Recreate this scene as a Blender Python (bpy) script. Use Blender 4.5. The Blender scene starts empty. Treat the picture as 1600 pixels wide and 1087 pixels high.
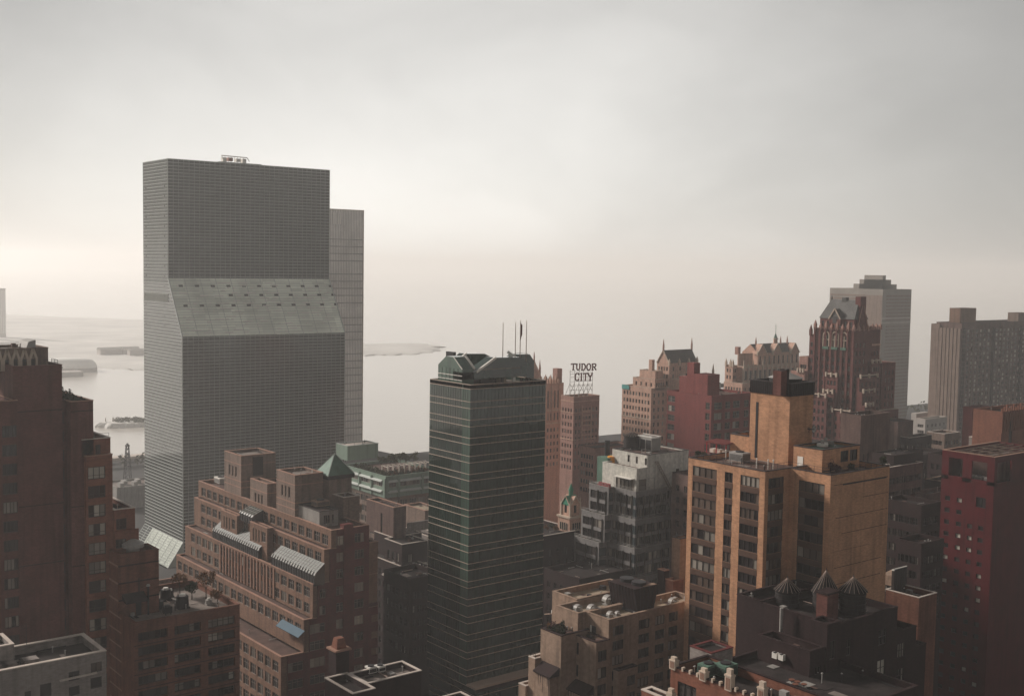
import bpy, math, random
from mathutils import Vector, Matrix
random.seed(7)
scene = bpy.context.scene
COL = scene.collection
# ---------------------------------------------------------------- camera
F, PITCH, ROLL, YAW = 1818.5, math.radians(4.005), math.radians(0.8925), math.radians(51.552)
CZ = 120.0
cp, sp, cr, sr = math.cos(PITCH), math.sin(PITCH), math.cos(ROLL), math.sin(ROLL)
FW = Vector((math.cos(YAW)*cp, math.sin(YAW)*cp, -sp))
R0 = Vector((math.sin(YAW), -math.cos(YAW), 0)); U0 = R0.cross(FW)
RT = cr*R0 + sr*U0; UP = -sr*R0 + cr*U0
cam_d = bpy.data.cameras.new('camera'); cam = bpy.data.objects.new('camera', cam_d); COL.objects.link(cam)
cam_d.sensor_width = 36; cam_d.lens = 36*F/1600; cam_d.clip_start = 1; cam_d.clip_end = 60000
m = Matrix((RT, UP, -FW)).transposed().to_4x4(); m.translation = (0, 0, CZ); cam.matrix_world = m
scene.camera = cam
# ---------------------------------------------------------------- world, sun, exposure
SKY_BACK, SKY_TOP = .42, .34
SUN_AZ, SUN_EL = math.radians(112), math.radians(27)      # heading from +X, counter-clockwise
w = bpy.data.worlds.new('World'); scene.world = w; w.use_nodes = True
nt = w.node_tree; nt.nodes.clear(); N = nt.nodes.new; L = nt.links.new
out = N('ShaderNodeOutputWorld'); sky = N('ShaderNodeTexSky'); sky.sky_type = 'NISHITA'; sky.sun_disc = False
sky.sun_elevation = SUN_EL; sky.sun_rotation = math.pi/2 - SUN_AZ
b1 = N('ShaderNodeBackground'); b1.inputs[1].default_value = 0.10; L(sky.outputs[0], b1.inputs[0])
tc = N('ShaderNodeTexCoord'); mp = N('ShaderNodeMapping'); mp.inputs['Scale'].default_value = (1, 1, 2.0); L(tc.outputs['Generated'], mp.inputs[0])
n1 = N('ShaderNodeTexNoise'); n1.inputs['Scale'].default_value = 3.4; n1.inputs['Detail'].default_value = 7; n1.inputs['Roughness'].default_value = .5
n1.inputs['Distortion'].default_value = .3; L(mp.outputs[0], n1.inputs['Vector'])
r1 = N('ShaderNodeMapRange'); r1.inputs['From Min'].default_value = .3; r1.inputs['From Max'].default_value = .7
r1.inputs['To Min'].default_value = .80; r1.inputs['To Max'].default_value = 1.08; L(n1.outputs[0], r1.inputs[0])
dt = N('ShaderNodeVectorMath'); dt.operation = 'DOT_PRODUCT'; L(tc.outputs['Generated'], dt.inputs[0])
ga = math.radians(55); ge = math.radians(3)
dt.inputs[1].default_value = (math.cos(ga)*math.cos(ge), math.sin(ga)*math.cos(ge), math.sin(ge))
mxm = N('ShaderNodeMath'); mxm.operation = 'MAXIMUM'; mxm.inputs[1].default_value = 0; L(dt.outputs['Value'], mxm.inputs[0])
pw = N('ShaderNodeMath'); pw.operation = 'POWER'; pw.inputs[1].default_value = 10; L(mxm.outputs[0], pw.inputs[0])
r2 = N('ShaderNodeMapRange'); r2.inputs['To Min'].default_value = SKY_BACK; r2.inputs['To Max'].default_value = 1.09; L(pw.outputs[0], r2.inputs[0])
sx_ = N('ShaderNodeSeparateXYZ'); L(tc.outputs['Generated'], sx_.inputs[0])
cv = N('ShaderNodeFloatCurve'); L(sx_.outputs['Z'], cv.inputs['Value']); c0_ = cv.mapping.curves[0]
c0_.points[0].location = (0, .93); c0_.points[1].location = (1, SKY_TOP)
for p_ in ((.05, .93), (.12, .86), (.24, .72), (.5, .42)): c0_.points.new(*p_)
cv.mapping.update()
mu0 = N('ShaderNodeMath'); mu0.operation = 'MULTIPLY'; L(r1.outputs[0], mu0.inputs[0]); L(r2.outputs[0], mu0.inputs[1])
mu = N('ShaderNodeMath'); mu.operation = 'MULTIPLY'; L(mu0.outputs[0], mu.inputs[0]); L(cv.outputs[0], mu.inputs[1])
b2 = N('ShaderNodeBackground'); b2.inputs[0].default_value = (1.0, .975, .93, 1); L(mu.outputs[0], b2.inputs[1])
mx = N('ShaderNodeMixShader'); mx.inputs[0].default_value = .93; L(b1.outputs[0], mx.inputs[1]); L(b2.outputs[0], mx.inputs[2]); L(mx.outputs[0], out.inputs[0])
sd = bpy.data.lights.new('sun', 'SUN'); sd.energy = 5.0; sd.angle = math.radians(9); sd.color = (1, .935, .865)
so = bpy.data.objects.new('sun', sd); COL.objects.link(so)
sv = Vector((math.cos(SUN_AZ)*math.cos(SUN_EL), math.sin(SUN_AZ)*math.cos(SUN_EL), math.sin(SUN_EL)))
so.rotation_euler = sv.to_track_quat('Z', 'Y').to_euler(); so.location = (0, 0, 400)
vs = scene.view_settings; vs.view_transform = 'Standard'; vs.look = 'None'; vs.exposure = 0.0; vs.gamma = 1; vs.use_curve_mapping = False
HAZE = 0.00025
scene.cycles.volume_bounces = 1; scene.cycles.max_bounces = 6; scene.cycles.diffuse_bounces = 2; scene.cycles.glossy_bounces = 2

# ---------------------------------------------------------------- survey: where photographed points stand in the world
def ray(px, py): return FW*F + RT*(px-800) - UP*(py-543.5)
def at_d(px, py, D):
    r = ray(px, py); return Vector((0, 0, CZ)) + r*(D/F)
def at_z(px, py, z):
    r = ray(px, py); return Vector((0, 0, CZ)) + r*((z-CZ)/r.z)
def along(p, ax, px):
    """length along axis ax from p after which the photo column px is reached"""
    q = Vector(p)-Vector((0, 0, CZ)); k = (px-800)/F
    return (k*q.dot(FW)-q.dot(RT))/(ax.dot(RT)-k*ax.dot(FW))
AX, AY, AZ = Vector((1, 0, 0)), Vector((0, 1, 0)), Vector((0, 0, 1))
def ux(p, px): return p[0]+along(p, AX, px)
def uy(p, px): return p[1]+along(p, AY, px)
def zz(x, y, py):
    q = Vector((x, y, 0))-Vector((0, 0, CZ)); k = -(py-543.5)/F
    return (k*q.dot(FW)-q.dot(UP))/(AZ.dot(UP)-k*AZ.dot(FW))

# ---------------------------------------------------------------- materials
MATS = {}
def base_mat(name):
    mt = bpy.data.materials.new(name); mt.use_nodes = True; MATS[name] = mt
    t = mt.node_tree; b = t.nodes['Principled BSDF']; return mt, t, b
def mat(name, col, rough=.8, var=.25, scale=.25, fine=6.0, streak=0.0, spec=.12, metal=0.0, bump=.0, courses=0.0, streakcol=.45):
    """surface with broad mottling, fine grain, optional rain streaks and masonry courses"""
    mt, t, b = base_mat(name); N = t.nodes.new; L = t.links.new
    tc = N('ShaderNodeTexCoord')
    n1 = N('ShaderNodeTexNoise'); n1.inputs['Scale'].default_value = scale; n1.inputs['Detail'].default_value = 5; n1.inputs['Roughness'].default_value = .6; L(tc.outputs['Object'], n1.inputs['Vector'])
    n2 = N('ShaderNodeTexNoise'); n2.inputs['Scale'].default_value = fine; n2.inputs['Detail'].default_value = 3; L(tc.outputs['Object'], n2.inputs['Vector'])
    r1 = N('ShaderNodeMapRange'); r1.inputs[1].default_value = .28; r1.inputs[2].default_value = .72; r1.inputs[3].default_value = 1-var; r1.inputs[4].default_value = 1+var*.8; L(n1.outputs[0], r1.inputs[0])
    r2 = N('ShaderNodeMapRange'); r2.inputs[1].default_value = .25; r2.inputs[2].default_value = .75; r2.inputs[3].default_value = 1-var*.6; r2.inputs[4].default_value = 1+var*.6; L(n2.outputs[0], r2.inputs[0])
    m1 = N('ShaderNodeMath'); m1.operation = 'MULTIPLY'; L(r1.outputs[0], m1.inputs[0]); L(r2.outputs[0], m1.inputs[1]); cur = m1.outputs[0]
    if courses:
        sx = N('ShaderNodeMapping'); sx.inputs['Scale'].default_value = (1.3, 1.3, courses); L(tc.outputs['Object'], sx.inputs[0])
        n4 = N('ShaderNodeTexNoise'); n4.inputs['Scale'].default_value = 1; n4.inputs['Detail'].default_value = 2; L(sx.outputs[0], n4.inputs['Vector'])
        r4 = N('ShaderNodeMapRange'); r4.inputs[1].default_value = .35; r4.inputs[2].default_value = .65; r4.inputs[3].default_value = .86; r4.inputs[4].default_value = 1.12; L(n4.outputs[0], r4.inputs[0])
        m4 = N('ShaderNodeMath'); m4.operation = 'MULTIPLY'; L(cur, m4.inputs[0]); L(r4.outputs[0], m4.inputs[1]); cur = m4.outputs[0]
    if streak:
        sm = N('ShaderNodeMapping'); sm.inputs['Scale'].default_value = (.9, .9, .05); L(tc.outputs['Object'], sm.inputs[0])
        n3 = N('ShaderNodeTexNoise'); n3.inputs['Scale'].default_value = 1; n3.inputs['Detail'].default_value = 4; L(sm.outputs[0], n3.inputs['Vector'])
        r3 = N('ShaderNodeMapRange'); r3.inputs[1].default_value = .5; r3.inputs[2].default_value = .72; r3.inputs[3].default_value = 1; r3.inputs[4].default_value = 1-streak; L(n3.outputs[0], r3.inputs[0])
        m3 = N('ShaderNodeMath'); m3.operation = 'MULTIPLY'; L(cur, m3.inputs[0]); L(r3.outputs[0], m3.inputs[1]); cur = m3.outputs[0]
    vm = N('ShaderNodeVectorMath'); vm.operation = 'SCALE'; vm.inputs[0].default_value = col[:3]; L(cur, vm.inputs['Scale'])
    L(vm.outputs[0], b.inputs['Base Color'])
    b.inputs['Roughness'].default_value = rough; b.inputs['Specular IOR Level'].default_value = spec; b.inputs['Metallic'].default_value = metal
    if bump:
        bp = N('ShaderNodeBump'); bp.inputs['Strength'].default_value = bump; bp.inputs['Distance'].default_value = .1; L(n2.outputs[0], bp.inputs['Height']); L(bp.outputs[0], b.inputs['Normal'])
    return mt
def glass(name, col, rough=.12, var=.5, spec=.5, cell=None, wob=0.0, metal=0.0):
    mt, t, b = base_mat(name); N = t.nodes.new; L = t.links.new
    tc = N('ShaderNodeTexCoord')
    if cell:
        vd = N('ShaderNodeVectorMath'); vd.operation = 'DIVIDE'; vd.inputs[1].default_value = cell; L(tc.outputs['Object'], vd.inputs[0])
        fl = N('ShaderNodeVectorMath'); fl.operation = 'FLOOR'; L(vd.outputs[0], fl.inputs[0])
        wn = N('ShaderNodeTexWhiteNoise'); L(fl.outputs[0], wn.inputs['Vector']); src = wn.outputs['Value']
    else:
        oi = N('ShaderNodeObjectInfo'); src = oi.outputs['Random']
    r = N('ShaderNodeMapRange'); r.inputs[3].default_value = 1-var; r.inputs[4].default_value = 1+var; L(src, r.inputs[0])
    n1 = N('ShaderNodeTexNoise'); n1.inputs['Scale'].default_value = .06; n1.inputs['Detail'].default_value = 4; L(tc.outputs['Object'], n1.inputs['Vector'])
    r1 = N('ShaderNodeMapRange'); r1.inputs[1].default_value = .3; r1.inputs[2].default_value = .7; r1.inputs[3].default_value = .8; r1.inputs[4].default_value = 1.25; L(n1.outputs[0], r1.inputs[0])
    m1 = N('ShaderNodeMath'); m1.operation = 'MULTIPLY'; L(r.outputs[0], m1.inputs[0]); L(r1.outputs[0], m1.inputs[1])
    vm = N('ShaderNodeVectorMath'); vm.operation = 'SCALE'; vm.inputs[0].default_value = col[:3]; L(m1.outputs[0], vm.inputs['Scale'])
    L(vm.outputs[0], b.inputs['Base Color']); b.inputs['Roughness'].default_value = rough; b.inputs['Specular IOR Level'].default_value = spec; b.inputs['Metallic'].default_value = metal
    if wob:
        n2 = N('ShaderNodeTexNoise'); n2.inputs['Scale'].default_value = .35; n2.inputs['Detail'].default_value = 2; L(tc.outputs['Object'], n2.inputs['Vector'])
        bp = N('ShaderNodeBump'); bp.inputs['Strength'].default_value = wob; bp.inputs['Distance'].default_value = .3; L(n2.outputs[0], bp.inputs['Height']); L(bp.outputs[0], b.inputs['Normal'])
    return mt
M = dict(
 brickA=mat('maroon_brick', (.125,.049,.040), var=.3, streak=.4, courses=3, bump=.2),
 brickA2=mat('rust_brick', (.20,.080,.052), var=.2, streak=.25, courses=3, bump=.2),
 brickC=mat('russet_brick', (.17,.072,.048), var=.28, streak=.4, courses=3, bump=.2),
 brickD=mat('tan_brick', (.19,.108,.074), var=.2, streak=.35, courses=3, bump=.2),
 brickD2=mat('grey_tan_brick', (.20,.140,.112), var=.18, streak=.4, courses=2.2, bump=.2),
 brickR=mat('oxblood_brick', (.115,.026,.024), var=.25, streak=.25, courses=3, bump=.2),
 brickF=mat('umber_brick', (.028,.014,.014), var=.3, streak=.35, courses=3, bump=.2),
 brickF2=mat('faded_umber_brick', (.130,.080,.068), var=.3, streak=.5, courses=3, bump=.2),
 orange=mat('orange_brick', (.45,.238,.138), var=.22, streak=.32, courses=3.5, bump=.2),
 spandrel=mat('brown_spandrel', (.085,.048,.036), var=.2, rough=.5),
 beige=mat('beige_plaster', (.30,.205,.15), var=.2, streak=.35, courses=1.6, bump=.15),
 beigeroof=mat('beige_deck', (.33,.26,.19), var=.2, scale=.15),
 whitebr=mat('white_painted_brick', (.25,.215,.195), var=.15, streak=.35, courses=3, bump=.2),
 greyclad=mat('slate_cladding', (.21,.195,.19), var=.12, streak=.25, courses=.8),
 greytile=mat('pale_grey_block', (.60,.57,.51), var=.1, streak=.3, courses=1.2),
 rib=mat('bronze_rib', (.30,.22,.18), var=.15, rough=.5),
 redbr=mat('vermilion_brick', (.20,.050,.045), var=.15, streak=.2, courses=3, bump=.2),
 redpanel=mat('crimson_panel', (.080,.005,.008), var=.25, streak=.35, rough=.55),
 tudor=mat('rosy_brick', (.50,.31,.235), var=.15, streak=.25, courses=2),  # brick lightened, distance haze mixed into its colour
 tudor2=mat('dusky_rose_brick', (.34,.185,.15), var=.2, streak=.3, courses=2),  # likewise paled in the colour to stand for haze
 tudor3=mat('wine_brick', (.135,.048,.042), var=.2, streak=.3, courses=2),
 stone=mat('cream_terracotta', (.50,.40,.32), var=.15),
 slate=mat('slate_roof', (.10,.095,.09), var=.3, courses=3, rough=.6),
 coping=mat('terracotta_coping', (.33,.19,.14), var=.2, rough=.7),
 wcoping=mat('pale_coping', (.55,.47,.41), var=.25, rough=.5),
 dcoping=mat('dark_coping', (.05,.04,.04), var=.2, rough=.6),
 tar=mat('tar_roof', (.030,.023,.022), var=.5, scale=.4, rough=.9),
 tarbr=mat('brown_roof', (.10,.06,.05), var=.4, scale=.4, rough=.9),
 gravel=mat('gravel_roof', (.20,.165,.145), var=.3, scale=.5, fine=9),
 concrete=mat('concrete', (.27,.25,.23), var=.2, streak=.3),
 greenwall=mat('celadon_panel', (.20,.265,.212), var=.12, streak=.25, rough=.55),
 patina=mat('green_copper', (.10,.17,.13), var=.25, streak=.3, rough=.6),
 patina2=mat('bright_patina', (.05,.22,.14), var=.25, rough=.5),
 metal=mat('galvanised_metal', (.33,.31,.29), var=.25, rough=.55, metal=.15),
 dmetal=mat('dark_metal', (.03,.028,.03), var=.3, rough=.5),
 tankroof=mat('tank_felt', (.014,.012,.012), var=.3, rough=.9),
 wood=mat('tank_staves', (.035,.028,.027), var=.4, streak=.3),
 white=mat('white_paint', (.72,.68,.62), var=.1, rough=.5),
 frame=mat('dark_window_frame', (.05,.04,.037), var=.1, rough=.5),
 lframe=mat('pale_window_frame', (.22,.18,.155), var=.1, rough=.5),
 mull=mat('grey_mullion', (.44,.46,.43), var=.08, rough=.4),
 mull2=mat('copper_line', (.42,.33,.27), var=.1, rough=.4),
 foliage=mat('dark_leaves', (.035,.045,.022), var=.5, scale=1.5, rough=.8),
 autumn=mat('rust_leaves', (.16,.075,.03), var=.45, scale=1.5, rough=.8),
 olive=mat('olive_leaves', (.075,.075,.035), var=.5, scale=1.5, rough=.8),
 purple=mat('purple_leaves', (.07,.025,.03), var=.45, scale=1.5, rough=.8),
 bark=mat('bark', (.06,.045,.035), var=.3),
 asphalt=mat('asphalt', (.05,.048,.047), var=.2, scale=.05),
 land=mat('far_land', (.60,.575,.54), var=.25, scale=.01),  # land colour made pale so it carries part of the haze
 bubble=mat('white_dome_fabric', (.78,.76,.72), var=.05, rough=.6),
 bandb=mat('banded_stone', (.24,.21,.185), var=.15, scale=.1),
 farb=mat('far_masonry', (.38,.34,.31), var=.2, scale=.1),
 tarp=mat('blue_canvas', (.02,.07,.11), var=.15, rough=.6),
 redp=mat('red_paint', (.32,.03,.04), var=.15, rough=.5),
 orangep=mat('orange_plastic', (.75,.30,.04), var=.1, rough=.5),
 teal=mat('teal_net', (.10,.32,.30), var=.15),
 dgreen=mat('green_paint', (.04,.10,.07), var=.2, rough=.5),
 g_dark=glass('dark_pane', (.022,.018,.019), .1, .5),
 g_mid=glass('smoky_pane', (.055,.046,.043), .12, .4),
 blind=glass('drawn_blind', (.22,.19,.16), .35, .35),
 blindw=glass('pale_blind', (.42,.38,.32), .35, .2),
 blindb=glass('brown_blind', (.085,.058,.045), .3, .35),
 g_blue=glass('blue_grey_pane', (.045,.060,.068), .12, .35),
 g_far=glass('far_pane', (.045,.038,.038), .2, .5, cell=(2.5,2.5,3)),
 g_un=glass('tower_curtain_glass', (.026,.032,.029), .10, .35, cell=(1.95,1.95,1.32)),
 g_uns=glass('tower_slope_glass', (.74,.77,.66), .2, .16, cell=(5.8,1.3,1.0)),  # near-white: the slope's sky reflection is put into the base colour
 g_green=glass('green_curtain_glass', (.016,.034,.026), .05, .3, spec=.9, cell=(1.5,1.5,3.9), wob=.05),
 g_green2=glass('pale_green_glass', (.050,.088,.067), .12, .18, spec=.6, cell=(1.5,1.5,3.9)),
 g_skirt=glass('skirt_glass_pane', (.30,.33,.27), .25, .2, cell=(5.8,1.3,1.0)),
 g_roof=glass('glasshouse_pane', (.035,.04,.03), .5, .3, spec=.2),
 g_sec=glass('slab_glass', (.70,.67,.62), .25, .08, cell=(1.2,1.2,3.7)),  # glass paled, some of the haze painted into its colour
)
M['g_green'].node_tree  # noqa

# ---------------------------------------------------------------- mesh helpers
class MB:
    def __init__(s): s.v = []; s.f = []; s.mi = []; s.m = []
    def slot(s, mt):
        if mt not in s.m: s.m.append(mt)
        return s.m.index(mt)
    def poly(s, pts, mt):
        k = len(s.v); s.v += [tuple(p) for p in pts]; s.f.append(tuple(range(k, k+len(pts)))); s.mi.append(s.slot(mt))
    def box(s, x0, y0, z0, x1, y1, z1, mt):
        if x1 < x0: x0, x1 = x1, x0
        if y1 < y0: y0, y1 = y1, y0
        k = len(s.v); s.v += [(x0,y0,z0),(x1,y0,z0),(x1,y1,z0),(x0,y1,z0),(x0,y0,z1),(x1,y0,z1),(x1,y1,z1),(x0,y1,z1)]
        i = s.slot(mt)
        for q in ((0,3,2,1),(4,5,6,7),(0,1,5,4),(1,2,6,5),(2,3,7,6),(3,0,4,7)): s.f.append(tuple(k+a for a in q)); s.mi.append(i)
    def prism(s, bot, top, mt):
        """closed solid between two rings with the same number of points (counter-clockwise from above)"""
        n = len(bot); k = len(s.v); s.v += [tuple(p) for p in bot]+[tuple(p) for p in top]; i = s.slot(mt)
        s.f.append(tuple(k+a for a in reversed(range(n)))); s.f.append(tuple(k+n+a for a in range(n))); s.mi += [i, i]
        for a in range(n):
            b = (a+1) % n; s.f.append((k+a, k+b, k+n+b, k+n+a)); s.mi.append(i)
    def cyl(s, x, y, z0, z1, r0, r1, mt, n=14):
        c = [(math.cos(2*math.pi*a/n), math.sin(2*math.pi*a/n)) for a in range(n)]
        s.prism([(x+r0*a, y+r0*b, z0) for a, b in c], [(x+max(r1,.01)*a, y+max(r1,.01)*b, z1) for a, b in c], mt)
    def bar(s, a, b, w, mt):
        a = Vector(a); b = Vector(b); d = (b-a)
        if d.length < 1e-4: return
        d.normalize(); u = d.cross(Vector((0, 0, 1)));
        if u.length < .05: u = Vector((1, 0, 0))
        u.normalize(); v = d.cross(u); h = w/2
        o = [u*h+v*h, -u*h+v*h, -u*h-v*h, u*h-v*h]
        s.prism([a+q for q in o], [b+q for q in o], mt)
    def facade(s, side, c, u0, u1, z0, z1, holes, mt, depth=.3):
        """wall in the plane x=c or y=c with real openings and reveals; side 'Y' faces -Y, 'X' faces -X"""
        holes = [(max(a,u0+.05), min(b,u1-.05), max(p,z0+.05), min(q,z1-.05)) for a, b, p, q in holes]
        holes = [h for h in holes if h[1]-h[0] > .1 and h[3]-h[2] > .1]
        us = sorted({round(t, 3) for h in holes for t in h[:2]} | {u0, u1}); vs_ = sorted({round(t, 3) for h in holes for t in h[2:]} | {z0, z1})
        P = (lambda u, v, d=0: (u, c+d, v)) if side == 'Y' else (lambda u, v, d=0: (c+d, u, v))
        def quad(a, b, cc, d): s.poly([a, b, cc, d] if side == 'Y' else [d, cc, b, a], mt)
        rowholes = {}
        for j in range(len(vs_)-1):
            vm = (vs_[j]+vs_[j+1])/2; act = [h for h in holes if h[2] < vm < h[3]]
            i = 0; start = None
            for i in range(len(us)-1):
                um = (us[i]+us[i+1])/2; solid = not any(h[0] < um < h[1] for h in act)
                if solid and start is None: start = us[i]
                if (not solid or i == len(us)-2) and start is not None:
                    end = us[i+1] if solid else us[i]
                    quad(P(start, vs_[j]), P(end, vs_[j]), P(end, vs_[j+1]), P(start, vs_[j+1])); start = None
        for a, b, p, q in holes:
            quad(P(a, p), P(a, p, depth), P(a, q, depth), P(a, q)) if 0 else None
            quad(P(a, p), P(b, p), P(b, p, depth), P(a, p, depth)); quad(P(a, q, depth), P(b, q, depth), P(b, q), P(a, q))
            quad(P(a, p), P(a, p, depth), P(a, q, depth), P(a, q)); quad(P(b, p, depth), P(b, p), P(b, q), P(b, q, depth))
    def build(s, name, parent=None, org=(0, 0, 0), kind=None):
        if not s.f: return None
        me = bpy.data.meshes.new(name); ox, oy, oz = org
        me.from_pydata([(a-ox, b-oy, c-oz) for a, b, c in s.v], [], s.f)
        for t in s.m: me.materials.append(t)
        me.polygons.foreach_set('material_index', s.mi); me.update()
        o = bpy.data.objects.new(name, me); COL.objects.link(o)
        if parent: o.parent = parent
        else: o.location = org
        if kind: o['kind'] = kind
        return o
def empty(name, label, cat, loc, group=None):
    o = bpy.data.objects.new(name, None); COL.objects.link(o); o.location = loc; o['label'] = label; o['category'] = cat
    if group: o['group'] = group
    return o
WC = {}
def frame_mesh(w, h, n, hs, mt, t=.1):
    k = ('f', round(w, 2), round(h, 2), n, hs, mt.name, t)
    if k not in WC:
        b = MB(); d = .14
        b.box(0, -d, 0, w, 0, t, mt); b.box(0, -d, h-t, w, 0, h, mt); b.box(0, -d, t, t, 0, h-t, mt); b.box(w-t, -d, t, w, 0, h-t, mt)
        for i in range(1, n): x = w*i/n; b.box(x-t/2, -d*.8, t, x+t/2, 0, h-t, mt)
        for q in hs: b.box(t, -d*.6, h*q-t*.35, w-t, 0, h*q+t*.35, mt)
        me = bpy.data.meshes.new('window'); me.from_pydata(b.v, [], b.f); me.materials.append(mt); WC[k] = me
    return WC[k]
def pane_mesh(w, h, mt):
    k = ('p', round(w, 2), round(h, 2), mt.name)
    if k not in WC:
        b = MB(); b.box(0, 0, 0, w, .05, h, mt)
        me = bpy.data.meshes.new('pane'); me.from_pydata(b.v, [], b.f); me.materials.append(mt); WC[k] = me
    return WC[k]
def pick(pal):
    r = random.random()*sum(p[1] for p in pal)
    for nme, wt in pal:
        r -= wt
        if r <= 0: return M[nme]
    return M[pal[-1][0]]
P_DARK = [('g_dark', 6), ('g_mid', 3), ('blind', 1)]
P_MIX = [('g_dark', 4), ('g_mid', 3), ('blind', 3), ('blindw', .5)]
P_BROWN = [('g_dark', 4), ('blindb', 4), ('blind', 2.6)]
P_LIGHT = [('g_dark', 3), ('g_mid', 2), ('blind', 4), ('blindw', 2)]
FINE = {'painted_glints', 'mullions', 'floor_lines', 'rib', 'belt_course', 'masonry_joint', 'pinnacles', 'stone_band', 'window_bands', 'arch', 'balustrade', 'stone_trim', 'gable_trim', 'rain_stain', 'crown_panel', 'railing', 'rail', 'crest', 'roof_beam', 'screen_frame', 'balcony_strip', 'tower_band', 'spandrel', 'corner_glass', 'penthouse_glazing', 'crown_trim', 'crown_posts', 'white_louvre', 'roof_grille', 'canopy_strip', 'tall_window', 'stone_panel', 'roof_plant', 'pier', 'roof_bulkhead', 'pilaster', 'finial', 'chimney', 'roof_pipe', 'roof_patch', 'roof_box', 'gable_wall', 'hoop', 'fire_stair', 'bay', 'buttress', 'sloping_cap'}
class Bld:
    def __init__(s, name, label, cat, x, y, group=None, joined=False, pal=P_DARK, fr='frame', reveal=.3):
        s.o = (x, y, 0.0); s.root = empty(name, label, cat, s.o, group); s.p = {}; s.joined = joined; s.pal = pal; s.fr = M[fr]; s.reveal = reveal; s.nw = 0
    def mb(s, part):
        if part not in s.p: s.p[part] = MB()
        return s.p[part]
    def window(s, side, c, u0, u1, v0, v1, n=1, hs=(), pal=None, fr=None):
        w, h = u1-u0, v1-v0; pal = pal or s.pal; fr = fr or s.fr; d = s.reveal-.06
        if s.joined or s.nw >= 280:
            b = s.mb('windows')
            for i in range(n):
                a = u0+w*i/n; e = u0+w*(i+1)/n
                if side == 'Y': b.box(a, c+d, v0, e, c+d+.05, v1, pick(pal))
                else: b.box(c+d, a, v0, c+d+.05, e, v1, pick(pal))
            return
        s.nw += 1
        o = bpy.data.objects.new('window', frame_mesh(w, h, n, tuple(hs), fr)); COL.objects.link(o); o.parent = s.root
        if side == 'Y': o.location = (u0-s.o[0], c+d-s.o[1], v0)
        else: o.location = (c+d-s.o[0], u1-s.o[1], v0); o.rotation_euler.z = -math.pi/2
        for i in range(n):
            if i > 0 and random.random() < .45: mt = last
            else: mt = pick(pal)
            last = mt
            q = bpy.data.objects.new('pane', pane_mesh(w/n, h, mt)); COL.objects.link(q); q.parent = o; q.location = (w*i/n, 0, 0)
    def block(s, x0, y0, x1, y1, z0, z1, wall='brickA', roof='tar', cop=None, par=1.0, wy=(), wx=(), cw=.45, part='wall', cout=.06):
        """a rectangular volume; wy/wx: windows (u0,u1,v0,v1,n,hs[,pal]) in its -Y and -X faces, world coordinates"""
        b = s.mb(part); mt = M[wall]; W = .35
        wy = [q for q in wy if q[2] > z0+.05 and q[3] < z1-.05 and q[0] > x0 and q[1] < x1]
        wx = [q for q in wx if q[2] > z0+.05 and q[3] < z1-.05 and q[0] > y0 and q[1] < y1]
        b.facade('Y', y0, x0, x1, z0, z1, [q[:4] for q in wy], mt, s.reveal); b.facade('X', x0, y0, y1, z0, z1, [q[:4] for q in wx], mt, s.reveal)
        b.poly([(x1,y0,z0),(x1,y1,z0),(x1,y1,z1),(x1,y0,z1)], mt); b.poly([(x1,y1,z0),(x0,y1,z0),(x0,y1,z1),(x1,y1,z1)], mt)
        if par > 0:
            zi = z1-par
            if not s.joined and (x1-x0)*(y1-y0) > 14: s.clutter(x0+W, y0+W, x1-W, y1-W, zi, int(min(26, 3+(x1-x0)*(y1-y0)/22)), int(x0*7+y0))
            b.poly([(x0+W,y0+W,zi),(x0+W,y0+W,z1),(x1-W,y0+W,z1),(x1-W,y0+W,zi)], mt); b.poly([(x0+W,y1-W,zi),(x1-W,y1-W,zi),(x1-W,y1-W,z1),(x0+W,y1-W,z1)], mt)
            b.poly([(x0+W,y0+W,zi),(x0+W,y1-W,zi),(x0+W,y1-W,z1),(x0+W,y0+W,z1)], mt); b.poly([(x1-W,y0+W,zi),(x1-W,y0+W,z1),(x1-W,y1-W,z1),(x1-W,y1-W,zi)], mt)
            s.mb('roof').poly([(x0+W,y0+W,zi),(x1-W,y0+W,zi),(x1-W,y1-W,zi),(x0+W,y1-W,zi)], M[roof])
            c = s.mb('coping'); cm = M[cop or wall]; e = cout; t = .14
            c.box(x0-e, y0-e, z1, x1+e, y0+cw, z1+t, cm); c.box(x0-e, y1-cw, z1, x1+e, y1+e, z1+t, cm)
            c.box(x0-e, y0+cw, z1, x0+cw, y1-cw, z1+t, cm); c.box(x1-cw, y0+cw, z1, x1+e, y1-cw, z1+t, cm)
        else: s.mb('roof').poly([(x0,y0,z1),(x1,y0,z1),(x1,y1,z1),(x0,y1,z1)], M[roof])
        for q in wy: s.window('Y', y0, *q)
        for q in wx: s.window('X', x0, *q)
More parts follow.
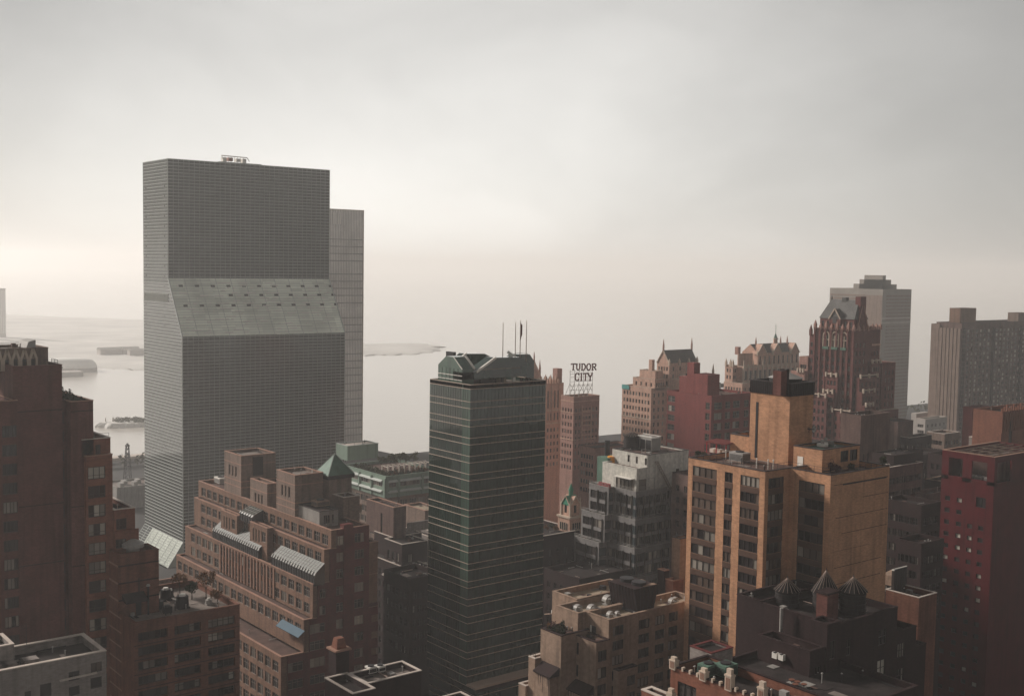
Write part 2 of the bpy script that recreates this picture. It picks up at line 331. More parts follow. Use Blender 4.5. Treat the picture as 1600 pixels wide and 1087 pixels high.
    def clutter(s, x0, y0, x1, y1, z, n=8, seed=1):
        """fixed rooftop odds and ends: pipes, patches of newer tar, small boxes and vents"""
        r = random.Random(seed); P_ = s.mb('roof_pipe'); T_ = s.mb('roof_patch'); B_ = s.mb('roof_box')
        x0, y0, x1, y1 = x0+.6, y0+.6, x1-.6, y1-.6
        if x1-x0 < 1 or y1-y0 < 1: return
        for i in range(n):
            x, y = r.uniform(x0, x1), r.uniform(y0, y1); k = r.random()
            if k < .35: a, c = r.uniform(.5, 2.6), r.uniform(.5, 2.6); T_.box(x, y, z+.004*(i+1), min(x+a, x1), min(y+c, y1), z+.012+.004*(i+1), M[r.choice(['tar', 'gravel', 'tarbr', 'concrete'])])
            elif k < .6:
                L_ = r.uniform(1.5, 5); X = r.random() < .5; P_.bar((x, y, z+.25), (min(x+L_, x1) if X else x, y if X else min(y+L_, y1), z+.25), r.uniform(.08, .16), M[r.choice(['metal', 'rib', 'dmetal'])])
            elif k < .85: h = r.uniform(.5, 1.5); P_.cyl(x, y, z, z+h, .09, .09, M[r.choice(['metal', 'dmetal', 'rib'])], 7); P_.cyl(x, y, z+h, z+h+.14, .18, .1, M['metal'], 8)
            else: a = r.uniform(.4, 1.1); B_.box(x, y, z+.02, min(x+a, x1), min(y+a*1.2, y1), z+r.uniform(.3, .9), M[r.choice(['metal', 'concrete', 'tarbr', 'dmetal'])])
    def done(s):
        for part, b in s.p.items():
            o = b.build(part.split('#')[0], s.root, s.o)
            if o and part == 'windows': o.name = 'window_panes'; o['kind'] = 'stuff'
            if o and part.split('#')[0] in FINE: o['kind'] = 'stuff'
        return s.root
def rows(ztop, period, h, n): return [(ztop-i*period-h, ztop-i*period) for i in range(n)]
def grid(cols, rws, n=1, hs=(), pal=None): return [(a, b, p, q, n, hs, pal) for (a, b) in cols for (p, q) in rws]
def even(u0, u1, n, w, m=0.0):
    st = (u1-u0-2*m)/n; return [(u0+m+st*(i+.5)-w/2, u0+m+st*(i+.5)+w/2) for i in range(n)]
def colx(p, prs): return [(ux(p, a), ux(p, b)) for a, b in prs]                       # photo columns on a -Y face
def coly(p, prs): return [tuple(sorted((uy(p, a), uy(p, b)))) for a, b in prs]        # photo columns on a -X face
def place(px, py, D, pxl, pxr):
    """near roof corner at (px,py), D metres deep; pxl/pxr: where its two visible faces end"""
    p = at_d(px, py, D); return p.x, p.y, ux(p, pxr), uy(p, pxl), p.z
def thing(name, label, cat, fn, loc, group=None, kind=None):
    """a thing of several parts; fn(part) returns the MB of that part"""
    r = empty(name, label, cat, loc, group); parts = {}
    def part(k):
        if k not in parts: parts[k] = MB()
        return parts[k]
    fn(part)
    for k, b in parts.items(): b.build(k.split('#')[0], r, loc)
    return r
def single(name, label, cat, b, loc=(0, 0, 0), group=None, kind=None):
    o = b.build(name, None, loc)
    if kind: o['kind'] = kind
    if label: o['label'] = label
    if cat: o['category'] = cat
    if group: o['group'] = group
    return o
# ================================================================ SETTING
SHORE = 700.0
BANK = [(-400, 715), (120, 704), (300, 696), (392, 690), (398, 618), (700, 602), (2600, 575)]
def bank_y(x):
    for (a, c), (d, e_) in zip(BANK, BANK[1:]):
        if x <= d: return c+(e_-c)*(x-a)/(d-a)
    return BANK[-1][1]
b = MB(); b.poly([(-400,-300,0),(2600,-300,0)]+[(x, y, 0) for x, y in BANK[::-1]], M['asphalt'])
for (a, c), (d, e_) in zip(BANK, BANK[1:]): b.poly([(a,c,0),(d,e_,0),(d,e_,-10.5),(a,c,-10.5)], M['concrete'])
g = b.build('ground', kind='structure')
mt, t, bs = base_mat('river_water')
tcn = t.nodes.new('ShaderNodeTexCoord'); mpn = t.nodes.new('ShaderNodeMapping'); mpn.inputs['Scale'].default_value = (.02, .05, 1)
nn = t.nodes.new('ShaderNodeTexNoise'); nn.inputs['Scale'].default_value = 3; nn.inputs['Detail'].default_value = 6
bp = t.nodes.new('ShaderNodeBump'); bp.inputs['Strength'].default_value = .25; bp.inputs['Distance'].default_value = 1
t.links.new(tcn.outputs['Object'], mpn.inputs[0]); t.links.new(mpn.outputs[0], nn.inputs['Vector']); t.links.new(nn.outputs[0], bp.inputs['Height']); t.links.new(bp.outputs[0], bs.inputs['Normal'])
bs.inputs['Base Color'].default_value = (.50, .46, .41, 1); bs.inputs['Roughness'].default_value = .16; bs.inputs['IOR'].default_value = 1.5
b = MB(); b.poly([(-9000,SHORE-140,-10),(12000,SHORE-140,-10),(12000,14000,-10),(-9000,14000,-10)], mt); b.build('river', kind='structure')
# far shore, low hills, islands
def landmass(name, pts, h, seed=0):
    """a low irregular shore: closed polygon of world points with a bumpy top"""
    rnd = random.Random(seed); b = MB(); n = len(pts)
    cx = sum(p[0] for p in pts)/n; cy = sum(p[1] for p in pts)/n
    def ring(s, z, j): return [(cx+(x-cx)*s+rnd.uniform(-j, j), cy+(y-cy)*s+rnd.uniform(-j, j), z if z < -5 else z+rnd.uniform(-.25, .35)*h) for x, y in pts]
    r0 = [(x, y, -11) for x, y in pts]; r1 = ring(.93, -10+h*.55, h*.3); r2 = ring(.80, -10+h, h*.5)
    for A, B in ((r0, r1), (r1, r2)):
        for a in range(n): c = (a+1) % n; b.poly([A[a], A[c], B[c], B[a]], M['land'])
    b.poly(r2, M['land']); return b.build(name, kind='structure')
def densify(pts, k, j, seed):
    rnd = random.Random(seed); o = []
    for i in range(len(pts)):
        a = pts[i]; c = pts[(i+1) % len(pts)]
        for s in range(k): t_ = s/k; o.append((a[0]+(c[0]-a[0])*t_+rnd.uniform(-j, j), a[1]+(c[1]-a[1])*t_+rnd.uniform(-j, j)))
    return o
WL = -10
def wpt(px, py): p = at_z(px, py, WL); return (p.x, p.y)
far = [wpt(-260, 573), wpt(60, 577), wpt(230, 580), wpt(420, 574)]
far += [(far[-1][0]*1.7, far[-1][1]*1.7), (far[0][0]*2.2, far[0][1]*2.2)]
landmass('far_shore', densify(far, 14, 14, 1), 1.8, 1)
f2 = [wpt(560, 556), wpt(640, 555), wpt(684, 549), wpt(690, 540), wpt(640, 536), wpt(545, 538)]
landmass('far_headland', densify(f2, 8, 10, 2), 1.6, 2)
isl = [wpt(147, 667), wpt(165, 669), wpt(200, 668), wpt(240, 666), wpt(262, 664), wpt(240, 656), wpt(200, 657), wpt(170, 660)]
landmass('river_island', densify(isl, 5, 1.2, 4), 3.2, 4)
p = wpt(100, 588); q = wpt(137, 589)
b = MB(); b.box(p[0]-60, p[1]-5, -11, q[0], p[1]+16, -5, M['farb']); single('pier', 'long low grey pier lying in the haze before the far shore', 'pier', b)

# ================================================================ CURTAIN-WALL TOWER (two-tier, sloping waist)
D = 460; pu = at_d(262, 248, D); XU, YU, ZT = pu.x, pu.y, pu.z
XR = ux(pu, 515); YB = uy(pu, 223)
ZS1 = zz(XU, YU, 434.5)                                    # top of slope
# lower block: same -X plane, nearer -Y plane
pl = Vector((XU, YU, ZS1)); ZS2 = None
best = None
for i in range(400):
    d = i*.05; pz = zz(XU, YU-d, 526)
    r = Vector((XU, YU-d, pz))-Vector((0, 0, CZ)); px = 800+F*r.dot(RT)/r.dot(FW)
    if best is None or abs(px-285) < best[0]: best = (abs(px-285), d, pz)
DN, ZS2 = best[1], best[2]; YL = YU-DN
tw = Bld('glass_tower', 'tall grey-green glass office tower with a sloping glass waist, riverside', 'tower', XU, YL, joined=True)
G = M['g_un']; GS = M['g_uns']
gb = tw.mb('curtain_wall')
gb.poly([(XU,YU,ZS1),(XR,YU,ZS1),(XR,YU,ZT),(XU,YU,ZT)], G)
gb.poly([(XU,YL,0),(XR,YL,0),(XR,YL,ZS2),(XU,YL,ZS2)], G)
gb.poly([(XU,YB,0),(XU,YL,0),(XU,YL,ZS2),(XU,YU,ZS1),(XU,YU,ZT),(XU,YB,ZT)], G)
gb.poly([(XR,YL,0),(XR,YB,0),(XR,YB,ZT),(XR,YU,ZT),(XR,YU,ZS1),(XR,YL,ZS2)], G)
gb.poly([(XR,YB,0),(XU,YB,0),(XU,YB,ZT),(XR,YB,ZT)], G)
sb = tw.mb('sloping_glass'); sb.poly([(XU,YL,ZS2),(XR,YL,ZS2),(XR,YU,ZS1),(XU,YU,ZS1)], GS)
tw.mb('roof').poly([(XU,YU,ZT-.6),(XR,YU,ZT-.6),(XR,YB,ZT-.6),(XU,YB,ZT-.6)], M['gravel'])
mb_ = tw.mb('mullions'); MU = M['mull']; e = .09
zr = ZT; RP = 1.325; k = 0
while zr > 0:
    hh = .09 if k else .15
    if zr > ZS1-.2:
        mb_.box(XU-e, YU-e, zr-hh, XR+e, YU, zr+hh, MU); mb_.box(XU-e, YU, zr-hh, XU, YB, zr+hh, MU)
    elif zr < ZS2-.2:
        mb_.box(XU-e, YL-e, zr-hh, XR+e, YL, zr+hh, MU); mb_.box(XU-e, YL, zr-hh, XU, YB, zr+hh, MU)
    else:
        fy = YL+(YU-YL)*(zr-ZS2)/(ZS1-ZS2); mb_.box(XU-e, fy+.1, zr-hh, XU, YB, zr+hh, MU)
    zr -= RP; k += 1
NC = 33
for i in range(NC+1):
    x = XU+(XR-XU)*i/NC; wv = .05 if 0 < i < NC else .13
    mb_.box(x-wv, YU-e*.8, ZS1, x+wv, YU, ZT, MU); mb_.box(x-wv, YL-e*.8, 0, x+wv, YL, ZS2, MU)
    if i % 3 == 0 or i in (0, NC):
        mb_.bar((x, YL, ZS2), (x, YU, ZS1), .16 if 0 < i < NC else .45, MU)
for i in range(1, 24):
    y = YU+(YB-YU)*i/24; mb_.box(XU-e*.8, y-.04, ZS1-2, XU, y+.04, ZT, MU)
for i in range(1, 22):                                     # transoms of the slope
    f_ = i/22; y = YL+(YU-YL)*f_; z = ZS2+(ZS1-ZS2)*f_; mb_.bar((XU, y-.03, z+.03), (XR, y-.03, z+.03), .12, M['mull'])
# glints painted on as white slabs, and open vents in the slope
gl = tw.mb('painted_glints'); rnd = random.Random(5)
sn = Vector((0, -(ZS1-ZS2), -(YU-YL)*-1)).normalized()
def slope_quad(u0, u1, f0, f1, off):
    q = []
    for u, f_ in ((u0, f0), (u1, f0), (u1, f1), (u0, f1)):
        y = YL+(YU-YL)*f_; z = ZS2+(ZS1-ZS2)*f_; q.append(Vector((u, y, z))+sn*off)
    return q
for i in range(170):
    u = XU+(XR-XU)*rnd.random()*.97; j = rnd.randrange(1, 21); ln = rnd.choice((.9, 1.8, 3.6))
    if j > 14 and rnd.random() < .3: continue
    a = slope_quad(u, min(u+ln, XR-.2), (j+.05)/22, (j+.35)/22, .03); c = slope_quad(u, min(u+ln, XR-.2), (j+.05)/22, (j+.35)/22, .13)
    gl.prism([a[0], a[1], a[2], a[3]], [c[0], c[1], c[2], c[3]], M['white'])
for (fy, u0, n) in ((.865, 0, 11), (.70, 3, 8), (.52, 0, 11)):
    for i in range(11):
        if i < u0: continue
        u = XU+(XR-XU)*(.048+i*.0935+(0 if n == 11 else 0)); a = slope_quad(u, u+1.75, fy-.018, fy+.018, .02); c = slope_quad(u, u+1.75, fy-.018, fy+.018, .12)
        v = MB(); v.prism(a, c, M['g_dark']); v.build('vent', tw.root, tw.o)
# louvre band on the narrow side
zl0, zl1 = zz(XU, YU, 472), zz(XU, YU, 459.5); lv = tw.mb('louvre_panel'); yl0 = uy((XU, YU, zl0), 263); yl1 = uy((XU, YU, zl0), 225.5)
lv.box(XU-.12, yl0, zl0, XU-.1, yl1, zl1, M['white'])
for i in range(26): y = yl0+(yl1-yl0)*(i+.5)/26; lv.box(XU-.3, y-.06, zl0, XU-.12, y+.03, zl1, M['mull'])
for i in range(16):                                        # small dark vents up the side
    for pxv in (228.5, 257.5):
        z = zz(XU, YU, 290+i*15.4*1.02); y = uy((XU, YU, z), pxv)
        if z > ZS2: v = MB(); v.box(XU-.13, y-.35, z-.35, XU-.02, y+.35, z+.35, M['g_dark']); v.build('side_vent', tw.root, tw.o)
# bright sloping glass skirt at the foot of the narrow side
ps = at_d(284, 847, 1); zk = zz(XU, YL, 847); ek = None; bb = None
for i in range(600):
    ex = i*.05; pz = zz(XU-ex, YL, 893); r = Vector((XU-ex, YL, pz))-Vector((0, 0, CZ)); px = 800+F*r.dot(RT)/r.dot(FW)
    if bb is None or abs(px-259) < bb[0]: bb = (abs(px-259), ex, pz)
ex, zk2 = bb[1], bb[2]; yk = uy((XU, YL, zk), 238.7); yk2 = yk
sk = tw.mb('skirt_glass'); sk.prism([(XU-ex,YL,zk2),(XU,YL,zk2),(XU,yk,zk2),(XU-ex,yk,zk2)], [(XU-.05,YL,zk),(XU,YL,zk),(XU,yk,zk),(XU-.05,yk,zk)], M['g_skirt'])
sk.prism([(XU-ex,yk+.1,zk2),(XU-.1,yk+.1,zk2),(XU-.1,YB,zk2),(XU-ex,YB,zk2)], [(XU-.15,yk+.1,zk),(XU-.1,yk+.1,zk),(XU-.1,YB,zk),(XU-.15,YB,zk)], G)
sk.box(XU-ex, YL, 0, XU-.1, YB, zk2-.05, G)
for i in range(13):
    f_ = i/12; mb_.bar((XU-ex*(1-f_)-.05, YL, zk2+(zk-zk2)*f_), (XU-ex*(1-f_)-.05, YB, zk2+(zk-zk2)*f_), .22, MU)
for i in range(9):
    y = YL+(YB-YL)*i/8*.999; mb_.bar((XU-ex-.05, y, zk2), (XU-.05, y, zk), .2, MU)
for i in range(14): mb_.box(XU-ex-.1, YL-.05, zk2-1.3-i*1.3, XU-ex, YB, zk2-1.2-i*1.3, MU)
# roof edge plinth
p = at_d(411, 257, D+8); xq = ux((XU, YU, ZT), 411)
tw.mb('roof_plinth').box(ux((XU,YU,ZT), 345), YU+1.5, ZT-.6, xq, YU+8, ZT+.55, M['mull'])
tw.done()
def rig(part):
    x0 = ux((XU, YU, ZT), 351); x1 = ux((XU, YU, ZT), 391); y = YU+3; z = ZT+.55
    c = part('carriage')
    for xx in (x0+1, x1-1.6): c.box(xx-.8, y-1, z, xx+.8, y+1, z+1.8, M['white'])
    j = part('boom'); j.bar((x0, y, z+2.6), (x1, y, z+2.4), .35, M['white']); j.bar((x0, y, z+2.6), (x0-.2, y-1.5, z+1.2), .25, M['white']); j.bar((x1, y, z+2.4), (x1+.3, y-1.5, z+.8), .25, M['white'])
    cr_ = part('cradle'); xm = (x0+x1)/2; cr_.box(xm-3, y-.9, z+.5, xm-1, y+.9, z+1.9, M['tudor2']); cr_.box(xm+.5, y-.9, z+.4, xm+2.4, y+.9, z+1.7, M['white'])
    for i in range(7): xx = x0+1.5+(x1-x0-3)*i/6; cr_.bar((xx, y, z), (xx, y, z+2.5), .14, M['white'])
thing('window_cleaning_rig', 'white window-cleaning rig standing on the glass tower roof', 'roof rig', rig, (XU+20, YU+3, ZT))

# ================================================================ SLAB TOWER BEHIND
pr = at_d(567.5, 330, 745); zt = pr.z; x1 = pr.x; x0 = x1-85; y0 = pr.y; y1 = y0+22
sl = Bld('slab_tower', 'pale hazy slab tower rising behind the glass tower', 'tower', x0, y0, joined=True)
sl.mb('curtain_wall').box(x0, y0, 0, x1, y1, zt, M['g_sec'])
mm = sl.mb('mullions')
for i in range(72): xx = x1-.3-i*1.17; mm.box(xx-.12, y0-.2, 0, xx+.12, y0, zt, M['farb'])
z = zt-11.2*3.6*.41
for i in range(16):
    z = zz(x1, y0, 373+i*11.2*2.0)
bands = [375, 386, 397, 408, 428.5, 439.5, 450.5, 461.5, 473, 496, 507, 518, 530, 552, 563, 574, 585, 598, 609, 622, 633, 645, 656, 667, 678]
for py in bands: z = zz(x1, y0, py); mm.box(x0, y0-.3, z-.3, x1+.05, y0-.2, z+.3, M['concrete'])
zg0, zg1 = zz(x1, y0, 352), zz(x1, y0, 334)
gx = sl.mb('roof_grille')
for px in (521, 524.5, 528, 532): xx = ux((x1, y0, zg1), px); gx.box(xx-.45, y0-.35, zg0, xx+.45, y0-.22, zg1, M['white'])
sl.mb('corner_pier').box(x1, y0-.3, 0, x1+.5, y1, zt+.3, M['stone'])
sl.mb('parapet').box(x0, y0-.35, zt, x1+.5, y1, zt+.6, M['stone'])
for a, c in ((530, 539), (556, 561)): z = zz(x1, y0, 481); sl.mb('white_louvre').box(ux((x1, y0, z), a), y0-.42, z-.35, ux((x1, y0, z), c), y0-.3, z+.35, M['white'])  # two plain white louvre strips on the front
sl.done()

# ================================================================ GREEN GLASS TOWER
x0, y0, x1, y1, zt = place(735.1, 602, 250, 671.8, 853.1)
gt = Bld('green_glass_tower', 'dark green glass tower with thin copper floor lines and a chamfered crown', 'tower', x0, y0, joined=True)
zl = zz(x0, y0, 1070)
c = gt.mb('curtain_wall'); xs = ux((x0, y0, zt), 739); ys = uy((x0, y0, zt), 723.5)
c.poly([(x0,y0,zl),(x1,y0,zl),(x1,y0,zt),(x0,y0,zt)], M['g_green']); c.poly([(x0,y1,zl),(x0,ys,zl),(x0,ys,zt),(x0,y1,zt)], M['g_green'])
gt.mb('corner_reflection').poly([(x0,ys,zl),(x0,y0,zl),(x0,y0,zt),(x0,ys,zt)], M['g_green2'])  # lighter glass strip paints in a reflection along the corner
c.poly([(x1,y0,zl),(x1,y1,zl),(x1,y1,zt),(x1,y0,zt)], M['g_green']); c.poly([(x1,y1,zl),(x0,y1,zl),(x0,y1,zt),(x1,y1,zt)], M['g_green'])
ye = y0-2.4; c.box(x0+.8, ye, 0, x1-.6, y1, zl, M['g_green'])
gt.mb('roof').poly([(x0+.3,y0+.3,zt-.9),(x1-.3,y0+.3,zt-.9),(x1-.3,y1-.3,zt-.9),(x0+.3,y1-.3,zt-.9)], M['gravel'])
pp = gt.mb('parapet')
for (a, b_, cc, d_) in ((x0,y0,x1,y0+.3),(x0,y1-.3,x1,y1),(x0,y0+.3,x0+.3,y1-.3),(x1-.3,y0+.3,x1,y1-.3)): pp.box(a, b_, zt-.9, cc, d_, zt+.02, M['g_green']); pp.box(a, b_, zt+.02, cc, d_, zt+.16, M['mull2'])
z28, z1019 = zz(x0, y0, 628), zz(x0, y0, 1019); per = (z28-z1019)/14; sp_ = z28-zz(x0, y0, 638.3)
fl = gt.mb('floor_lines')
def ring(z, hh, m_='mull2', o=.1, a0=x0, b0=y0, a1=x1, b1=y1, bb=fl):
    bb.box(a0-o, b0-o, z-hh, a1+o, b0, z+hh, M[m_]); bb.box(a0-o, b0, z-hh, a0, b1, z+hh, M[m_]); bb.box(a1, b0, z-hh, a1+o, b1, z+hh, M[m_])
ring(zz(x0, y0, 608), .07)
for i in range(18):
    for q in (0, sp_):
        z = z28-per*i-q
        if z > zl+1: ring(z, .065)
        elif z > 0: fl.box(x0+.7, ye-.1, z-.06, x1-.6, ye, z+.06, M['mull2']); fl.box(x0+.7, ye, z-.06, x0+.8, y1, z+.06, M['mull2'])
vm_ = gt.mb('mullions')
for i in range(1, 22): x = x0+(x1-x0)*i/22; vm_.box(x-.03, y0-.05, zl, x+.03, y0, zt-.9, M['dmetal'])
for i in range(1, 17): y = y0+(y1-y0)*i/17; vm_.box(x0-.05, y-.03, zl, x0, y+.03, zt-.9, M['dmetal'])
for y in (ys,): vm_.box(x0-.08, y-.1, zl, x0, y+.1, zt, M['g_green2'])
lg = gt.mb('ledge'); lg.box(x0-.1, ye-.9, zl-.1, x1+.1, y0, zl+.35, M['mull2']); lg.box(x0+.6, ye-.15, zl-1.3, x1-.4, ye, zl-.1, M['brickF'])
# crown
H = gt.mb('crown'); GC = M['g_green2']; GD = M['g_green']; zd = zt-.9
k0 = at_z(722, 590, zt); 
pc = Vector((x0+1.2, y0+1.6, zt))
cx0 = x0+1.3; cyL = uy((cx0, y0+1.5, zt), 684.5); cy0 = uy((cx0, y0+1.5, zt), 722)
zb_ = zt+zz(cx0, cy0, 577)-zt
def Z(px_x, px_y, py): return zz(px_x, px_y, py)
zr_ = zz(cx0, (cyL+cy0)/2, 557); zea = zz(cx0, cyL, 569); zeb = zz(cx0, cy0, 577)
ya = uy((cx0, cy0, zr_), 709); yb_ = uy((cx0, cy0, zr_), 697)
prof = [(cy0, zd), (cy0, zeb), (ya, zr_), (yb_, zr_), (cyL, zea), (cyL, zd)]
def extr(b, prof, xa, xb, mt):
    """extrude a (y,z) profile from xa to xb"""
    n = len(prof)
    b.poly([(xa, y, z) for y, z in prof][::-1] if 0 else [(xa, y, z) for y, z in prof], mt); b.poly([(xb, y, z) for y, z in prof][::-1], mt)
    for i in range(n): a, c = prof[i], prof[(i+1) % n]; b.poly([(xa, a[0], a[1]), (xb, a[0], a[1]), (xb, c[0], c[1]), (xa, c[0], c[1])], mt)
def extry(b, prof, ya_, yb2, mt):
    n = len(prof)
    b.poly([(x, ya_, z) for x, z in prof], mt); b.poly([(x, yb2, z) for x, z in prof][::-1], mt)
    for i in range(n): a, c = prof[i], prof[(i+1) % n]; b.poly([(a[0], ya_, a[1]), (a[0], yb2, a[1]), (c[0], yb2, c[1]), (c[0], ya_, c[1])], mt)
extr(H, prof, cx0, cx0+3.2, GC)
tr = gt.mb('crown_trim'); WT = M['white']
tr.bar((cx0+3.2, cy0, zeb), (cx0+3.2, ya, zr_), .5, WT); tr.bar((cx0, cy0-.02, zeb), (cx0, ya, zr_), .18, WT)
tr.box(cx0-.06, cy0, zz(cx0, cy0, 588), cx0, cyL, zz(cx0, cy0, 588)+.14, WT); tr.box(cx0-.06, cy0, zz(cx0, cy0, 595), cx0, cyL, zz(cx0, cy0, 595)+.14, WT)
for i in range(1, 6): y = cy0+(cyL-cy0)*i/6; tr.box(cx0-.06, y-.05, zd, cx0, y+.05, min(zea, zeb), GD)
# front run of the crown
yf = cy0; xa = cx0; zc = lambda px, py: (ux((cx0, yf, zt), px), py)
def xz(px, py): x = ux((cx0, yf, zt), px); return (x, zz(x, yf, py))
fx0 = xz(722, 600)[0]
H2 = [(fx0, xz(722, 594)[1]), (fx0, xz(722, 582)[1]), xz(744, 581), xz(774, 558.5), xz(784, 558.5), xz(812, 558), xz(830, 571), xz(833, 577), xz(833, 586), xz(812, 588), xz(785, 590)]
extry(H, H2, yf, yf+3.5, GD)
tr.bar((xz(744,581)[0], yf, xz(744,581)[1]), (xz(774,558.5)[0], yf, xz(774,558.5)[1]), .45, WT)
xk, zk_ = xz(826, 558); tr.bar((xz(818,554)[0], yf+6, xz(818,552)[1]), (xz(832,571)[0], yf+3, xz(832,571)[1]), .6, WT)
tr.box(xz(744,581)[0]+1, yf-.06, xz(785,576)[1], xz(812,574)[0], yf, xz(785,576)[1]+.12, M['rib'])
# back gable and rest
yb3 = yf+9
def xzb(px, py): x = ux((cx0, yb3, zt), px); return (x, zz(x, yb3, py))
extry(H, [(xzb(716, 590)[0], zd), xzb(716, 565), xzb(729, 552.5), xzb(757, 552.5), xzb(772, 560), (xzb(772, 560)[0], zd)], yb3, yb3+3, GD)
tr.bar((xzb(716,563)[0], yb3-.1, xzb(716,562)[1]), (xzb(728,553)[0], yb3-.1, xzb(728,552)[1]), .45, WT)
extry(H, [(xzb(795, 590)[0], zd), xzb(795, 557), xzb(800, 552.5), xzb(819, 552.5), xzb(826, 563), (xzb(826, 563)[0], zd)], yb3-2, yb3+1, GD)
H.box(xzb(720,553)[0], yb3+3, zt, xzb(724,553)[0], yb3+6, xzb(720,551.5)[1], M['dmetal']); H.box(xzb(820,553)[0], yb3+1, zt, xzb(829,553)[0], yb3+4, xzb(826,553)[1], M['dmetal'])
ps_ = gt.mb('crown_posts')
ps_.box(xz(803,600)[0], yf+.2, zd, xz(806.5,600)[0], yf+.8, xz(805,577)[1], WT)
for px in (724, 740, 757, 778, 790, 820, 828): ps_.box(xz(px,600)[0]-.25, yf+1, zd, xz(px,600)[0]+.25, yf+1.5, xz(px,592)[1]+.2, WT if px in (740,) else M['dmetal'])
ps_.box(xz(724,600)[0], yf+2.4, zd, xz(786,600)[0], yf+3, xz(760,590)[1], M['dmetal']); ps_.box(xz(788,600)[0], yf+1.5, zd, xz(797,600)[0], yf+3, xz(790,583)[1], M['stone'])
gt.done()
b = MB(); tx, tz = xz(737, 582); b.box(tx-.9, yf+1.2, tz-1, tx+.9, yf+2.6, tz+1.7, M['white']); b.box(tx-2.2, yf+1.3, tz-1, tx-1.2, yf+2.4, tz+.6, M['white'])
single('roof_cabinet', 'white equipment cabinet in the notch of the green tower crown', 'cabinet', b, (tx, yf, tz))
for i, (px, py, fl_) in enumerate(((785, 504, 0), (804.5, 504, 0), (812, 500.5, 1), (821.5, 500.5, 0))):
    yy = yf+7; x = ux((cx0, yy, zt), px); z1_ = zz(x, yy, py); z0_ = zz(x, yy, 556)
    def pole(part, x=x, yy=yy, z0_=z0_, z1_=z1_, fl_=fl_):
        part('pole').cyl(x, yy, zd, z1_, .12, .07, M['rib'], 8)
        if fl_:
            f = part('flag'); n = 6
            for k in range(n): f.box(x+.08+.07*k, yy-.06+.05*math.sin(k), z1_-4.6+.25*k, x+.15+.07*k, yy+.02+.05*math.sin(k), z1_-.6-.1*k, M['brickR'])
    thing('flagpole', ['thin flagpole at the left end of the row on the green tower', 'bare flagpole just left of the one with a furled flag', 'flagpole with a dark furled flag on the green tower', 'bare flagpole at the right end of the row on the green tower'][i], 'flagpole', pole, (x, yy, zd), 'flagpoles on the green tower')
# ================================================================ roof things
def leafball(b, cx, cy, cz, r, n, mt, sz=.35, flat=.8, rnd=random):
    for _ in range(n):
        while True:
            d = Vector((rnd.uniform(-1, 1), rnd.uniform(-1, 1), rnd.uniform(-1, 1)))
            if .1 < d.length <= 1: break
        d = d*(.55+.45*rnd.random())
        c = Vector((cx+d.x*r, cy+d.y*r, cz+d.z*r*flat)); a = Vector((rnd.gauss(0, 1), rnd.gauss(0, 1), rnd.gauss(0, 1))).normalized(); u = a.orthogonal().normalized()*sz*rnd.uniform(.6, 1.3); v = a.cross(u).normalized()*sz*rnd.uniform(.5, 1.1)
        b.poly([c-u, c+v*.6, c+u, c-v], mt)
def tree(x, y, z, h, r, mt, label, cat='tree', group=None, seed=0, n=260, sz=.3, name='rooftop_tree'):
    rnd = random.Random(seed)
    def f(part):
        t_ = part('trunk'); t_.cyl(x, y, z, z+h*.55, .11, .06, M['bark'], 7)
        for i in range(6):
            a = rnd.uniform(0, 6.28); t_.bar((x, y, z+h*(.3+.05*i)), (x+math.cos(a)*r*.7, y+math.sin(a)*r*.7, z+h*(.6+.06*i)), .06, M['bark'])
        c = part('crown')
        for i in range(7):
            a = rnd.uniform(0, 6.28); q = r*rnd.uniform(.2, .65); leafball(c, x+math.cos(a)*q, y+math.sin(a)*q, z+h*rnd.uniform(.55, .92), r*rnd.uniform(.35, .55), n//7, M[mt], sz, .8, rnd)
    return thing(name, label, cat, f, (x, y, z), group)
def shrub(x, y, z, r, h, mt, label, group=None, seed=0, n=120, sz=.28, name='shrub'):
    rnd = random.Random(seed)
    def f(part):
        s_ = part('stem'); s_.cyl(x, y, z, z+h*.5, .06, .04, M['bark'], 6)
        c = part('foliage'); leafball(c, x, y, z+h*.5, r, n, M[mt], sz, h/(2*r), rnd); leafball(c, x+r*.4, y-r*.3, z+h*.35, r*.6, n//3, M[mt], sz, .8, rnd)
    return thing(name, label, 'shrub', f, (x, y, z), group)
def fan(x, y, z, r, h, label, dark=True, group=None):
    def f(part):
        m_ = M['dmetal'] if dark else M['metal']
        part('drum').cyl(x, y, z, z+h, r, r*.9, m_, 16); part('cap').cyl(x, y, z+h, z+h+.35, r*.55, r*.45, M['white'], 14); part('curb').box(x-r*.9, y-r*.9, z, x+r*.9, y+r*.9, z+.3, m_)
    return thing('roof_fan', label, 'roof fan', f, (x, y, z), group)
def mushroom(x, y, z, r, label, group=None):
    def f(part):
        part('duct').cyl(x, y, z, z+r*.9, r*.6, r*.6, M['metal'], 12); h = part('hood'); h.cyl(x, y, z+r*.9, z+r*1.2, r, r, M['metal'], 14); h.cyl(x, y, z+r*1.2, z+r*1.6, r, r*.25, M['metal'], 14)
    return thing('roof_ventilator', label, 'ventilator', f, (x, y, z), group)
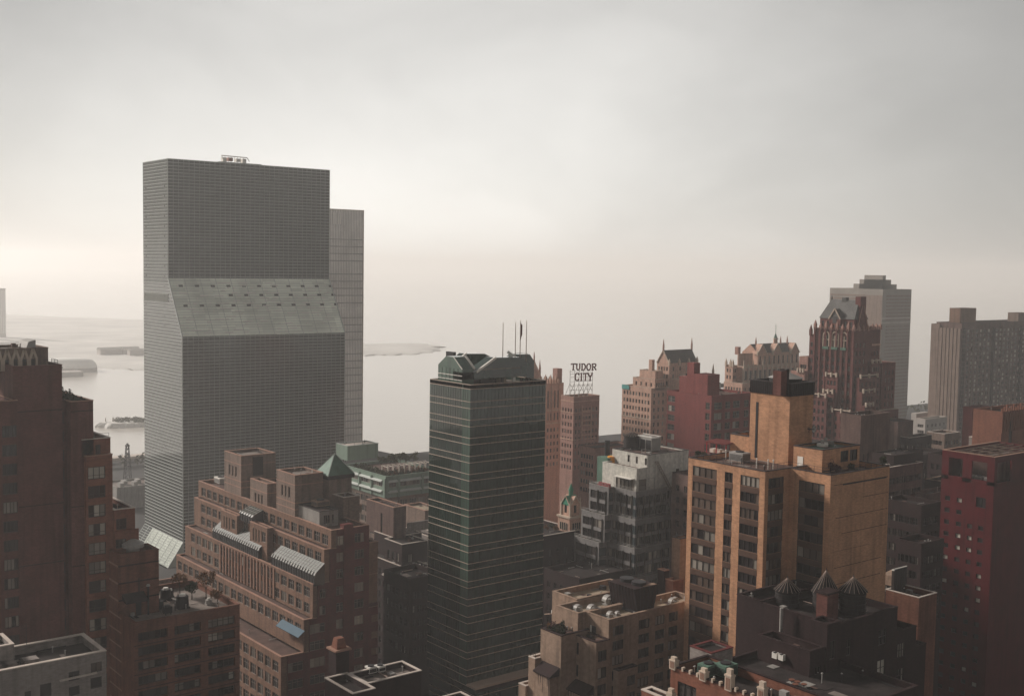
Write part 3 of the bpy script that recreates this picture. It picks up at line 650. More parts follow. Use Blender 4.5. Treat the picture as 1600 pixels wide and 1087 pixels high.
def acbox(x, y, z, a, b_, h, label, mt='metal', group=None):
    def f(part):
        c = part('casing'); c.box(x, y, z+.25, x+a, y+b_, z+h, M[mt]); part('fan_ring').cyl(x+a/2, y+b_/2, z+h, z+h+.18, min(a, b_)*.36, min(a, b_)*.36, M['dmetal'], 14)
        g_ = part('grille')
        for i in range(6): zz_ = z+.45+(h-.7)*i/6; g_.box(x+.1, y-.04, zz_, x+a-.1, y, zz_+.07, M['dmetal']); g_.box(x-.04, y+.1, zz_, x, y+b_-.1, zz_+.07, M['dmetal'])
        for xx in (x+.1, x+a-.25):
            for yy in (y+.1, y+b_-.25): part('skid').box(xx, yy, z, xx+.15, yy+.15, z+.25, M['dmetal'])
    return thing('air_conditioner', label, 'air conditioner', f, (x, y, z), group)
def watertank(x, y, z, r, hb, hc, label, group, leg=1.2, ribs=10):
    def f(part):
        s_ = part('support')
        for a in range(4): s_.box(x+r*.6*(1 if a % 2 else -1)-.15, y+r*.6*(1 if a > 1 else -1)-.15, z, x+r*.6*(1 if a % 2 else -1)+.15, y+r*.6*(1 if a > 1 else -1)+.15, z+leg, M['dmetal'])
        s_.box(x-r, y-r, z+leg-.3, x+r, y+r, z+leg, M['dmetal'])
        part('tub').cyl(x, y, z+leg, z+leg+hb, r, r*.96, M['wood'], 26)
        h = part('hoop')
        for i in range(7): h.cyl(x, y, z+leg+hb*(.06+.14*i), z+leg+hb*(.06+.14*i)+.06, r*1.02, r*1.02, M['dmetal'], 26)
        part('roof').cyl(x, y, z+leg+hb, z+leg+hb+hc, r*1.12, .08, M['tankroof'], 26)
        q = part('seam')
        for i in range(ribs*2):
            a = math.pi*i/ribs; q.bar((x+math.cos(a)*r*1.12, y+math.sin(a)*r*1.12, z+leg+hb+.03), (x+math.cos(a)*.1, y+math.sin(a)*.1, z+leg+hb+hc+.03), .05, M['rib'])
        part('finial').cyl(x, y, z+leg+hb+hc-.1, z+leg+hb+hc+.5, .12, .02, M['dmetal'], 8)
        l = part('ladder'); a = math.radians(230); lx, ly = x+math.cos(a)*r*1.08, y+math.sin(a)*r*1.08
        l.bar((lx-.2, ly+.1, z), (lx-.2, ly+.1, z+leg+hb), .06, M['dmetal']); l.bar((lx+.2, ly-.1, z), (lx+.2, ly-.1, z+leg+hb), .06, M['dmetal'])
        for i in range(12): l.bar((lx-.2, ly+.1, z+.4*i+.2), (lx+.2, ly-.1, z+.4*i+.2), .04, M['dmetal'])
    return thing('water_tank', label, 'water tank', f, (x, y, z), group)
def railing(b, pts, z, h, mt, post=1.6, w=.06):
    for a, c in zip(pts, pts[1:]):
        L_ = math.hypot(c[0]-a[0], c[1]-a[1]); n = max(1, int(L_/post))
        for i in range(n+1): x = a[0]+(c[0]-a[0])*i/n; y = a[1]+(c[1]-a[1])*i/n; b.box(x-w/2, y-w/2, z, x+w/2, y+w/2, z+h, mt)
        b.bar((a[0], a[1], z+h), (c[0], c[1], z+h), w, mt); b.bar((a[0], a[1], z+h*.5), (c[0], c[1], z+h*.5), w*.7, mt)

# ================================================================ A: STEPPED MAROON BRICK TOWER (left edge)
x0, y0, x1, y1, zt = place(20, 573.5, 195, 2, 96.6)
A = Bld('brick_apartment_tower', 'tall stepped maroon brick apartment tower with rooftop greenery, at the left edge', 'building', x0, y0, pal=P_MIX, fr='frame')
y1 = y0+22
A.block(x0, y0, x1, y1, 0, zt, 'brickA', 'tar', 'brickA', 1.1)
# left wing (photo left edge)
pz = zz(x0, y0-.8, 626); xl = x0-14; xw = ux((x0, y0-.8, pz), 27)
rz = [(zz(xw, y0-.8, 682+i*29.6), zz(xw, y0-.8, 664+i*29.6)) for i in range(14)]
wl = colx((x0, y0-.8, rz[0][1]), [(3, 26)])
A.block(xl, y0-.8, xw, y0+12, 0, pz, 'brickA', 'tar', 'coping', 1.0, wy=grid(wl, rz, 4, (), P_MIX)+grid([(wl[0][0]-6, wl[0][0]-2.6)], rz, 4, (), P_MIX))
# second step (px 97-145)
yb = y0-1.6; z2 = zz(x1, yb, 629); p = Vector((x1, yb, z2)); xs = ux(p, 110); xe = ux(p, 145.5)
xs0 = ux(Vector((x1, y0, z2)), 96.6)
rw = [(zz(xs, yb, 645.5+18+i*29.4), zz(xs, yb, 645.5+i*29.4)) for i in range(15)]
A.block(x1+.02, yb+2.4, xs, y0+16, 0, z2, 'brickA', 'tar', 'brickA', .9, wy=grid([(x1+.25, xs-.4)], rw, 2, (), P_MIX))
A.block(xs+.02, yb, xe, y0+18, 0, z2+.05, 'brickA', 'tar', 'coping', .9)
# third step
y3 = yb-1.0; z3 = zz(xe, y3, 712); p = Vector((xe, y3, z3)); xb = ux(p, 134); xc = ux(p, 175.5)
rw3 = [(zz(xe, y3, 729+19+i*29.6), zz(xe, y3, 729+i*29.6)) for i in range(12)]
A.block(xb, y3, xc, y0+14, 0, z3, 'brickA2', 'tar', 'coping', .5, wy=grid([(xb+.35, ux(Vector((xb, y3, rw3[0][1])), 164.5))], rw3, 3, (.3,), P_LIGHT))
z3b = zz(xe, y3+1, 686); A.block(xe-2.0, y3+1.0, ux(Vector((xe, y3+1, z3b)), 172.5), y0+12, z3-.45, z3b, 'brickA2', 'tar', 'wcoping', .8, wy=[(ux((xe, y3+1, z3b), 149), ux((xe, y3+1, z3b), 157), z3+.1, z3b-1.0, 2, (.35,), P_LIGHT)])
# fourth step
y4 = y3-.6; z4 = zz(xc, y4, 797); p = Vector((xc, y4, z4)); xd = ux(p, 211)
rw4 = [(zz(xc, y4, 811+i*30.5+17), zz(xc, y4, 811+i*30.5)) for i in range(2)]
A.block(xc+.02, y4, xd, y0+12, 0, z4, 'brickA2', 'tar', 'wcoping', .8, wy=[(ux(p, 181.5), ux(p, 197.5), rw4[0][0], rw4[0][1], 3, (.35,), P_LIGHT)])
z5 = zz(xc, y4-.5, 830); A.block(xc+.03, y4-.5, ux(p, 215), y4-.02, 0, z5, 'brickA2', 'brickA2', None, 0, wy=[(ux(p, 178.5), ux(p, 195), zz(xc, y4-.5, 857), zz(xc, y4-.5, 843), 3, (.35,), P_LIGHT)])
# belt lines
bl = A.mb('belt_course')
for py in (644, 793, 886): z = zz(x0, y0, py); bl.box(xw+.02, y0-.05, z-.08, x1, y0, z+.08, M['brickF']); z = zz(xs, yb, py-1); bl.box(xs+.02, yb-.05, z-.08, xb if z < z3 else xe, yb, z+.08, M['brickF'])
# penthouse with gabled arches
zp0 = zt-1.1; ypn = y0+5; q0 = Vector((x0, ypn, zp0)); xpr = ux(q0, 75.5); zp = zz(xpr, ypn, 543.5)
A.block(x0-8, ypn, xpr, ypn+9, zp0, zp, 'brickD2', 'tar', 'brickD2', .3, part='penthouse')
ar = A.mb('arch')
for i in range(5):
    xa = ux(q0, -8+i*13.6); xb_ = ux(q0, -8+i*13.6+10.5); za = zz(x0, ypn, 562); zt_ = zz(x0, ypn, 546.5); xm = (xa+xb_)/2
    ar.bar((xa, ypn-.12, zp0), (xa, ypn-.12, za), .35, M['stone']); ar.bar((xb_, ypn-.12, zp0), (xb_, ypn-.12, za), .35, M['stone'])
    ar.bar((xa, ypn-.12, za), (xm, ypn-.12, zt_), .4, M['stone']); ar.bar((xm, ypn-.12, zt_), (xb_, ypn-.12, za), .4, M['stone'])
    A.mb('penthouse_glazing').box(xa+.25, ypn-.06, zp0, xb_-.25, ypn-.02, za, M['g_dark'])
pc_ = A.mb('roof_cap'); xa = ux(q0, 44); xb_ = ux(q0, 59); pc_.prism([(xa,ypn+1,zp),(xb_,ypn+1,zp),(xb_,ypn+6,zp),(xa,ypn+6,zp)], [(xb_-1.2,ypn+1,zp+1.1),(xb_,ypn+1,zp+1.4),(xb_,ypn+6,zp+1.4),(xb_-1.2,ypn+6,zp+1.1)], M['metal'])
rl = A.mb('railing'); railing(rl, [(x1-2.6, y0+.6), (x1-.5, y0+.6), (x1-.5, y0+4)], zt, .9, M['dmetal']); railing(rl, [(xe+.2, y3+1.3), (ux((xe, y3+1, z3b), 171), y3+1.3)], z3b, .9, M['metal'])
A.done()
for i in range(9):
    shrub(x1+.9+i*(xe-x1-2.0)/8, (yb+3.4 if x1+.9+i*(xe-x1-2.0)/8 < xs+.5 else yb+1.4)+random.uniform(0, 1.2), z2-.8, .55+.1*(i % 3), [3.2, 2.9, 3.0, 2.3, 1.9, 1.7, 1.5, 1.6, 1.2][i], 'foliage', 'dark bushy evergreen in the roof planting of the maroon brick tower', 'evergreens on the maroon tower terrace', i+10, 130, .22, 'evergreen_shrub')
for i in range(5): mushroom(x0+1.5+i*1.7, y0+2+i % 2, zt-1.1, .4+.1*(i % 3), 'small grey ventilator among the clutter on the maroon tower roof', 'ventilators on the maroon tower roof')

# ================================================================ C: RUSSET BUILDING with stair tower and roof fans
x0, y0, x1, y1, zt = place(209.5, 974, 196, 146, 374.5)
Cb = Bld('apartment_block', 'russet brick apartment block with a stair tower and fans on its roof, bottom left', 'building', x0, y0, pal=P_MIX, reveal=.8)
cols = colx((x0, y0, zt-2), [(216, 262.5), (272.7, 314), (325.5, 367.5)])
rw = [(zz(x0, y0, 990+14.5+i*22.9), zz(x0, y0, 990+i*22.9)) for i in range(9)]
Cb.block(x0, y0, x1, y1, 0, zt, 'brickC', 'gravel', 'brickC', 1.0, wy=grid(cols[:1], rw, 5, (), P_DARK)+grid(cols[1:], rw, 5, (.6,), P_MIX), cw=.5)
bl = Cb.mb('belt_course')
for p_ in range(9): z = zz(x0, y0, 1010+i) if 0 else rw[p_][0]-.5; bl.box(x0, y0-.04, z-.05, x1, y0, z+.05, M['brickF'])
for i in range(8):
    z = zz(x0, y0, 980+i*22.9); bl.box(x0-.05, y0+6, z-.12, x0, y1-2, z+.12, M['coping'])
# balconies' rail line
p = Vector((x0, y0, zt)); 
# stair tower
pk = at_z(184.5, 867.3, zt+17.0) if 0 else None
# find tower height so that its base stands 1 m back from the -Y edge
zs = zz(x0+.3, y0+4.5, 868); tx0 = x0+.02
best = None
for i in range(300):
    yy = y0+2+i*.05; zq = zz(x0+.02, yy, 867.3); r = Vector((x0+.02, yy, zq))-Vector((0, 0, CZ)); px = 800+F*r.dot(RT)/r.dot(FW)
    if best is None or abs(px-184.5) < best[0]: best = (abs(px-184.5), yy, zq)
ty, tz = best[1], best[2]; P = Vector((x0, ty, tz)); tx1 = ux(P, 248); ty1 = uy(P, 167.5)
Cb.block(x0+.02, ty, tx1, ty1, zt-1, tz, 'brickC', 'tar', 'brickC', 1.2, part='stair_tower', cw=.5)
bl2 = Cb.mb('tower_band')
for py in (885, 912, 938.5): z = zz(x0, ty, py); bl2.box(x0+.02, ty-.06, z-.12, tx1, ty, z+.12, M['brickF']); bl2.box(x0-.05, ty, z-.15, x0+.02, ty1, z+.15, M['coping'])
zc_ = zz(x0, ty, 934); xcn = ux(P, 224); Cb.mb('canopy').prism([(x0+.6, ty-2.2, zc_-.7), (xcn, ty-2.2, zc_-.7), (xcn, ty-.07, zc_-.5), (x0+.6, ty-.07, zc_-.5)], [(x0+.6, ty-2.2, zc_-.5), (xcn, ty-2.2, zc_-.5), (xcn, ty-.07, zc_+.6), (x0+.6, ty-.07, zc_+.6)], M['tar'])
dx = ux(P, 211.5); Cb.mb('door').box(dx, ty-.1, zt-1, ux(P, 220), ty-.02, zt+2.2, M['dmetal'])
pi = Cb.mb('vent_pipe'); xp = ux(P, 229.5); pi.cyl(xp, ty-.5, zt-1, zz(xp, ty, 914), .16, .16, M['dmetal'], 8); pi.cyl(xp, ty-.5, zz(xp, ty, 914), zz(xp, ty, 911), .4, .25, M['metal'], 10); xp = ux(P, 216.5); pi.bar((xp, ty-.12, zz(xp, ty, 933)), (xp, ty-.12, zz(xp, ty, 902)), .12, M['dmetal'])
Cb.done()
mushroom((x0+tx1)/2, (ty+ty1)/2, tz-1.2, 1.9, 'large dark ribbed cowl sunk in the top of the russet stair tower')
zr_ = zt-1
def onroof(px, py, z): p = at_z(px, py, z); return p.x, p.y
for i, (px, py, r, h, dk) in enumerate(((259, 937, 1.0, 2.0, True), (285, 949, 1.15, 2.2, True), (267, 924+8, .5, 1.2, True), (326, 944, .6, .9, False))):
    x, y = onroof(px, py, zr_); fan(x, y, zr_, r, h, ['dark drum fan with a white cap beside the russet stair tower', 'largest black drum fan with a white cap mid roof of the russet block', 'small dark fan behind the big black drum fans on the russet block', 'low metal fan with a white cap by the trees on the russet block'][i], dk)
x, y = onroof(258, 961, zr_); acbox(x, y, zr_, 1.3, 1.3, 1.4, 'small black cube unit at the front of the russet roof', 'dmetal')
x, y = onroof(242, 955, zr_); acbox(x, y, zr_, 1.6, 2.4, 1.6, 'dark low unit beside the foot of the russet stair tower', 'dmetal')
b = MB(); x, y = onroof(207, 966, zr_); b.cyl(x+.5, y+1.5, zr_, zr_+.7, .5, .4, M['metal'], 12); b.cyl(x+.5, y+1.5, zr_+.7, zr_+2.6, .05, .05, M['dmetal'], 8); single('roof_vent', 'small white-capped vent with a rod at the corner of the russet roof', 'vent', b, (x+.5, y+1.5, zr_))
for i, (px, py, h, r, mt_) in enumerate(((281, 928, 4.6, 2.0, 'autumn'), (322, 935, 5.0, 2.2, 'autumn'), (300, 936, 3.2, 1.5, 'foliage'), (340, 943, 2.6, 1.5, 'autumn'))):
    x, y = onroof(px, py, zr_); tree(x, y, zr_, h, r, mt_, ['thin rust-leaved tree at the back corner of the russet roof', 'taller rust-leaved tree near the right end of the russet roof', 'dark bushy small tree between the two rust-leaved ones', 'low rust-leaved tree at the front right of the russet roof'][i], seed=i+3, n=380, sz=.2)

# ================================================================ B: WHITE PAINTED BUILDING (bottom left corner)
x0, y0, x1, y1, zt = place(166, 1016.5, 172, 148, 168)
y1 = y0+10; xL = x0-40
Bw = Bld('painted_brick_building', 'grey-white painted brick building with a dark sunken roof, bottom left corner', 'building', xL, y0, pal=P_DARK)
p = Vector((x0, y0, zt))
def bx(a): return ux(p, a)
w1 = [(bx(107), bx(124), zz(x0, y0, 1052), zz(x0, y0, 1038), 2, (), P_DARK), (bx(142), bx(159), zz(x0, y0, 1046), zz(x0, y0, 1031), 2, (), [('blindb', 1)]),
      (bx(62), bx(80), zz(x0, y0, 1068), zz(x0, y0, 1048), 1, (), P_DARK), (bx(38), bx(48), zz(x0, y0, 1067), zz(x0, y0, 1054), 1, (), P_DARK), (bx(-12), bx(17), zz(x0, y0, 1080), zz(x0, y0, 1060), 2, (), [('blindb', 1)]),
      (bx(107), bx(124), zz(x0, y0, 1075), zz(x0, y0, 1061), 1, (), P_DARK), (bx(141), bx(159), zz(x0, y0, 1071), zz(x0, y0, 1054), 1, (), P_DARK), (bx(62), bx(82), zz(x0, y0, 1090), zz(x0, y0, 1072), 2, (), P_DARK), (bx(39), bx(48), zz(x0, y0, 1092), zz(x0, y0, 1078), 1, (), P_DARK)]
Bw.block(xL, y0, x0, y1, 0, zt, 'whitebr', 'tar', 'wcoping', 1.3, wy=w1, cw=.6)
zq = zz(x0-22, y0+6, 985)
Bw.block(xL+.5, y0+5, bx(38), y1+1, zt-1.2, zt+1.9, 'whitebr', 'tar', 'wcoping', .8, part='stair_head')
b_ = Bw.mb('canopy'); za = zz(bx(92), y0, 1062); b_.bar((bx(92), y0-.3, za), (bx(150), y0-.3, za+.1), .25, M['wcoping'])
for xx in (bx(10), bx(25), bx(60)): Bw.mb('roof_bulkhead').box(xx-1.0, y0+3, zt-1.3, xx+1.0, y0+4.8, zt-.2, M['whitebr'])
Bw.done()
for i, a in enumerate((20, 30)): mushroom(bx(a), y0+2.2, zt-1.3, .5, ['left of two small silver ventilators on the white painted roof', 'right of two small silver ventilators on the white painted roof'][i])
b = MB(); b.cyl(bx(72), y1-.5, zt, zt+3.2, .05, .04, M['dmetal'], 6); b.bar((bx(72)-.5, y1-.5, zt+2.6), (bx(72)+.5, y1-.5, zt+2.6), .05, M['dmetal']); single('aerial', 'thin dark aerial on the back parapet of the white painted building', 'aerial', b, (bx(72), y1-.5, zt))

# ================================================================ D: TIERED TAN BRICK BUILDING with glasshouses
x0, y0, x1, _, zA = place(517.5, 829, 255, 480, 576)
Dn = Bld('tiered_brick_building', 'large tiered tan and oxblood brick building with sloping glasshouses and square roof towers', 'building', x0, y0, pal=P_MIX, fr='lframe')
DX = {}
def tier_x(px, py):
    best = None
    for i in range(700):
        x = x0-i*.05; z = zz(x, y0, py); r = Vector((x, y0, z))-Vector((0, 0, CZ)); q = 800+F*r.dot(RT)/r.dot(FW)
        if best is None or abs(q-px) < best[0]: best = (abs(q-px), x, z)
    return best[1], best[2]
xB, zB = tier_x(506.7, 859); xC, zC = tier_x(489, 913); xD, zD = tier_x(475, 969); xE, zE = tier_x(439.6, 1027)
yA = uy((x0, y0, zA), 310); yBf = uy((xB, y0, zB), 303.5); yC = uy((xC, y0, zC), 289.4); yD = uy((xD, y0, zD), 275.5)
# red -Y face windows (photo columns) shared by all tiers
red1 = colx((x0, y0, zA-3), [(525, 541.5), (553.5, 568)])
rr = [(zz(x0, y0, 838.5+14.5+i*26.1), zz(x0, y0, 838.5+i*26.1)) for i in range(11)]
base_wy = grid(red1, rr, 3, (.68,), P_LIGHT)
FH = (zA-zE)/7.6
def xface_windows(xf, ya, yb, zt_, nrow, ww=2.75, step=3.6, first=1.3, h=2.3, fh=3.45, pal=P_DARK, n=3, skip=()):
    o = []; k = 0; y = ya+1.4
    while y+ww < yb-.8:
        if not any(a < y+ww/2 < c for a, c in skip):
            for r_ in range(nrow): z1_ = zt_-first-r_*fh; o.append((y, y+ww, z1_-h, z1_, n, (.62,), pal))
        y += step
    return o
# towers on the roof are flush with tier A; tier A
b1 = zB
Dn.block(x0, y0, x1, yA, zB, zA, 'brickD', 'tarbr', 'coping', .7, wx=xface_windows(x0, y0, yA, zA, 1), wy=[], cw=.5)
Dn.block(xB, y0+.05, x0+12, yBf, zC, zB, 'brickD', 'tarbr', 'coping', .3, wx=xface_windows(xB, y0, yBf, zB, 2, first=.9, h=2.2, fh=3.3), cw=.5)
Dn.block(xC, y0+.1, x0+12, yC, zD, zC, 'brickD', 'tarbr', 'coping', .3, wx=xface_windows(xC, y0, yC, zC, 2, first=1.0, h=2.3, fh=3.6, pal=P_MIX), cw=.5)
Dn.block(xD, y0+.15, x0+12, yD, zE, zD, 'brickD', 'tarbr', 'coping', .3, wx=xface_windows(xD, y0, yD, zD, 2, first=1.2, h=2.4, fh=3.6), cw=.5)
Dn.block(xE, y0+.2, x0+12, yD+4, 0, zE, 'brickD', 'tarbr', 'coping', .9, wx=xface_windows(xE, y0, yD, zE, 4, first=1.4, h=2.4, fh=3.6), cw=.5)
# oxblood front: a slab standing just proud of the tiers on the -Y side
fw = Dn.mb('red_wall'); ch = 3.0
fxl = [(x0+1.4, zA, zB), (x0+1.0-1.4, zB, zC), (ux((x0, y0, zC), 498.5)-.4, zC, zD), (ux((x0, y0, zD), 483), zD, zE), (ux((x0, y0, zE), 449), zE, 0)]
extra = {2: [(498.5, 508)], 3: [(483.5, 507)], 4: [(449, 473), (483.5, 507)]}
for i, (xa, zt_, zb_) in enumerate(fxl):
    ws = [q for q in base_wy if zb_ < (q[2]+q[3])/2 < zt_]
    ws = [(a, b__, max(p_, zb_+.1), min(q_, zt_-.15), n, h_, pl_) for a, b__, p_, q_, n, h_, pl_ in ws]
    if i in extra:
        cc = colx((x0, y0, zt_-2), extra[i]); ws += [(a, b__, p_, q_, 3 if i > 2 else 2, (.68,), P_MIX) for a, b__ in cc for (p_, q_) in rr if zb_+.1 < p_ and q_ < zt_-.1 and a > xa]
    fw.facade('Y', y0-.25, xa, x1, zb_, zt_, [q[:4] for q in ws], M['brickR'], .3)
    fw.poly([(xa,y0-.25,zb_),(xa,y0-.25,zt_),(xa,y0+.3,zt_),(xa,y0+.3,zb_)], M['brickR']); fw.poly([(x1,y0-.25,zb_),(x1,y0+.3,zb_),(x1,y0+.3,zt_),(x1,y0-.25,zt_)], M['brickR'])
    for q in ws: Dn.window('Y', y0-.25, *q)
fw.box(x0+1.4, y0-.25, zA, x1, y0+.1, zA+.12, M['brickR'])
xq = ux((x0, y0, zA), 543); fw.box(xq-1.2, y0-.45, zE, xq+1.2, y0-.26, zA+1.0, M['brickR']); fw.box(xq-1.2, y0-.26, zA+.13, xq+1.2, y0+1.2, zA+1.0, M['brickR'])
for py in (889, 995): pass
# right-hand oxblood shoulder lower down
zR = zz(x1, y0+1, 889); Dn.block(x1+.02, y0+.5, ux((x1, y0+.5, zR), 581), y0+14, 0, zR, 'brickR', 'tar', 'wcoping', .5)
zR2 = zz(x1, y0+1, 941); xr2 = ux((x1, y0+.3, zR2), 590); Dn.block(x1+.05, y0+.1, xr2, y0+.45, 0, zR2, 'brickR', 'tar', None, 0, wy=grid([(x1+1.0, x1+2.6)], [(zz(x1, y0, 973+i*26), zz(x1, y0, 962+i*26)) for i in range(5)], 2, (.5,), P_MIX))
# quoin-like bays on the long face
for (pa, pb, top, bot, xf, pw) in ((390.5, 417.5, 818, 0, None, 0), (345, 370, 799, 0, None, 0)):
    za = zB+.4; xf = xB-1.6; ya_ = uy((xf, y0+30, za), pb); yb__ = uy((xf, y0+30, za), pa)
    Dn.block(xf, ya_, xB, yb__, zC, za, 'brickD', 'tarbr', 'coping', .3, wx=[(ya_+.9, ya_+2.9, za-3.6, za-1.1, 2, (.6,), P_DARK)]+[(ya_+3.9+k*1.5, ya_+4.6+k*1.5, za-4.2, za-1.1, 1, (), P_DARK) for k in range(3) if ya_+4.9+k*1.5 < yb__])
# vertical fins between the narrow windows below the long glasshouse
fn = Dn.mb('pier')
yy = y0+18
while yy < yC-22:
    fn.box(xC-.25, yy, zD+.2, xC, yy+.35, zC-.3, M['coping']); yy += 1.7
# glasshouses on tier C roof
def glasshouse(part, ya_, yb__, zbase, xf, xb, h):
    g_ = part('glass_slope'); g_.prism([(xf+.4,ya_,zbase+h*.62),(xb,ya_,zbase+h),(xb,yb__,zbase+h),(xf+.4,yb__,zbase+h*.62)], [(xf+.4,ya_,zbase+h*.62+.06),(xb,ya_,zbase+h+.06),(xb,yb__,zbase+h+.06),(xf+.4,yb__,zbase+h*.62+.06)], M['g_roof'])
    w_ = part('glass_front'); w_.box(xf+.05, ya_, zbase, xf+.1, yb__, zbase+h*.5, M['g_dark']); w_.box(xf, ya_, zbase, xb, ya_+.08, zbase+h*.5, M['g_dark'])
    w_.prism([(xf+.05,ya_,zbase+h*.5),(xf+.1,ya_,zbase+h*.5),(xf+.1,yb__,zbase+h*.5),(xf+.05,yb__,zbase+h*.5)], [(xf+.4,ya_,zbase+h*.62),(xf+.45,ya_,zbase+h*.62),(xf+.45,yb__,zbase+h*.62),(xf+.4,yb__,zbase+h*.62)], M['g_roof'])
    w_.prism([(xf,ya_,zbase+h*.5),(xb,ya_,zbase+h*.5),(xb,ya_+.08,zbase+h*.5),(xf,ya_+.08,zbase+h*.5)], [(xb-.1,ya_,zbase+h),(xb,ya_,zbase+h),(xb,ya_+.08,zbase+h),(xb-.1,ya_+.08,zbase+h)], M['g_dark'])
    n = int((yb__-ya_)/1.15); r_ = part('rib')
    for i in range(n+1):
        y = ya_+(yb__-ya_)*i/n
        r_.bar((xf+.4, y, zbase+h*.62+.1), (xb, y, zbase+h+.1), .075, M['metal']); r_.bar((xf, y, zbase+h*.5), (xf+.4, y, zbase+h*.62+.1), .24, M['metal']); r_.bar((xf, y, zbase), (xf, y, zbase+h*.5), .1, M['dmetal'])
    for f_ in (.3, .6): r_.bar((xf+.4+(xb-xf-.4)*f_, ya_, zbase+h*(.62+.38*f_)+.1), (xf+.4+(xb-xf-.4)*f_, yb__, zbase+h*(.62+.38*f_)+.1), .08, M['metal'])
for i, (pa, pb) in enumerate(((404, 333), (492, 425))):
    z_ = zC-.3; ya_ = uy((xC+.3, y0, zC+1.7), pa); yb__ = uy((xC+.3, y0, zC+1.7), pb)
    r_ = [None]
    def gfn(part, ya_=ya_, yb__=yb__): glasshouse(part, ya_, yb__, zC-.3, xC+.2, xB-.05, 4.6)
    parts = {}
    class PP: pass
    gfn(lambda k, i=i: Dn.mb(k+'#g%d' % i))
za = zB-.2; ya_ = uy((xB-1.5, y0+30, zB), 392); yb__ = uy((xB-1.5, y0+30, zB), 373)
def gs(part): glasshouse(part, ya_, yb__, zB-.3, xB-1.2, x0+.6, 3.4)
gs(lambda k: Dn.mb(k+'#s'))
# roof towers
def rooftower(pxc, pyc, pxl, pxr, wall, pyb, bands=True, slots=3, xf=None, part='roof_tower', roof='gravel', back=0):
    """tower whose -X face is flush with tier A"""
    xf = x0+.02 if xf is None else xf; best = None
    for i in range(1400):
        y = y0+i*.05; z = zz(xf, y, pyc); r = Vector((xf, y, z))-Vector((0, 0, CZ)); q = 800+F*r.dot(RT)/r.dot(FW)
        if best is None or abs(q-pxc) < best[0]: best = (abs(q-pxc), y, z)
    y, z = best[1], best[2]; P = Vector((xf, y, z)); xr = ux(P, pxr); yl = uy(P, pxl)
    ws = []
    if slots:
        for k in range(slots):
            u = y+(yl-y)*(.22+.56*(k+.5)/slots); ws.append((u-.45, u+.45, z-5.6, z-3.0, 1, (), P_DARK))
            ws.append((u-.4, u+.4, z-13.2, z-8.6, 1, (.3, .6), P_DARK))
    Dn.block(xf, y, xr, yl, zA-.7, z, wall, roof, 'coping', .6, wx=ws, part=part, cw=.5)
    if bands:
        bb = Dn.mb('stone_band')
        for dz in (2.2, 6.4, 7.9):
            if z-dz > zA: bb.box(xf-.06, y-.06, z-dz-.1, xr, y, z-dz+.1, M['coping']); bb.box(xf-.06, y, z-dz-.1, xf, yl, z-dz+.1, M['coping'])
    return xf, y, xr, yl, z
t1 = rooftower(376.8, 712.7, 350.5, 430.7, 'brickD2', 0)
t3 = rooftower(461, 743, 432, 505, 'brickD2', 0)
t2 = rooftower(417.5, 756.5, 391, 433, 'brickD2', 0, slots=3)
# dark notch in the back of the first tower
nb = Dn.mb('louvre_recess'); nx = ux((t1[0], t1[1], t1[4]), 395); nx2 = ux((t1[0], t1[1], t1[4]), 411); nb.box(nx, t1[1]-.08, t1[4]-5.2, nx2, t1[1]-.02, t1[4]-.5, M['tar'])
# green pyramid tower
yP = t3[3]-4; P = at_d(516, 742, (Vector((x0+12, yP, zA))-Vector((0,0,CZ))).dot(FW)+0)
px0 = t3[2]+.6; best = None
for i in range(800):
    y = y0+4+i*.05; z = zz(px0, y, 743); r = Vector((px0, y, z))-Vector((0,0,CZ)); q = 800+F*r.dot(RT)/r.dot(FW)
    if best is None or abs(q-514) < best[0]: best = (abs(q-514), y, z)
py_, pz_ = best[1], best[2]; pxr_ = ux((px0, py_, pz_), 549.5); pyl_ = uy((px0, py_, pz_), 502)
pyl_ = max(pyl_, py_+(pxr_-px0)*.9)
Dn.block(px0, py_, pxr_, pyl_, zA-.7, pz_-.5, 'brickD2', 'tar', None, 0, part='roof_tower')
lowz = zz(px0, py_-4, 777); Dn.block(px0+1, py_-5, ux((px0, py_-5, lowz), 562), py_-.02, zA-6, lowz, 'brickD2', 'tar', 'wcoping', .5, part='roof_tower')
pr_ = Dn.mb('pyramid_roof'); e = .5; cxp, cyp = (px0+pxr_)/2, (py_+pyl_)/2; za_ = zz(cxp, cyp, 708)
base = [(px0-e,py_-e,pz_),(pxr_+e,py_-e,pz_),(pxr_+e,pyl_+e,pz_),(px0-e,pyl_+e,pz_)]
for i in range(4): pr_.poly([base[i], base[(i+1) % 4], (cxp, cyp, za_)], M['patina']); Dn.mb('roof_ridge').bar(base[i], (cxp, cyp, za_+.05), .16, M['mull'])
pr_.box(px0-e, py_-e, pz_-.9, pxr_+e, pyl_+e, pz_, M['tar'])
Dn.mb('finial').cyl(cxp, cyp, za_-.2, za_+1.0, .12, .02, M['patina'], 8)
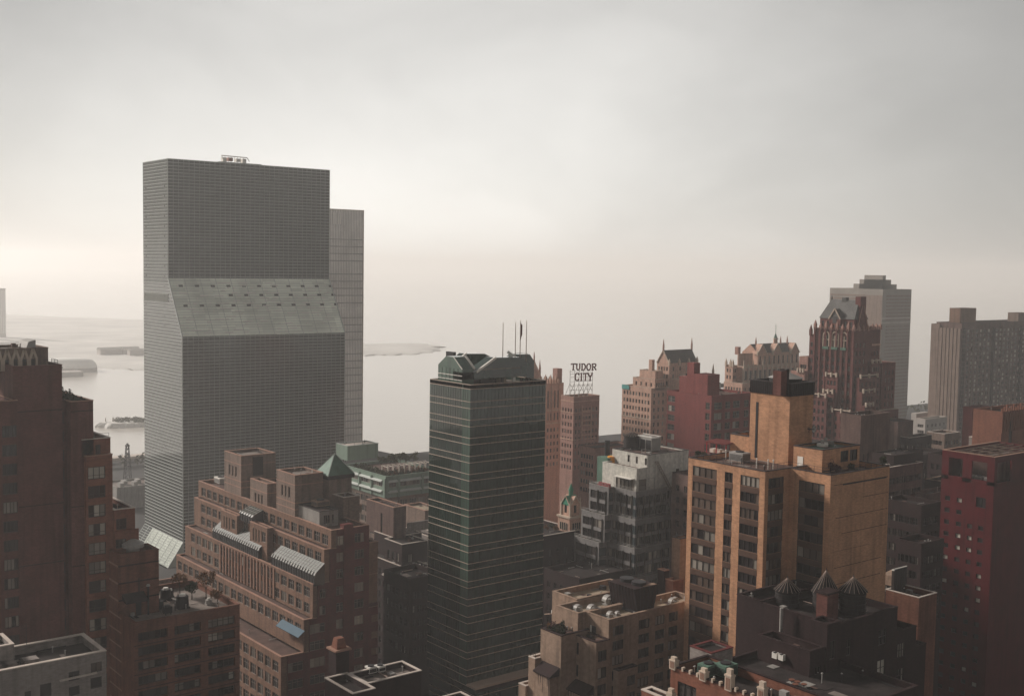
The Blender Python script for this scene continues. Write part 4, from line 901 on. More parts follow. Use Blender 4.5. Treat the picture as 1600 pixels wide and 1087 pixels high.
# pale mechanical box near the front corner
mz = zz(x0+1, y0+5, 799); bx0, bz = x0+.9, None; best = None
for i in range(500):
    y = y0+.5+i*.05; z = zz(bx0, y, 799.5); r = Vector((bx0, y, z))-Vector((0,0,CZ)); q = 800+F*r.dot(RT)/r.dot(FW)
    if best is None or abs(q-499) < best[0]: best = (abs(q-499), y, z)
my, mz = best[1], best[2]; mxr = ux((bx0, my, mz), 528.5); myl = min(uy((bx0, my, mz), 461.5), t3[1]-.1)
Dn.block(bx0, my, mxr, myl, zA-.7, mz, 'concrete', 'tar', 'dcoping', .15, part='plant_room', wy=[(bx0+1.1, mxr-1.0, mz-3.0, mz-.9, 5, (), P_DARK)])
Dn.done()
acbox(bx0+1.6, my+4, mz, 3.2, 2.6, 1.5, 'tan rooftop unit on the pale plant room of the tiered building', 'beige')
x, y = onroof(546, 804, zA-.7); acbox(x, y, zA-.7, 3.4, 5.0, 2.2, 'long tan unit beside the oxblood parapet of the tiered building', 'beige')
x, y = onroof(343, 757, zA-.7); acbox(x, y, zA-.7, 2.4, 3.5, 1.7, 'white unit left of the tallest square roof tower', 'white')
b = MB(); zaw = zD-3.0
ya_ = uy((xD, y0, zD), 473)+0; yA1 = uy((xD-1.2, y0, zD-2), 469); yA2 = uy((xD-1.2, y0, zD-2), 434)
b.prism([(xD-1.7,yA1,zD-3.4),(xD-.1,yA1,zD-2.2),(xD-.1,yA2,zD-2.2),(xD-1.7,yA2,zD-3.4)], [(xD-1.7,yA1,zD-3.3),(xD-.1,yA1,zD-2.1),(xD-.1,yA2,zD-2.1),(xD-1.7,yA2,zD-3.3)], M['tarp'])
single('awning', 'blue canvas awning over a terrace of the tiered brick building', 'awning', b, (xD-1.3, yA1, zD-3.4))

# ================================================================ H: small roof with brick chimney, bottom centre
x0, y0, x1, y1, zt = place(584, 1076, 188, 506, 657.7)
z_ = zt
Hb = Bld('low_brick_building', 'dark brick building with a pale-edged L-shaped roof and a stout chimney, bottom centre', 'building', x0, y0)
P = Vector((x0, y0, zt)); xm = ux(P, 574)
yL = uy(P, 552); best = None
c0 = at_z(551, 1084, zt); c1 = at_z(573.6, 1068, zt); c2 = at_z(657.7, 1046.8, zt); c3 = at_z(629, 1032, zt); c4 = at_z(506.6, 1059, zt)
Hb.block(c0.x, c0.y, c1.x, max(c4.y, c3.y), 0, zt, 'brickF', 'tar', 'wcoping', .9, cw=.4)
Hb.block(c1.x+.02, c1.y, c2.x, c3.y, 0, zt-.01, 'brickF', 'gravel', 'wcoping', .9, cw=.4)
ck = at_z(540, 1060, zt-.9); k = 1.25
Hb.block(ck.x-k, ck.y+1, ck.x+k, ck.y+3.5, zt-.9, zt+3.6, 'brickF', 'tar', 'coping', 0, part='chimney')
Hb.mb('chimney_cap').box(ck.x-k-.3, ck.y+.7, zt+3.6, ck.x+k+.3, ck.y+3.8, zt+3.9, M['coping'])
Hb.mb('chimney_pot').prism([(ck.x-.95,ck.y+1.3,zt+3.9),(ck.x+.95,ck.y+1.3,zt+3.9),(ck.x+.95,ck.y+3.2,zt+3.9),(ck.x-.95,ck.y+3.2,zt+3.9)], [(ck.x-.65,ck.y+1.6,zt+5.6),(ck.x+.65,ck.y+1.6,zt+5.6),(ck.x+.65,ck.y+2.9,zt+5.6),(ck.x-.65,ck.y+2.9,zt+5.6)], M['brickA2'])
Hb.done()
x, y = onroof(577, 1055, zt-.9); acbox(x, y, zt-.9, 1.5, 1.5, 1.3, 'left of two small white units on the L-shaped roof', 'white'); acbox(x+1.7, y-.3, zt-.9, 1.4, 1.5, 1.2, 'right of two small white units on the L-shaped roof', 'white')
c = at_z(720, 1080, zt-14); b_ = Bld('corner_roof_building', 'dark building whose pale-edged roof corner shows at the foot of the green tower', 'building', c.x-18, c.y-18)
b_.block(c.x-14, c.y-14, c.x, c.y, 0, zt-14, 'brickF', 'tar', 'wcoping', .9); b_.done()

# ================================================================ F: UMBER BLOCK between tiered building and green tower
x0, y0, x1, y1, zt = place(641, 890.4, 300, 570, 675)
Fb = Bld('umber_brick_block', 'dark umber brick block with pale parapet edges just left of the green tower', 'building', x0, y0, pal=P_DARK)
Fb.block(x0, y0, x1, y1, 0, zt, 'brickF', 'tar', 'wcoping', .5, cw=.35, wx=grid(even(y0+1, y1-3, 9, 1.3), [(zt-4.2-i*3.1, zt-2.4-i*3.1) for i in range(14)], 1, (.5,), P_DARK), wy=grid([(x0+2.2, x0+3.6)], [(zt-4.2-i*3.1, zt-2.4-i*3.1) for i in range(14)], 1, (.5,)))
f2x, f2y = x0+1.5, y0+2.5; z2 = zz(f2x, f2y, 851); 
best = None
for i in range(400):
    y = y0+i*.05; z = zz(x0+1.5, y, 850.7); r = Vector((x0+1.5, y, z))-Vector((0,0,CZ)); q = 800+F*r.dot(RT)/r.dot(FW)
    if best is None or abs(q-628) < best[0]: best = (abs(q-628), y, z)
f2y, z2 = best[1], best[2]; P = Vector((f2x, f2y, z2)); ym = uy(P, 601)
Fb.block(f2x, f2y, ux(P, 668), ym, zt-.5, z2, 'brickF', 'tar', 'wcoping', .5, cw=.35, wx=grid(even(f2y+1, ym-1, 3, 1.2), [(z2-5, z2-2.6)], 1), wy=[(f2x+2, f2x+3.4, z2-5, z2-2.8, 2, (), P_MIX)])
Fb.block(f2x+2.2, ym+.02, f2x+12, uy(P, 574), zt-.5, z2+.02, 'brickF', 'tar', 'wcoping', .5, cw=.35)
px_ = f2x+2.5; best = None
for i in range(600):
    y = f2y+i*.05; z = zz(px_, y, 793); r = Vector((px_, y, z))-Vector((0,0,CZ)); q = 800+F*r.dot(RT)/r.dot(FW)
    if best is None or abs(q-615) < best[0]: best = (abs(q-615), y, z)
f1y, z1 = best[1], best[2]; P = Vector((px_, f1y, z1))
Fb.block(px_, f1y, ux(P, 634.5), uy(P, 572.5), z2-.5, z1, 'brickF2', 'tar', 'coping', .5, part='penthouse', wx=[(f1y+5.5, f1y+6.5, z1-8.2, z1-2.5, 1, (.5,), P_DARK), (f1y+7.5, f1y+9.6, z1-8.8, z1-5.6, 2, (), P_DARK)])
pb = Fb.mb('parapet_wall'); q = at_z(634, 826, z2); q2 = at_z(668, 840, z2); pb.box(px_+6.5, f1y+3, z2, px_+6.9+8, f1y+3.4, z2+2.6, M['whitebr'])
Fb.done()
for i, (yy, dz) in enumerate(((3, 4), (5.4, 10), (3, 16), (7.6, 7), (9.8, 13), (5.4, 22), (12, 4), (9.8, 25))):
    b = MB(); b.box(x0-.55, y0+yy, zt-dz, x0-.02, y0+yy+.8, zt-dz+.45, M['wcoping']); single('window_air_conditioner', 'small pale window air conditioner on the umber brick wall left of the green tower', 'air conditioner', b, (x0, y0+yy, zt-dz), 'window units on the umber wall')
for i, a in enumerate((-.2, 3.0, 6.5)):
    b = MB(); b.cyl(x0+.3+a*(a > 0), y0+.5, zt, zt+.7, .05, .05, M['white'], 6); b.cyl(x0+.3+a*(a > 0), y0+.5, zt+.7, zt+1.0, .28, .2, M['white'], 10); single('terrace_lamp', 'small pale lamp on the pale-edged terrace of the umber block', 'lamp', b, (x0+.3+a, y0+.5, zt), 'lamps on the umber block terrace')

# ================================================================ G: GREEN BUILDING with roof garden
x0, y0, x1, y1, zt = place(603, 744.8, 375, 535, 690)
Gb = Bld('green_panel_building', 'pale celadon green panelled building with a trellised roof garden, behind the tiered block', 'building', x0, y0, pal=P_MIX, fr='lframe')
rg = [(zz(x0, y0, 762+i*16.2), zz(x0, y0, 754.5+i*16.2)) for i in range(2)]
z_g = zz(x0, y0, 778)
cy_ = coly((x0, y0, zt-2), [(583, 597), (564, 581), (546, 561)]); cx_ = colx((x0, y0, zt-2), [(607, 619), (625, 656), (662, 674)])
Gb.block(x0, y0, x1, y1, z_g, zt, 'greenwall', 'tarbr', 'greenwall', .9, wx=grid(cy_, rg, 5, (), P_MIX), wy=grid(cx_, rg, 6, (), P_MIX), cw=.5)
Gb.block(x0+.6, y0+.6, x1-.6, y1, 0, z_g, 'brickD2', 'tar', None, 0, wx=grid(even(y0+2, y1-2, 8, 2.6), [(z_g-3.3-i*3.4, z_g-1.2-i*3.4) for i in range(9)], 3, (), P_MIX), wy=grid(even(x0+2, x1-2, 5, 2.8), [(z_g-3.3-i*3.4, z_g-1.2-i*3.4) for i in range(9)], 3, (), P_MIX))
aw = Gb.mb('canopy_strip')
for (a, c_) in cx_:
    for (p_, q_) in rg: aw.prism([(a-.3,y0-.8,q_+.1),(c_+.3,y0-.8,q_+.1),(c_+.3,y0,q_+.35),(a-.3,y0,q_+.35)], [(a-.3,y0-.8,q_+.25),(c_+.3,y0-.8,q_+.25),(c_+.3,y0,q_+.75),(a-.3,y0,q_+.75)], M['mull'])
for (a, c_) in cy_:
    for (p_, q_) in rg: aw.prism([(x0-.8,a-.3,q_+.1),(x0,a-.3,q_+.35),(x0,c_+.3,q_+.35),(x0-.8,c_+.3,q_+.1)], [(x0-.8,a-.3,q_+.25),(x0,a-.3,q_+.75),(x0,c_+.3,q_+.75),(x0-.8,c_+.3,q_+.25)], M['mull'])
pl_ = Gb.mb('pilaster')
for a in ([x0+.2]+[c_[1]+.5 for c_ in cx_]): pl_.box(a, y0-.35, z_g, a+.9, y0, zt-.6, M['greenwall'])
for a in ([y0+.2]+[c_[1]+.5 for c_ in cy_]): pl_.box(x0-.35, a, z_g, x0, a+.9, zt-.6, M['greenwall'])
q = at_d(591, 693, 415); zq = zt-.9; 
gx0 = x0+8; best = None
for i in range(900):
    y = y0+i*.05; z = zz(gx0, y, 697); r = Vector((gx0, y, z))-Vector((0,0,CZ)); qq = 800+F*r.dot(RT)/r.dot(FW)
    if best is None or abs(qq-543) < best[0]: best = (abs(qq-543), y, z)
Gb.block(gx0, best[1], ux((gx0, best[1], best[2]), 591), best[1]+8, zt-.9, best[2], 'greenwall', 'wcoping', 'mull', .2, part='penthouse')
Gb.done(); gy = best[1]
rnd = random.Random(3)
for i in range(44):
    f_ = i/43; fx, fy = (x0+1.4+(x1-x0-3)*f_, y0+1.6+rnd.uniform(0, 2.5)) if i % 2 else (x0+1.5+rnd.uniform(0, 2), y0+2+(y1-y0-8)*f_)
    shrub(fx, fy, zt-.9, rnd.uniform(.8, 1.3), rnd.uniform(1.6, 2.9), ['olive', 'foliage', 'olive', 'autumn'][i % 4], {'olive': 'olive-leaved shrub', 'foliage': 'dark green shrub', 'autumn': 'rust-leaved shrub'}[['olive', 'foliage', 'olive', 'autumn'][i % 4]]+' in the roof garden of the celadon green building', 'shrubs of the celadon roof garden', 50+i, 70, .3)
for i in range(9):
    a = i/8; x = x0+8+(x1-x0-10)*a; tree(x, y0+15+rnd.uniform(-2, 2), zt-.9, 5.4+rnd.uniform(-.5, .6), 2.0, 'olive', 'small olive-leaved tree along the back of the celadon roof garden', group='trees of the celadon roof garden', seed=80+i, n=200, sz=.35)
def perg(part):
    b = part('post'); r_ = part('rail')
    for i in range(9):
        x = x0+3+i*2.1; b.box(x-.12, y0+3.2, zt-.9, x+.12, y0+3.45, zt+2.2, M['wcoping']); b.box(x-.12, y0+7, zt-.9, x+.12, y0+7.25, zt+2.2, M['wcoping']); r_.box(x-.1, y0+2.8, zt+2.2, x+.1, y0+7.6, zt+2.4, M['wcoping'])
    r_.box(x0+2.6, y0+3.2, zt+2.4, x0+20.3, y0+3.4, zt+2.55, M['wcoping']); r_.box(x0+2.6, y0+7, zt+2.4, x0+20.3, y0+7.2, zt+2.55, M['wcoping'])
thing('pergola', 'pale timber pergola on the celadon building roof garden', 'pergola', perg, (x0+3, y0+3, zt-.9))
# small buildings seen between F and the green tower
bb = Bld('tan_penthouse_building', 'tan brick building with a lit flat roof, squeezed beside the green tower edge', 'building', *place(664, 798, 335, 655, 690)[:2])
x0, y0, x1, y1, zt = place(664, 798, 335, 655, 690); bb.block(x0, y0, x1, y1+8, 0, zt, 'brickD2', 'beigeroof', 'coping', .5); bb.done()
bb = Bld('pale_parapet_building', 'dark building with a long pale roof parapet left of the green tower', 'building', *place(669, 838, 322, 632, 690)[:2])
x0, y0, x1, y1, zt = place(669, 838, 322, 632, 690); bb.block(x0, y0, x1, y1, 0, zt, 'whitebr', 'tar', 'wcoping', .9); bb.done()
def scr(x, y, z):
    r = Vector((x, y, z))-Vector((0, 0, CZ)); return 800+F*r.dot(RT)/r.dot(FW), 543.5-F*r.dot(UP)/r.dot(FW)
def slide_y(x, ya, px, py, n=2000, st=.05):
    best = None
    for i in range(n):
        y = ya+i*st; z = zz(x, y, py); q = abs(scr(x, y, z)[0]-px)
        if best is None or q < best[0]: best = (q, y, z)
    return best[1], best[2]
def slide_x(y, xa, px, py, n=2000, st=.05):
    best = None
    for i in range(n):
        x = xa+i*st; z = zz(x, y, py); q = abs(scr(x, y, z)[0]-px)
        if best is None or q < best[0]: best = (q, x, z)
    return best[1], best[2]
# ================================================================ ORANGE BRICK TOWER
xC2, yC2, xR2, _, zt = place(1298.3, 742.7, 195, 1248, 1390.2)
n1_ = at_z(1196, 737, zt); xw1, yw1 = n1_.x, n1_.y                  # wing 1 corner
yJ = yw1                                                            # wing 2 runs back to wing 1's -Y face line
ye1 = uy((xw1, yw1, zt), 1075.8)
Ob = Bld('orange_brick_tower', 'tall orange brick apartment tower with dark window strips and a square rooftop shaft', 'building', xC2, yC2, pal=P_BROWN, reveal=.25)
def yrow(x, y, y0p, hp, per, n): return [(zz(x, y, y0p+hp+i*per), zz(x, y, y0p+i*per)) for i in range(n)]
c1 = coly((xw1, yw1, zt-2), [(1082.5, 1120), (1132.5, 1145), (1157, 1186.5)])
R1 = yrow(xw1, yw1, 748.5, 16.5, 25.6, 14); R2 = yrow(xC2, yC2, 758.5, 17, 26.2, 13)
ww = grid(c1[:1], R1, 4, (), P_BROWN)+grid(c1[1:2], R1, 2, (), P_BROWN)+grid(c1[2:], R1, 4, (), P_BROWN)
# bay at x 1082 splits in two clusters in the photo; keep as one band
cx = [(xw1+1.0, xC2-.9)]
Ob.block(xw1, yw1, xR2, ye1, 0, zt, 'orange', 'tarbr', 'dcoping', .8, wx=ww, wy=grid([(xw1+.9, xC2-1.6)], R1, 4, (), P_BROWN), cw=.35)
c2 = coly((xC2, yC2, zt-2), [(1248.5, 1288.5)])
Ob.block(xC2, yC2, xR2+.01, yw1-.02, 0, zt+.01, 'orange', 'tarbr', 'dcoping', .8, wx=grid(c2, R2, 4, (), P_BROWN), cw=.35)
# spandrels fill the strips between window rows, set back a little
def strips(side, c, u0, u1, rws, zlow):
    b = Ob.mb('spandrel')
    for i in range(len(rws)):
        hi = rws[i][0]; lo = rws[i+1][1] if i+1 < len(rws) else hi-1.2
        if side == 'X': b.box(c-.04, u0, lo+.02, c, u1, hi-.02, M['spandrel'])
        else: b.box(u0, c-.04, lo+.02, u1, c, hi-.02, M['spandrel'])
for a, b__ in c1: strips('X', xw1, a, b__, R1, 0)
strips('Y', yw1, xw1+.9, xC2-1.6, R1, 0); strips('X', xC2, c2[0][0], c2[0][1], R2, 0)
# shelf angles / open joints on the blank -Y face
jt = Ob.mb('masonry_joint')
for i, (a, b__) in enumerate(((.05, .97), (.55, .98), (.1, .98), (.2, .98), (.02, .7), (.1, .9), (.1, .9))):
    z = zz(xC2, yC2, 759+i*26.2); jt.box(xC2+(xR2-xC2)*a, yC2-.02, z-.04, xC2+(xR2-xC2)*b__, yC2, z+(.04 if i != 4 else .0), M['brickF'])
z = zz(xC2, yC2, 760); jt.box(xC2+(xR2-xC2)*.2, yC2-.03, z-.12, xC2+(xR2-xC2)*.95, yC2-.021, z+.1, M['dmetal'])
# rooftop shaft
sx0 = xC2-7; sx, sy = None, None
pb = at_z(1231, 727, zt-.8); sx0, sy0 = pb.x, pb.y; ztop = zz(sx0, sy0, 619.5); Pt = Vector((sx0, sy0, ztop)); sx1 = ux(Pt, 1271); sy1 = uy(Pt, 1173); zcr = zz(sx0, sy0, 600)
Ob.block(sx0, sy0, sx1, sy1, zt-.8, ztop, 'orange', 'tar', None, 0, part='shaft')
cr1 = Ob.mb('crown_panel'); W = .3; 
Ob.block(sx0-.12, sy0-.12, sx1+.12, sy1+.12, ztop, zcr, 'dmetal', 'tar', 'dcoping', 2.0, part='crown')
for i in range(14): x = sx0+(sx1-sx0)*i/13; cr1.box(x-.05, sy0-.2, ztop, x+.05, sy0-.12, zcr, M['brickF'])
for i in range(19): y = sy0+(sy1-sy0)*i/18; cr1.box(sx0-.2, y-.05, ztop, sx0-.12, y+.05, zcr, M['brickF'])
ch = at_z(1228, 601, zcr); chz = zz(ch.x, ch.y+1.5, 579); Ob.block(ch.x-.4, ch.y+.8, ch.x+1.2, ch.y+2.6, zcr-2, chz, 'brickA', 'tar', 'brickA2', 0, part='chimney'); Ob.block(ch.x+1.3, ch.y+1.0, ch.x+2.1, ch.y+2.4, zcr-2, chz+.2, 'brickF', 'tar', None, 0, part='chimney')
sl_ = Ob.mb('dark_slot'); ya_ = uy((sx0, sy0, zt+9), 1184.8); yb__ = uy((sx0, sy0, zt+9), 1181.5); sl_.box(sx0-.06, ya_, zt-.4, sx0-.01, yb__, zz(sx0, ya_, 628), M['dmetal'])
# left low wing and right penthouse
ly, lz = sy1, zz(sx0+1, sy1+3, 683); lx0 = sx0-1.5; Pl = Vector((lx0, sy1-.5, lz))
pl0 = at_z(1172, 712, zt-.8); lz = zz(sx0+.8, sy1, 683); Ob.block(sx0+.8, sy1+.02, sx1-1, uy((sx0+.8, sy1, lz), 1141.5), zt-.8, lz, 'orange', 'tar', 'dcoping', .6, part='roof_wing')
rp = at_z(1284, 739, zt-.8); rx, ry = rp.x, rp.y; rz_ = zz(rx, ry, 703.5); rxe = ux((rx, ry, rz_), 1343.5)
Ob.block(rx, ry, rxe, min(uy((rx, ry, rz_), 1240), sy0+9), zt-.8, rz_, 'orange', 'dgreen', 'dcoping', .35, part='penthouse', wy=[(ux((rx, ry, rz_), 1314), ux((rx, ry, rz_), 1326), zt+.6, zt+2.6, 2, (), P_DARK), (ux((rx, ry, rz_), 1328.5), ux((rx, ry, rz_), 1340), zt+.6, zt+2.6, 2, (), P_DARK)])
yd = uy((rx, ry, zt), 1246); Ob.mb('door').box(rx-.06, min(yd, sy0+8)-1.2, zt-.8, rx-.01, min(yd, sy0+8), zt+1.5, M['white'])
r_ = Ob.mb('railing'); railing(r_, [(xw1+.2, ye1-.3), (xw1+.2, yw1+.2), (xC2+.2, yw1+.2), (xC2+.2, yC2+.2), (xR2-.3, yC2+.2)], zt+.14, .95, M['dmetal'], 1.5, .05)
Ob.done()
def cone_roof(part):
    x, y = (sx0+sx1)/2+1.0, (sy0+sy1)/2; part('tub').cyl(x, y, zcr-2, zcr+.6, 3.0, 3.0, M['dmetal'], 24); part('roof').cyl(x, y, zcr+.6, zz(x, y, 580), 3.2, .2, M['metal'], 24)
thing('cooling_drum', 'grey conical-roofed drum inside the dark crown of the orange brick shaft', 'water tank', cone_roof, ((sx0+sx1)/2, (sy0+sy1)/2, zcr-2))
def dish(part):
    z = zz(sx1-2.0, sy0, 670); x = ux((sx0, sy0, z), 1262); m_ = part('mount'); m_.bar((x, sy0, z), (x, sy0-1.2, z), .15, M['dmetal']); m_.bar((x-1.2, sy0-1.2, z+.1), (x+1.9, sy0-1.2, z-.1), .12, M['dmetal'])
    p_ = part('reflector'); n = 14; rr_ = .62; c_ = Vector((x, sy0-1.35, z+.1))
    for i in range(n): a, b__ = 2*math.pi*i/n, 2*math.pi*(i+1)/n; p_.poly([c_+Vector((0, .25, 0)), c_+Vector((math.cos(a)*rr_, -.05, math.sin(a)*rr_)), c_+Vector((math.cos(b__)*rr_, -.05, math.sin(b__)*rr_))], M['metal'])
    for i in range(4): m_.bar((x-1.2+i, sy0-1.2, z-.5), (x-1.2+i, sy0-1.2, z+.6), .07, M['dmetal'])
thing('satellite_dish', 'round satellite dish bracketed to the orange brick shaft', 'satellite dish', dish, (sx1-2, sy0-1.2, zt+9))
zo = zt-.8
x, y = onroof(1160, 724, zo); acbox(x, y, zo, 2.2, 3.2, 1.8, 'grey unit on the terrace of the orange tower near its left edge')
def furn(part):
    x, y = onroof(1133, 712, zo); f = part('frame'); 
    for a in range(3): f.box(x+.2, y+a*2.4, zo, x+.35, y+a*2.4+.15, zo+2.0, M['redp']); f.box(x+3, y+a*2.4, zo, x+3.15, y+a*2.4+.15, zo+2.2, M['redp'])
    part('canopy').prism([(x,y,zo+2),(x+3.4,y,zo+2.3),(x+3.4,y+5.2,zo+2.3),(x,y+5.2,zo+2)], [(x,y,zo+2.12),(x+3.4,y,zo+2.42),(x+3.4,y+5.2,zo+2.42),(x,y+5.2,zo+2.12)], M['brickR'])
    for a in range(3): part('bench').box(x+1, y+.6+a*1.6, zo, x+2.4, y+1.6+a*1.6, zo+.7, M['wcoping'])
thing('terrace_canopy', 'red terrace shelter with pale seats on the orange tower roof', 'shelter', furn, (*onroof(1133, 712, zo), zo))
for i, (px, py) in enumerate(((1182, 731), (1200, 733), (1208, 733.5), (1134, 717))):
    x, y = onroof(px, py, zo); b = MB(); b.cyl(x, y, zo, zo+1.6, .09, .09, M['white'], 8); b.cyl(x, y, zo+1.6, zo+1.8, .16, .1, M['white'], 8); single('vent_pipe', ['white vent pipe at the left foot of the orange shaft', 'left of the paired white vent pipes in front of the orange shaft', 'right of the paired white vent pipes in front of the orange shaft', 'white pipe standing by the red shelter on the orange tower'][i], 'pipe', b, (x, y, zo))
for i, (px, py, r, h, m_) in enumerate(((1297, 737, 1.2, 2.4, 'purple'), (1308, 737, .8, 1.4, 'purple'), (1379, 727, .8, 2.0, 'foliage'), (1330, 733, .7, 1.2, 'foliage'), (1090, 712, .7, 1.1, 'foliage'), (1100, 713, .7, 1.0, 'olive'))):
    x, y = onroof(px, py, zo); shrub(x, y, zo, r, h, m_, ['purple-leaved shrub at the near corner of the orange tower terrace', 'smaller purple shrub beside the large one on the orange terrace', 'dark shrub at the right end of the orange tower terrace', 'low dark shrub in front of the orange penthouse windows', 'low green shrub at the left corner of the orange tower terrace', 'olive shrub near the left corner of the orange tower terrace'][i], seed=120+i, n=220, sz=.16)
for i, (px, py) in enumerate(((1285, 697), (1290, 688+6))):
    x, y = onroof(px, py, rz_-.35); b = MB(); b.cyl(x, y, rz_-.35, rz_+.15, 1.0-.4*i, 1.0-.4*i, M['white'], 14); b.cyl(x, y, rz_+.15, rz_+.9, .35, .3, M['metal'], 10); single('roof_vent', ['white drum vent on the orange penthouse roof', 'smaller white vent behind the drum vent on the orange penthouse'][i], 'vent', b, (x, y, rz_-.35))

# ================================================================ GREY STEPPED BUILDING
x0, y0, _, _, zt1 = place(993.6, 768.5, 312, 960, 1043)
Gs = Bld('grey_stepped_building', 'grey stepped office building with a white block penthouse, left of the orange tower', 'building', x0, y0, pal=P_MIX, fr='frame')
fh = (zz(x0, y0, 787)-zz(x0, y0, 805.5))
def gtier(xn, yn, zt_, zb_, pxl, pxr, wing_px, wing_dx, right_px):
    """main block plus a left wing set forward (-X)"""
    P = Vector((xn, yn, zt_)); yl = uy(P, pxl); xr = ux(P, pxr)
    n = 2; h0 = (zt_-zb_); par = h0*.28
    rws = [(zt_-par-h0*.26, zt_-par), (zb_+h0*.05, zb_+h0*.31)]
    rws = [(zt_-h0*.50, zt_-h0*.20), (zt_-h0*.95, zt_-h0*.63)]; par = h0*.18
    wx = grid(even(yn+1.4, yl-.5, 3, (yl-yn-1.9)/3-.35), rws, 2, (), P_MIX); wy = grid(even(xn+.7, xr-.3, 5, (xr-xn-1.0)/5-.35), rws, 2, (), P_MIX)
    Gs.block(xn, yn, xr, yl+8, zb_, zt_, 'greyclad', 'tarbr', 'metal', .5, wx=wx, wy=wy, cw=.2)
    # dark blue corner glass
    cg = Gs.mb('corner_glass')
    for a, b__ in rws: cg.box(xn-.05, yn-.05, a, xn+.45, yn+1.0, b__, M['g_blue'])
    rb = Gs.mb('rib')
    for q in wx: rb.box(xn-.22, q[0]-.3, zb_, xn, q[0]-.12, zt_-par+.2, M['rib'])
    for q in wy: rb.box(q[0]-.3, yn-.22, zb_, q[0]-.12, yn, zt_-par+.2, M['rib'])
    railing(Gs.mb('rail'), [(xn+.1, yl), (xn+.1, yn+.1), (xr, yn+.1)], zt_+.14, .7, M['metal'], 2.2, .07)
    # left wing
    xw = xn-wing_dx; yw = uy((xw, yn, zt_), wing_px[1]); yw2 = uy((xw, yn, zt_), wing_px[0])
    wxx = grid(even(yw+1.0, yw2-.4, 2, (yw2-yw-1.4)/2-.35), rws, 2, (), P_MIX)
    Gs.block(xw, yw, xn+6, yw2, zb_, zt_-.02, 'greyclad', 'tarbr', 'metal', .5, wx=wxx, wy=[(xw+.15, xn-.15, a, b__, 1, (), [('g_blue', 1)]) for a, b__ in rws] if wing_dx > 1.2 else [], cw=.2)
    for q in wxx: rb.box(xw-.22, q[0]-.3, zb_, xw, q[0]-.12, zt_-par+.2, M['rib'])
    railing(Gs.mb('rail'), [(xw+.1, yw2), (xw+.1, yw+.1)], zt_+.14, .7, M['metal'], 2.2, .07)
    # right wing, set back in X face and nearer
    xr0 = ux(P, pxr+6); Gs.block(xr+.02, yn+2.2, ux((xr, yn+2.2, zt_), right_px), yn+14, zb_, zt_-.03, 'greyclad', 'tarbr', 'metal', .5, cw=.2, wy=grid(even(xr+.6, xr+9, 3, 2.2), rws, 2, (), P_MIX))
    return xr
z2 = zz(x0, y0, 811.5); gtier(x0, y0, zt1, z2, 960, 1043, (920.7, 951), 2.0, 1100)
def outward(xn, yn, px, py):
    """step both faces outwards until the corner reaches the photographed point"""
    best = None
    for i in range(200):
        e = i*.03; z = zz(xn-e, yn-e, py); q = abs(scr(xn-e, yn-e, z)[0]-px)
        if best is None or q < best[0]: best = (q, e, z)
    return best[1], best[2]
e = .75; xa, ya_ = x0-e, y0-e; z3 = zz(xa, ya_, 856); gtier(xa, ya_, z2, z3, 954.5, 1052, (908.6, 945), 2.6, 1100)
xa, ya_ = xa-e, ya_-e; z4 = zz(xa, ya_, 902); gtier(xa, ya_, z3, z4, 948, 1060, (897.5, 936), 3.0, 1100)
xa, ya_ = xa-e, ya_-e; z5 = zz(xa, ya_, 948); gtier(xa, ya_, z4, z5, 942, 1066, (886.6, 931), 3.4, 1100)
xa, ya_ = xa-e, ya_-e; gtier(xa, ya_, z5, zz(xa, ya_, 995), 938, 1066, (880, 927), 3.6, 1100)
Gs.block(xa-e, ya_-e, xa+28, ya_+30, 0, zz(xa, ya_, 995)-.02, 'greyclad', 'tarbr', None, 0)
# white penthouse blocks
wz = zt1-.5; q = Vector((x0+.5, y0+.4, zz(x0+.5, y0+.4, 732.7))); wz1 = q.z
wyl = uy(q, 941.5); wxr = ux(q, 1026.5)
Gs.block(x0+.5, y0+.4, wxr, wyl, wz, wz1, 'greytile', 'tarbr', 'greytile', .5, part='penthouse', wx=grid(even(y0+1.6, wyl-6, 4, 2.6), [(wz+.3, wz+3.4)], 1, (), [('blind', 1)]), wy=grid(even(x0+1.2, wxr-.4, 2, 2.9), [(wz+.3, wz+3.6)], 1, (.5,), [('blind', 1)]))
cs = Gs.mb('sunshade'); cs.box(x0-.9, y0+1.2, wz+3.7, x0+.42, wyl-6, wz+3.9, M['white'])
uy0, uz = slide_y(x0+4.5, y0+.5, 1032, 711); ux_ = x0+4.5; P = Vector((ux_, uy0, uz))
Gs.block(ux_, uy0, ux(P, 1076), uy(P, 957), wz, uz, 'greytile', 'tarbr', 'dcoping', .4, part='penthouse', wx=[(a, a+.8, wz1+.6, wz1+2.5, 1, (.5,), P_DARK) for a in [uy(P, px) for px in (1022, 1011, 997, 984)]], wy=[(ux(P, 1057), ux(P, 1062), wz+1.6, wz+5.2, 1, (), P_DARK)])
st_ = Gs.mb('fire_stair'); xs_ = wxr
for i in range(2): st_.bar((xs_-1+i*.9, y0+.1, wz1+1.5), (xs_+5+i*.9, y0+.1, wz-.3), .12, M['rib'])
for i in range(14): f_ = i/14; st_.box(xs_-1+6*f_, y0-.3, wz1+1.5-(wz1+1.8-wz)*f_, xs_-.2+6*f_, y0+.3, wz1+1.56-(wz1+1.8-wz)*f_, M['rib'])
gb_ = Gs.mb('green_wing'); gyl = uy(Vector((x0+1.5, wyl, zt1)), 934); gb_.box(x0+2.5, wyl+.02, wz, x0+9, gyl+1.5, zz(x0+2, wyl, 716), M['patina'])
Gs.done()
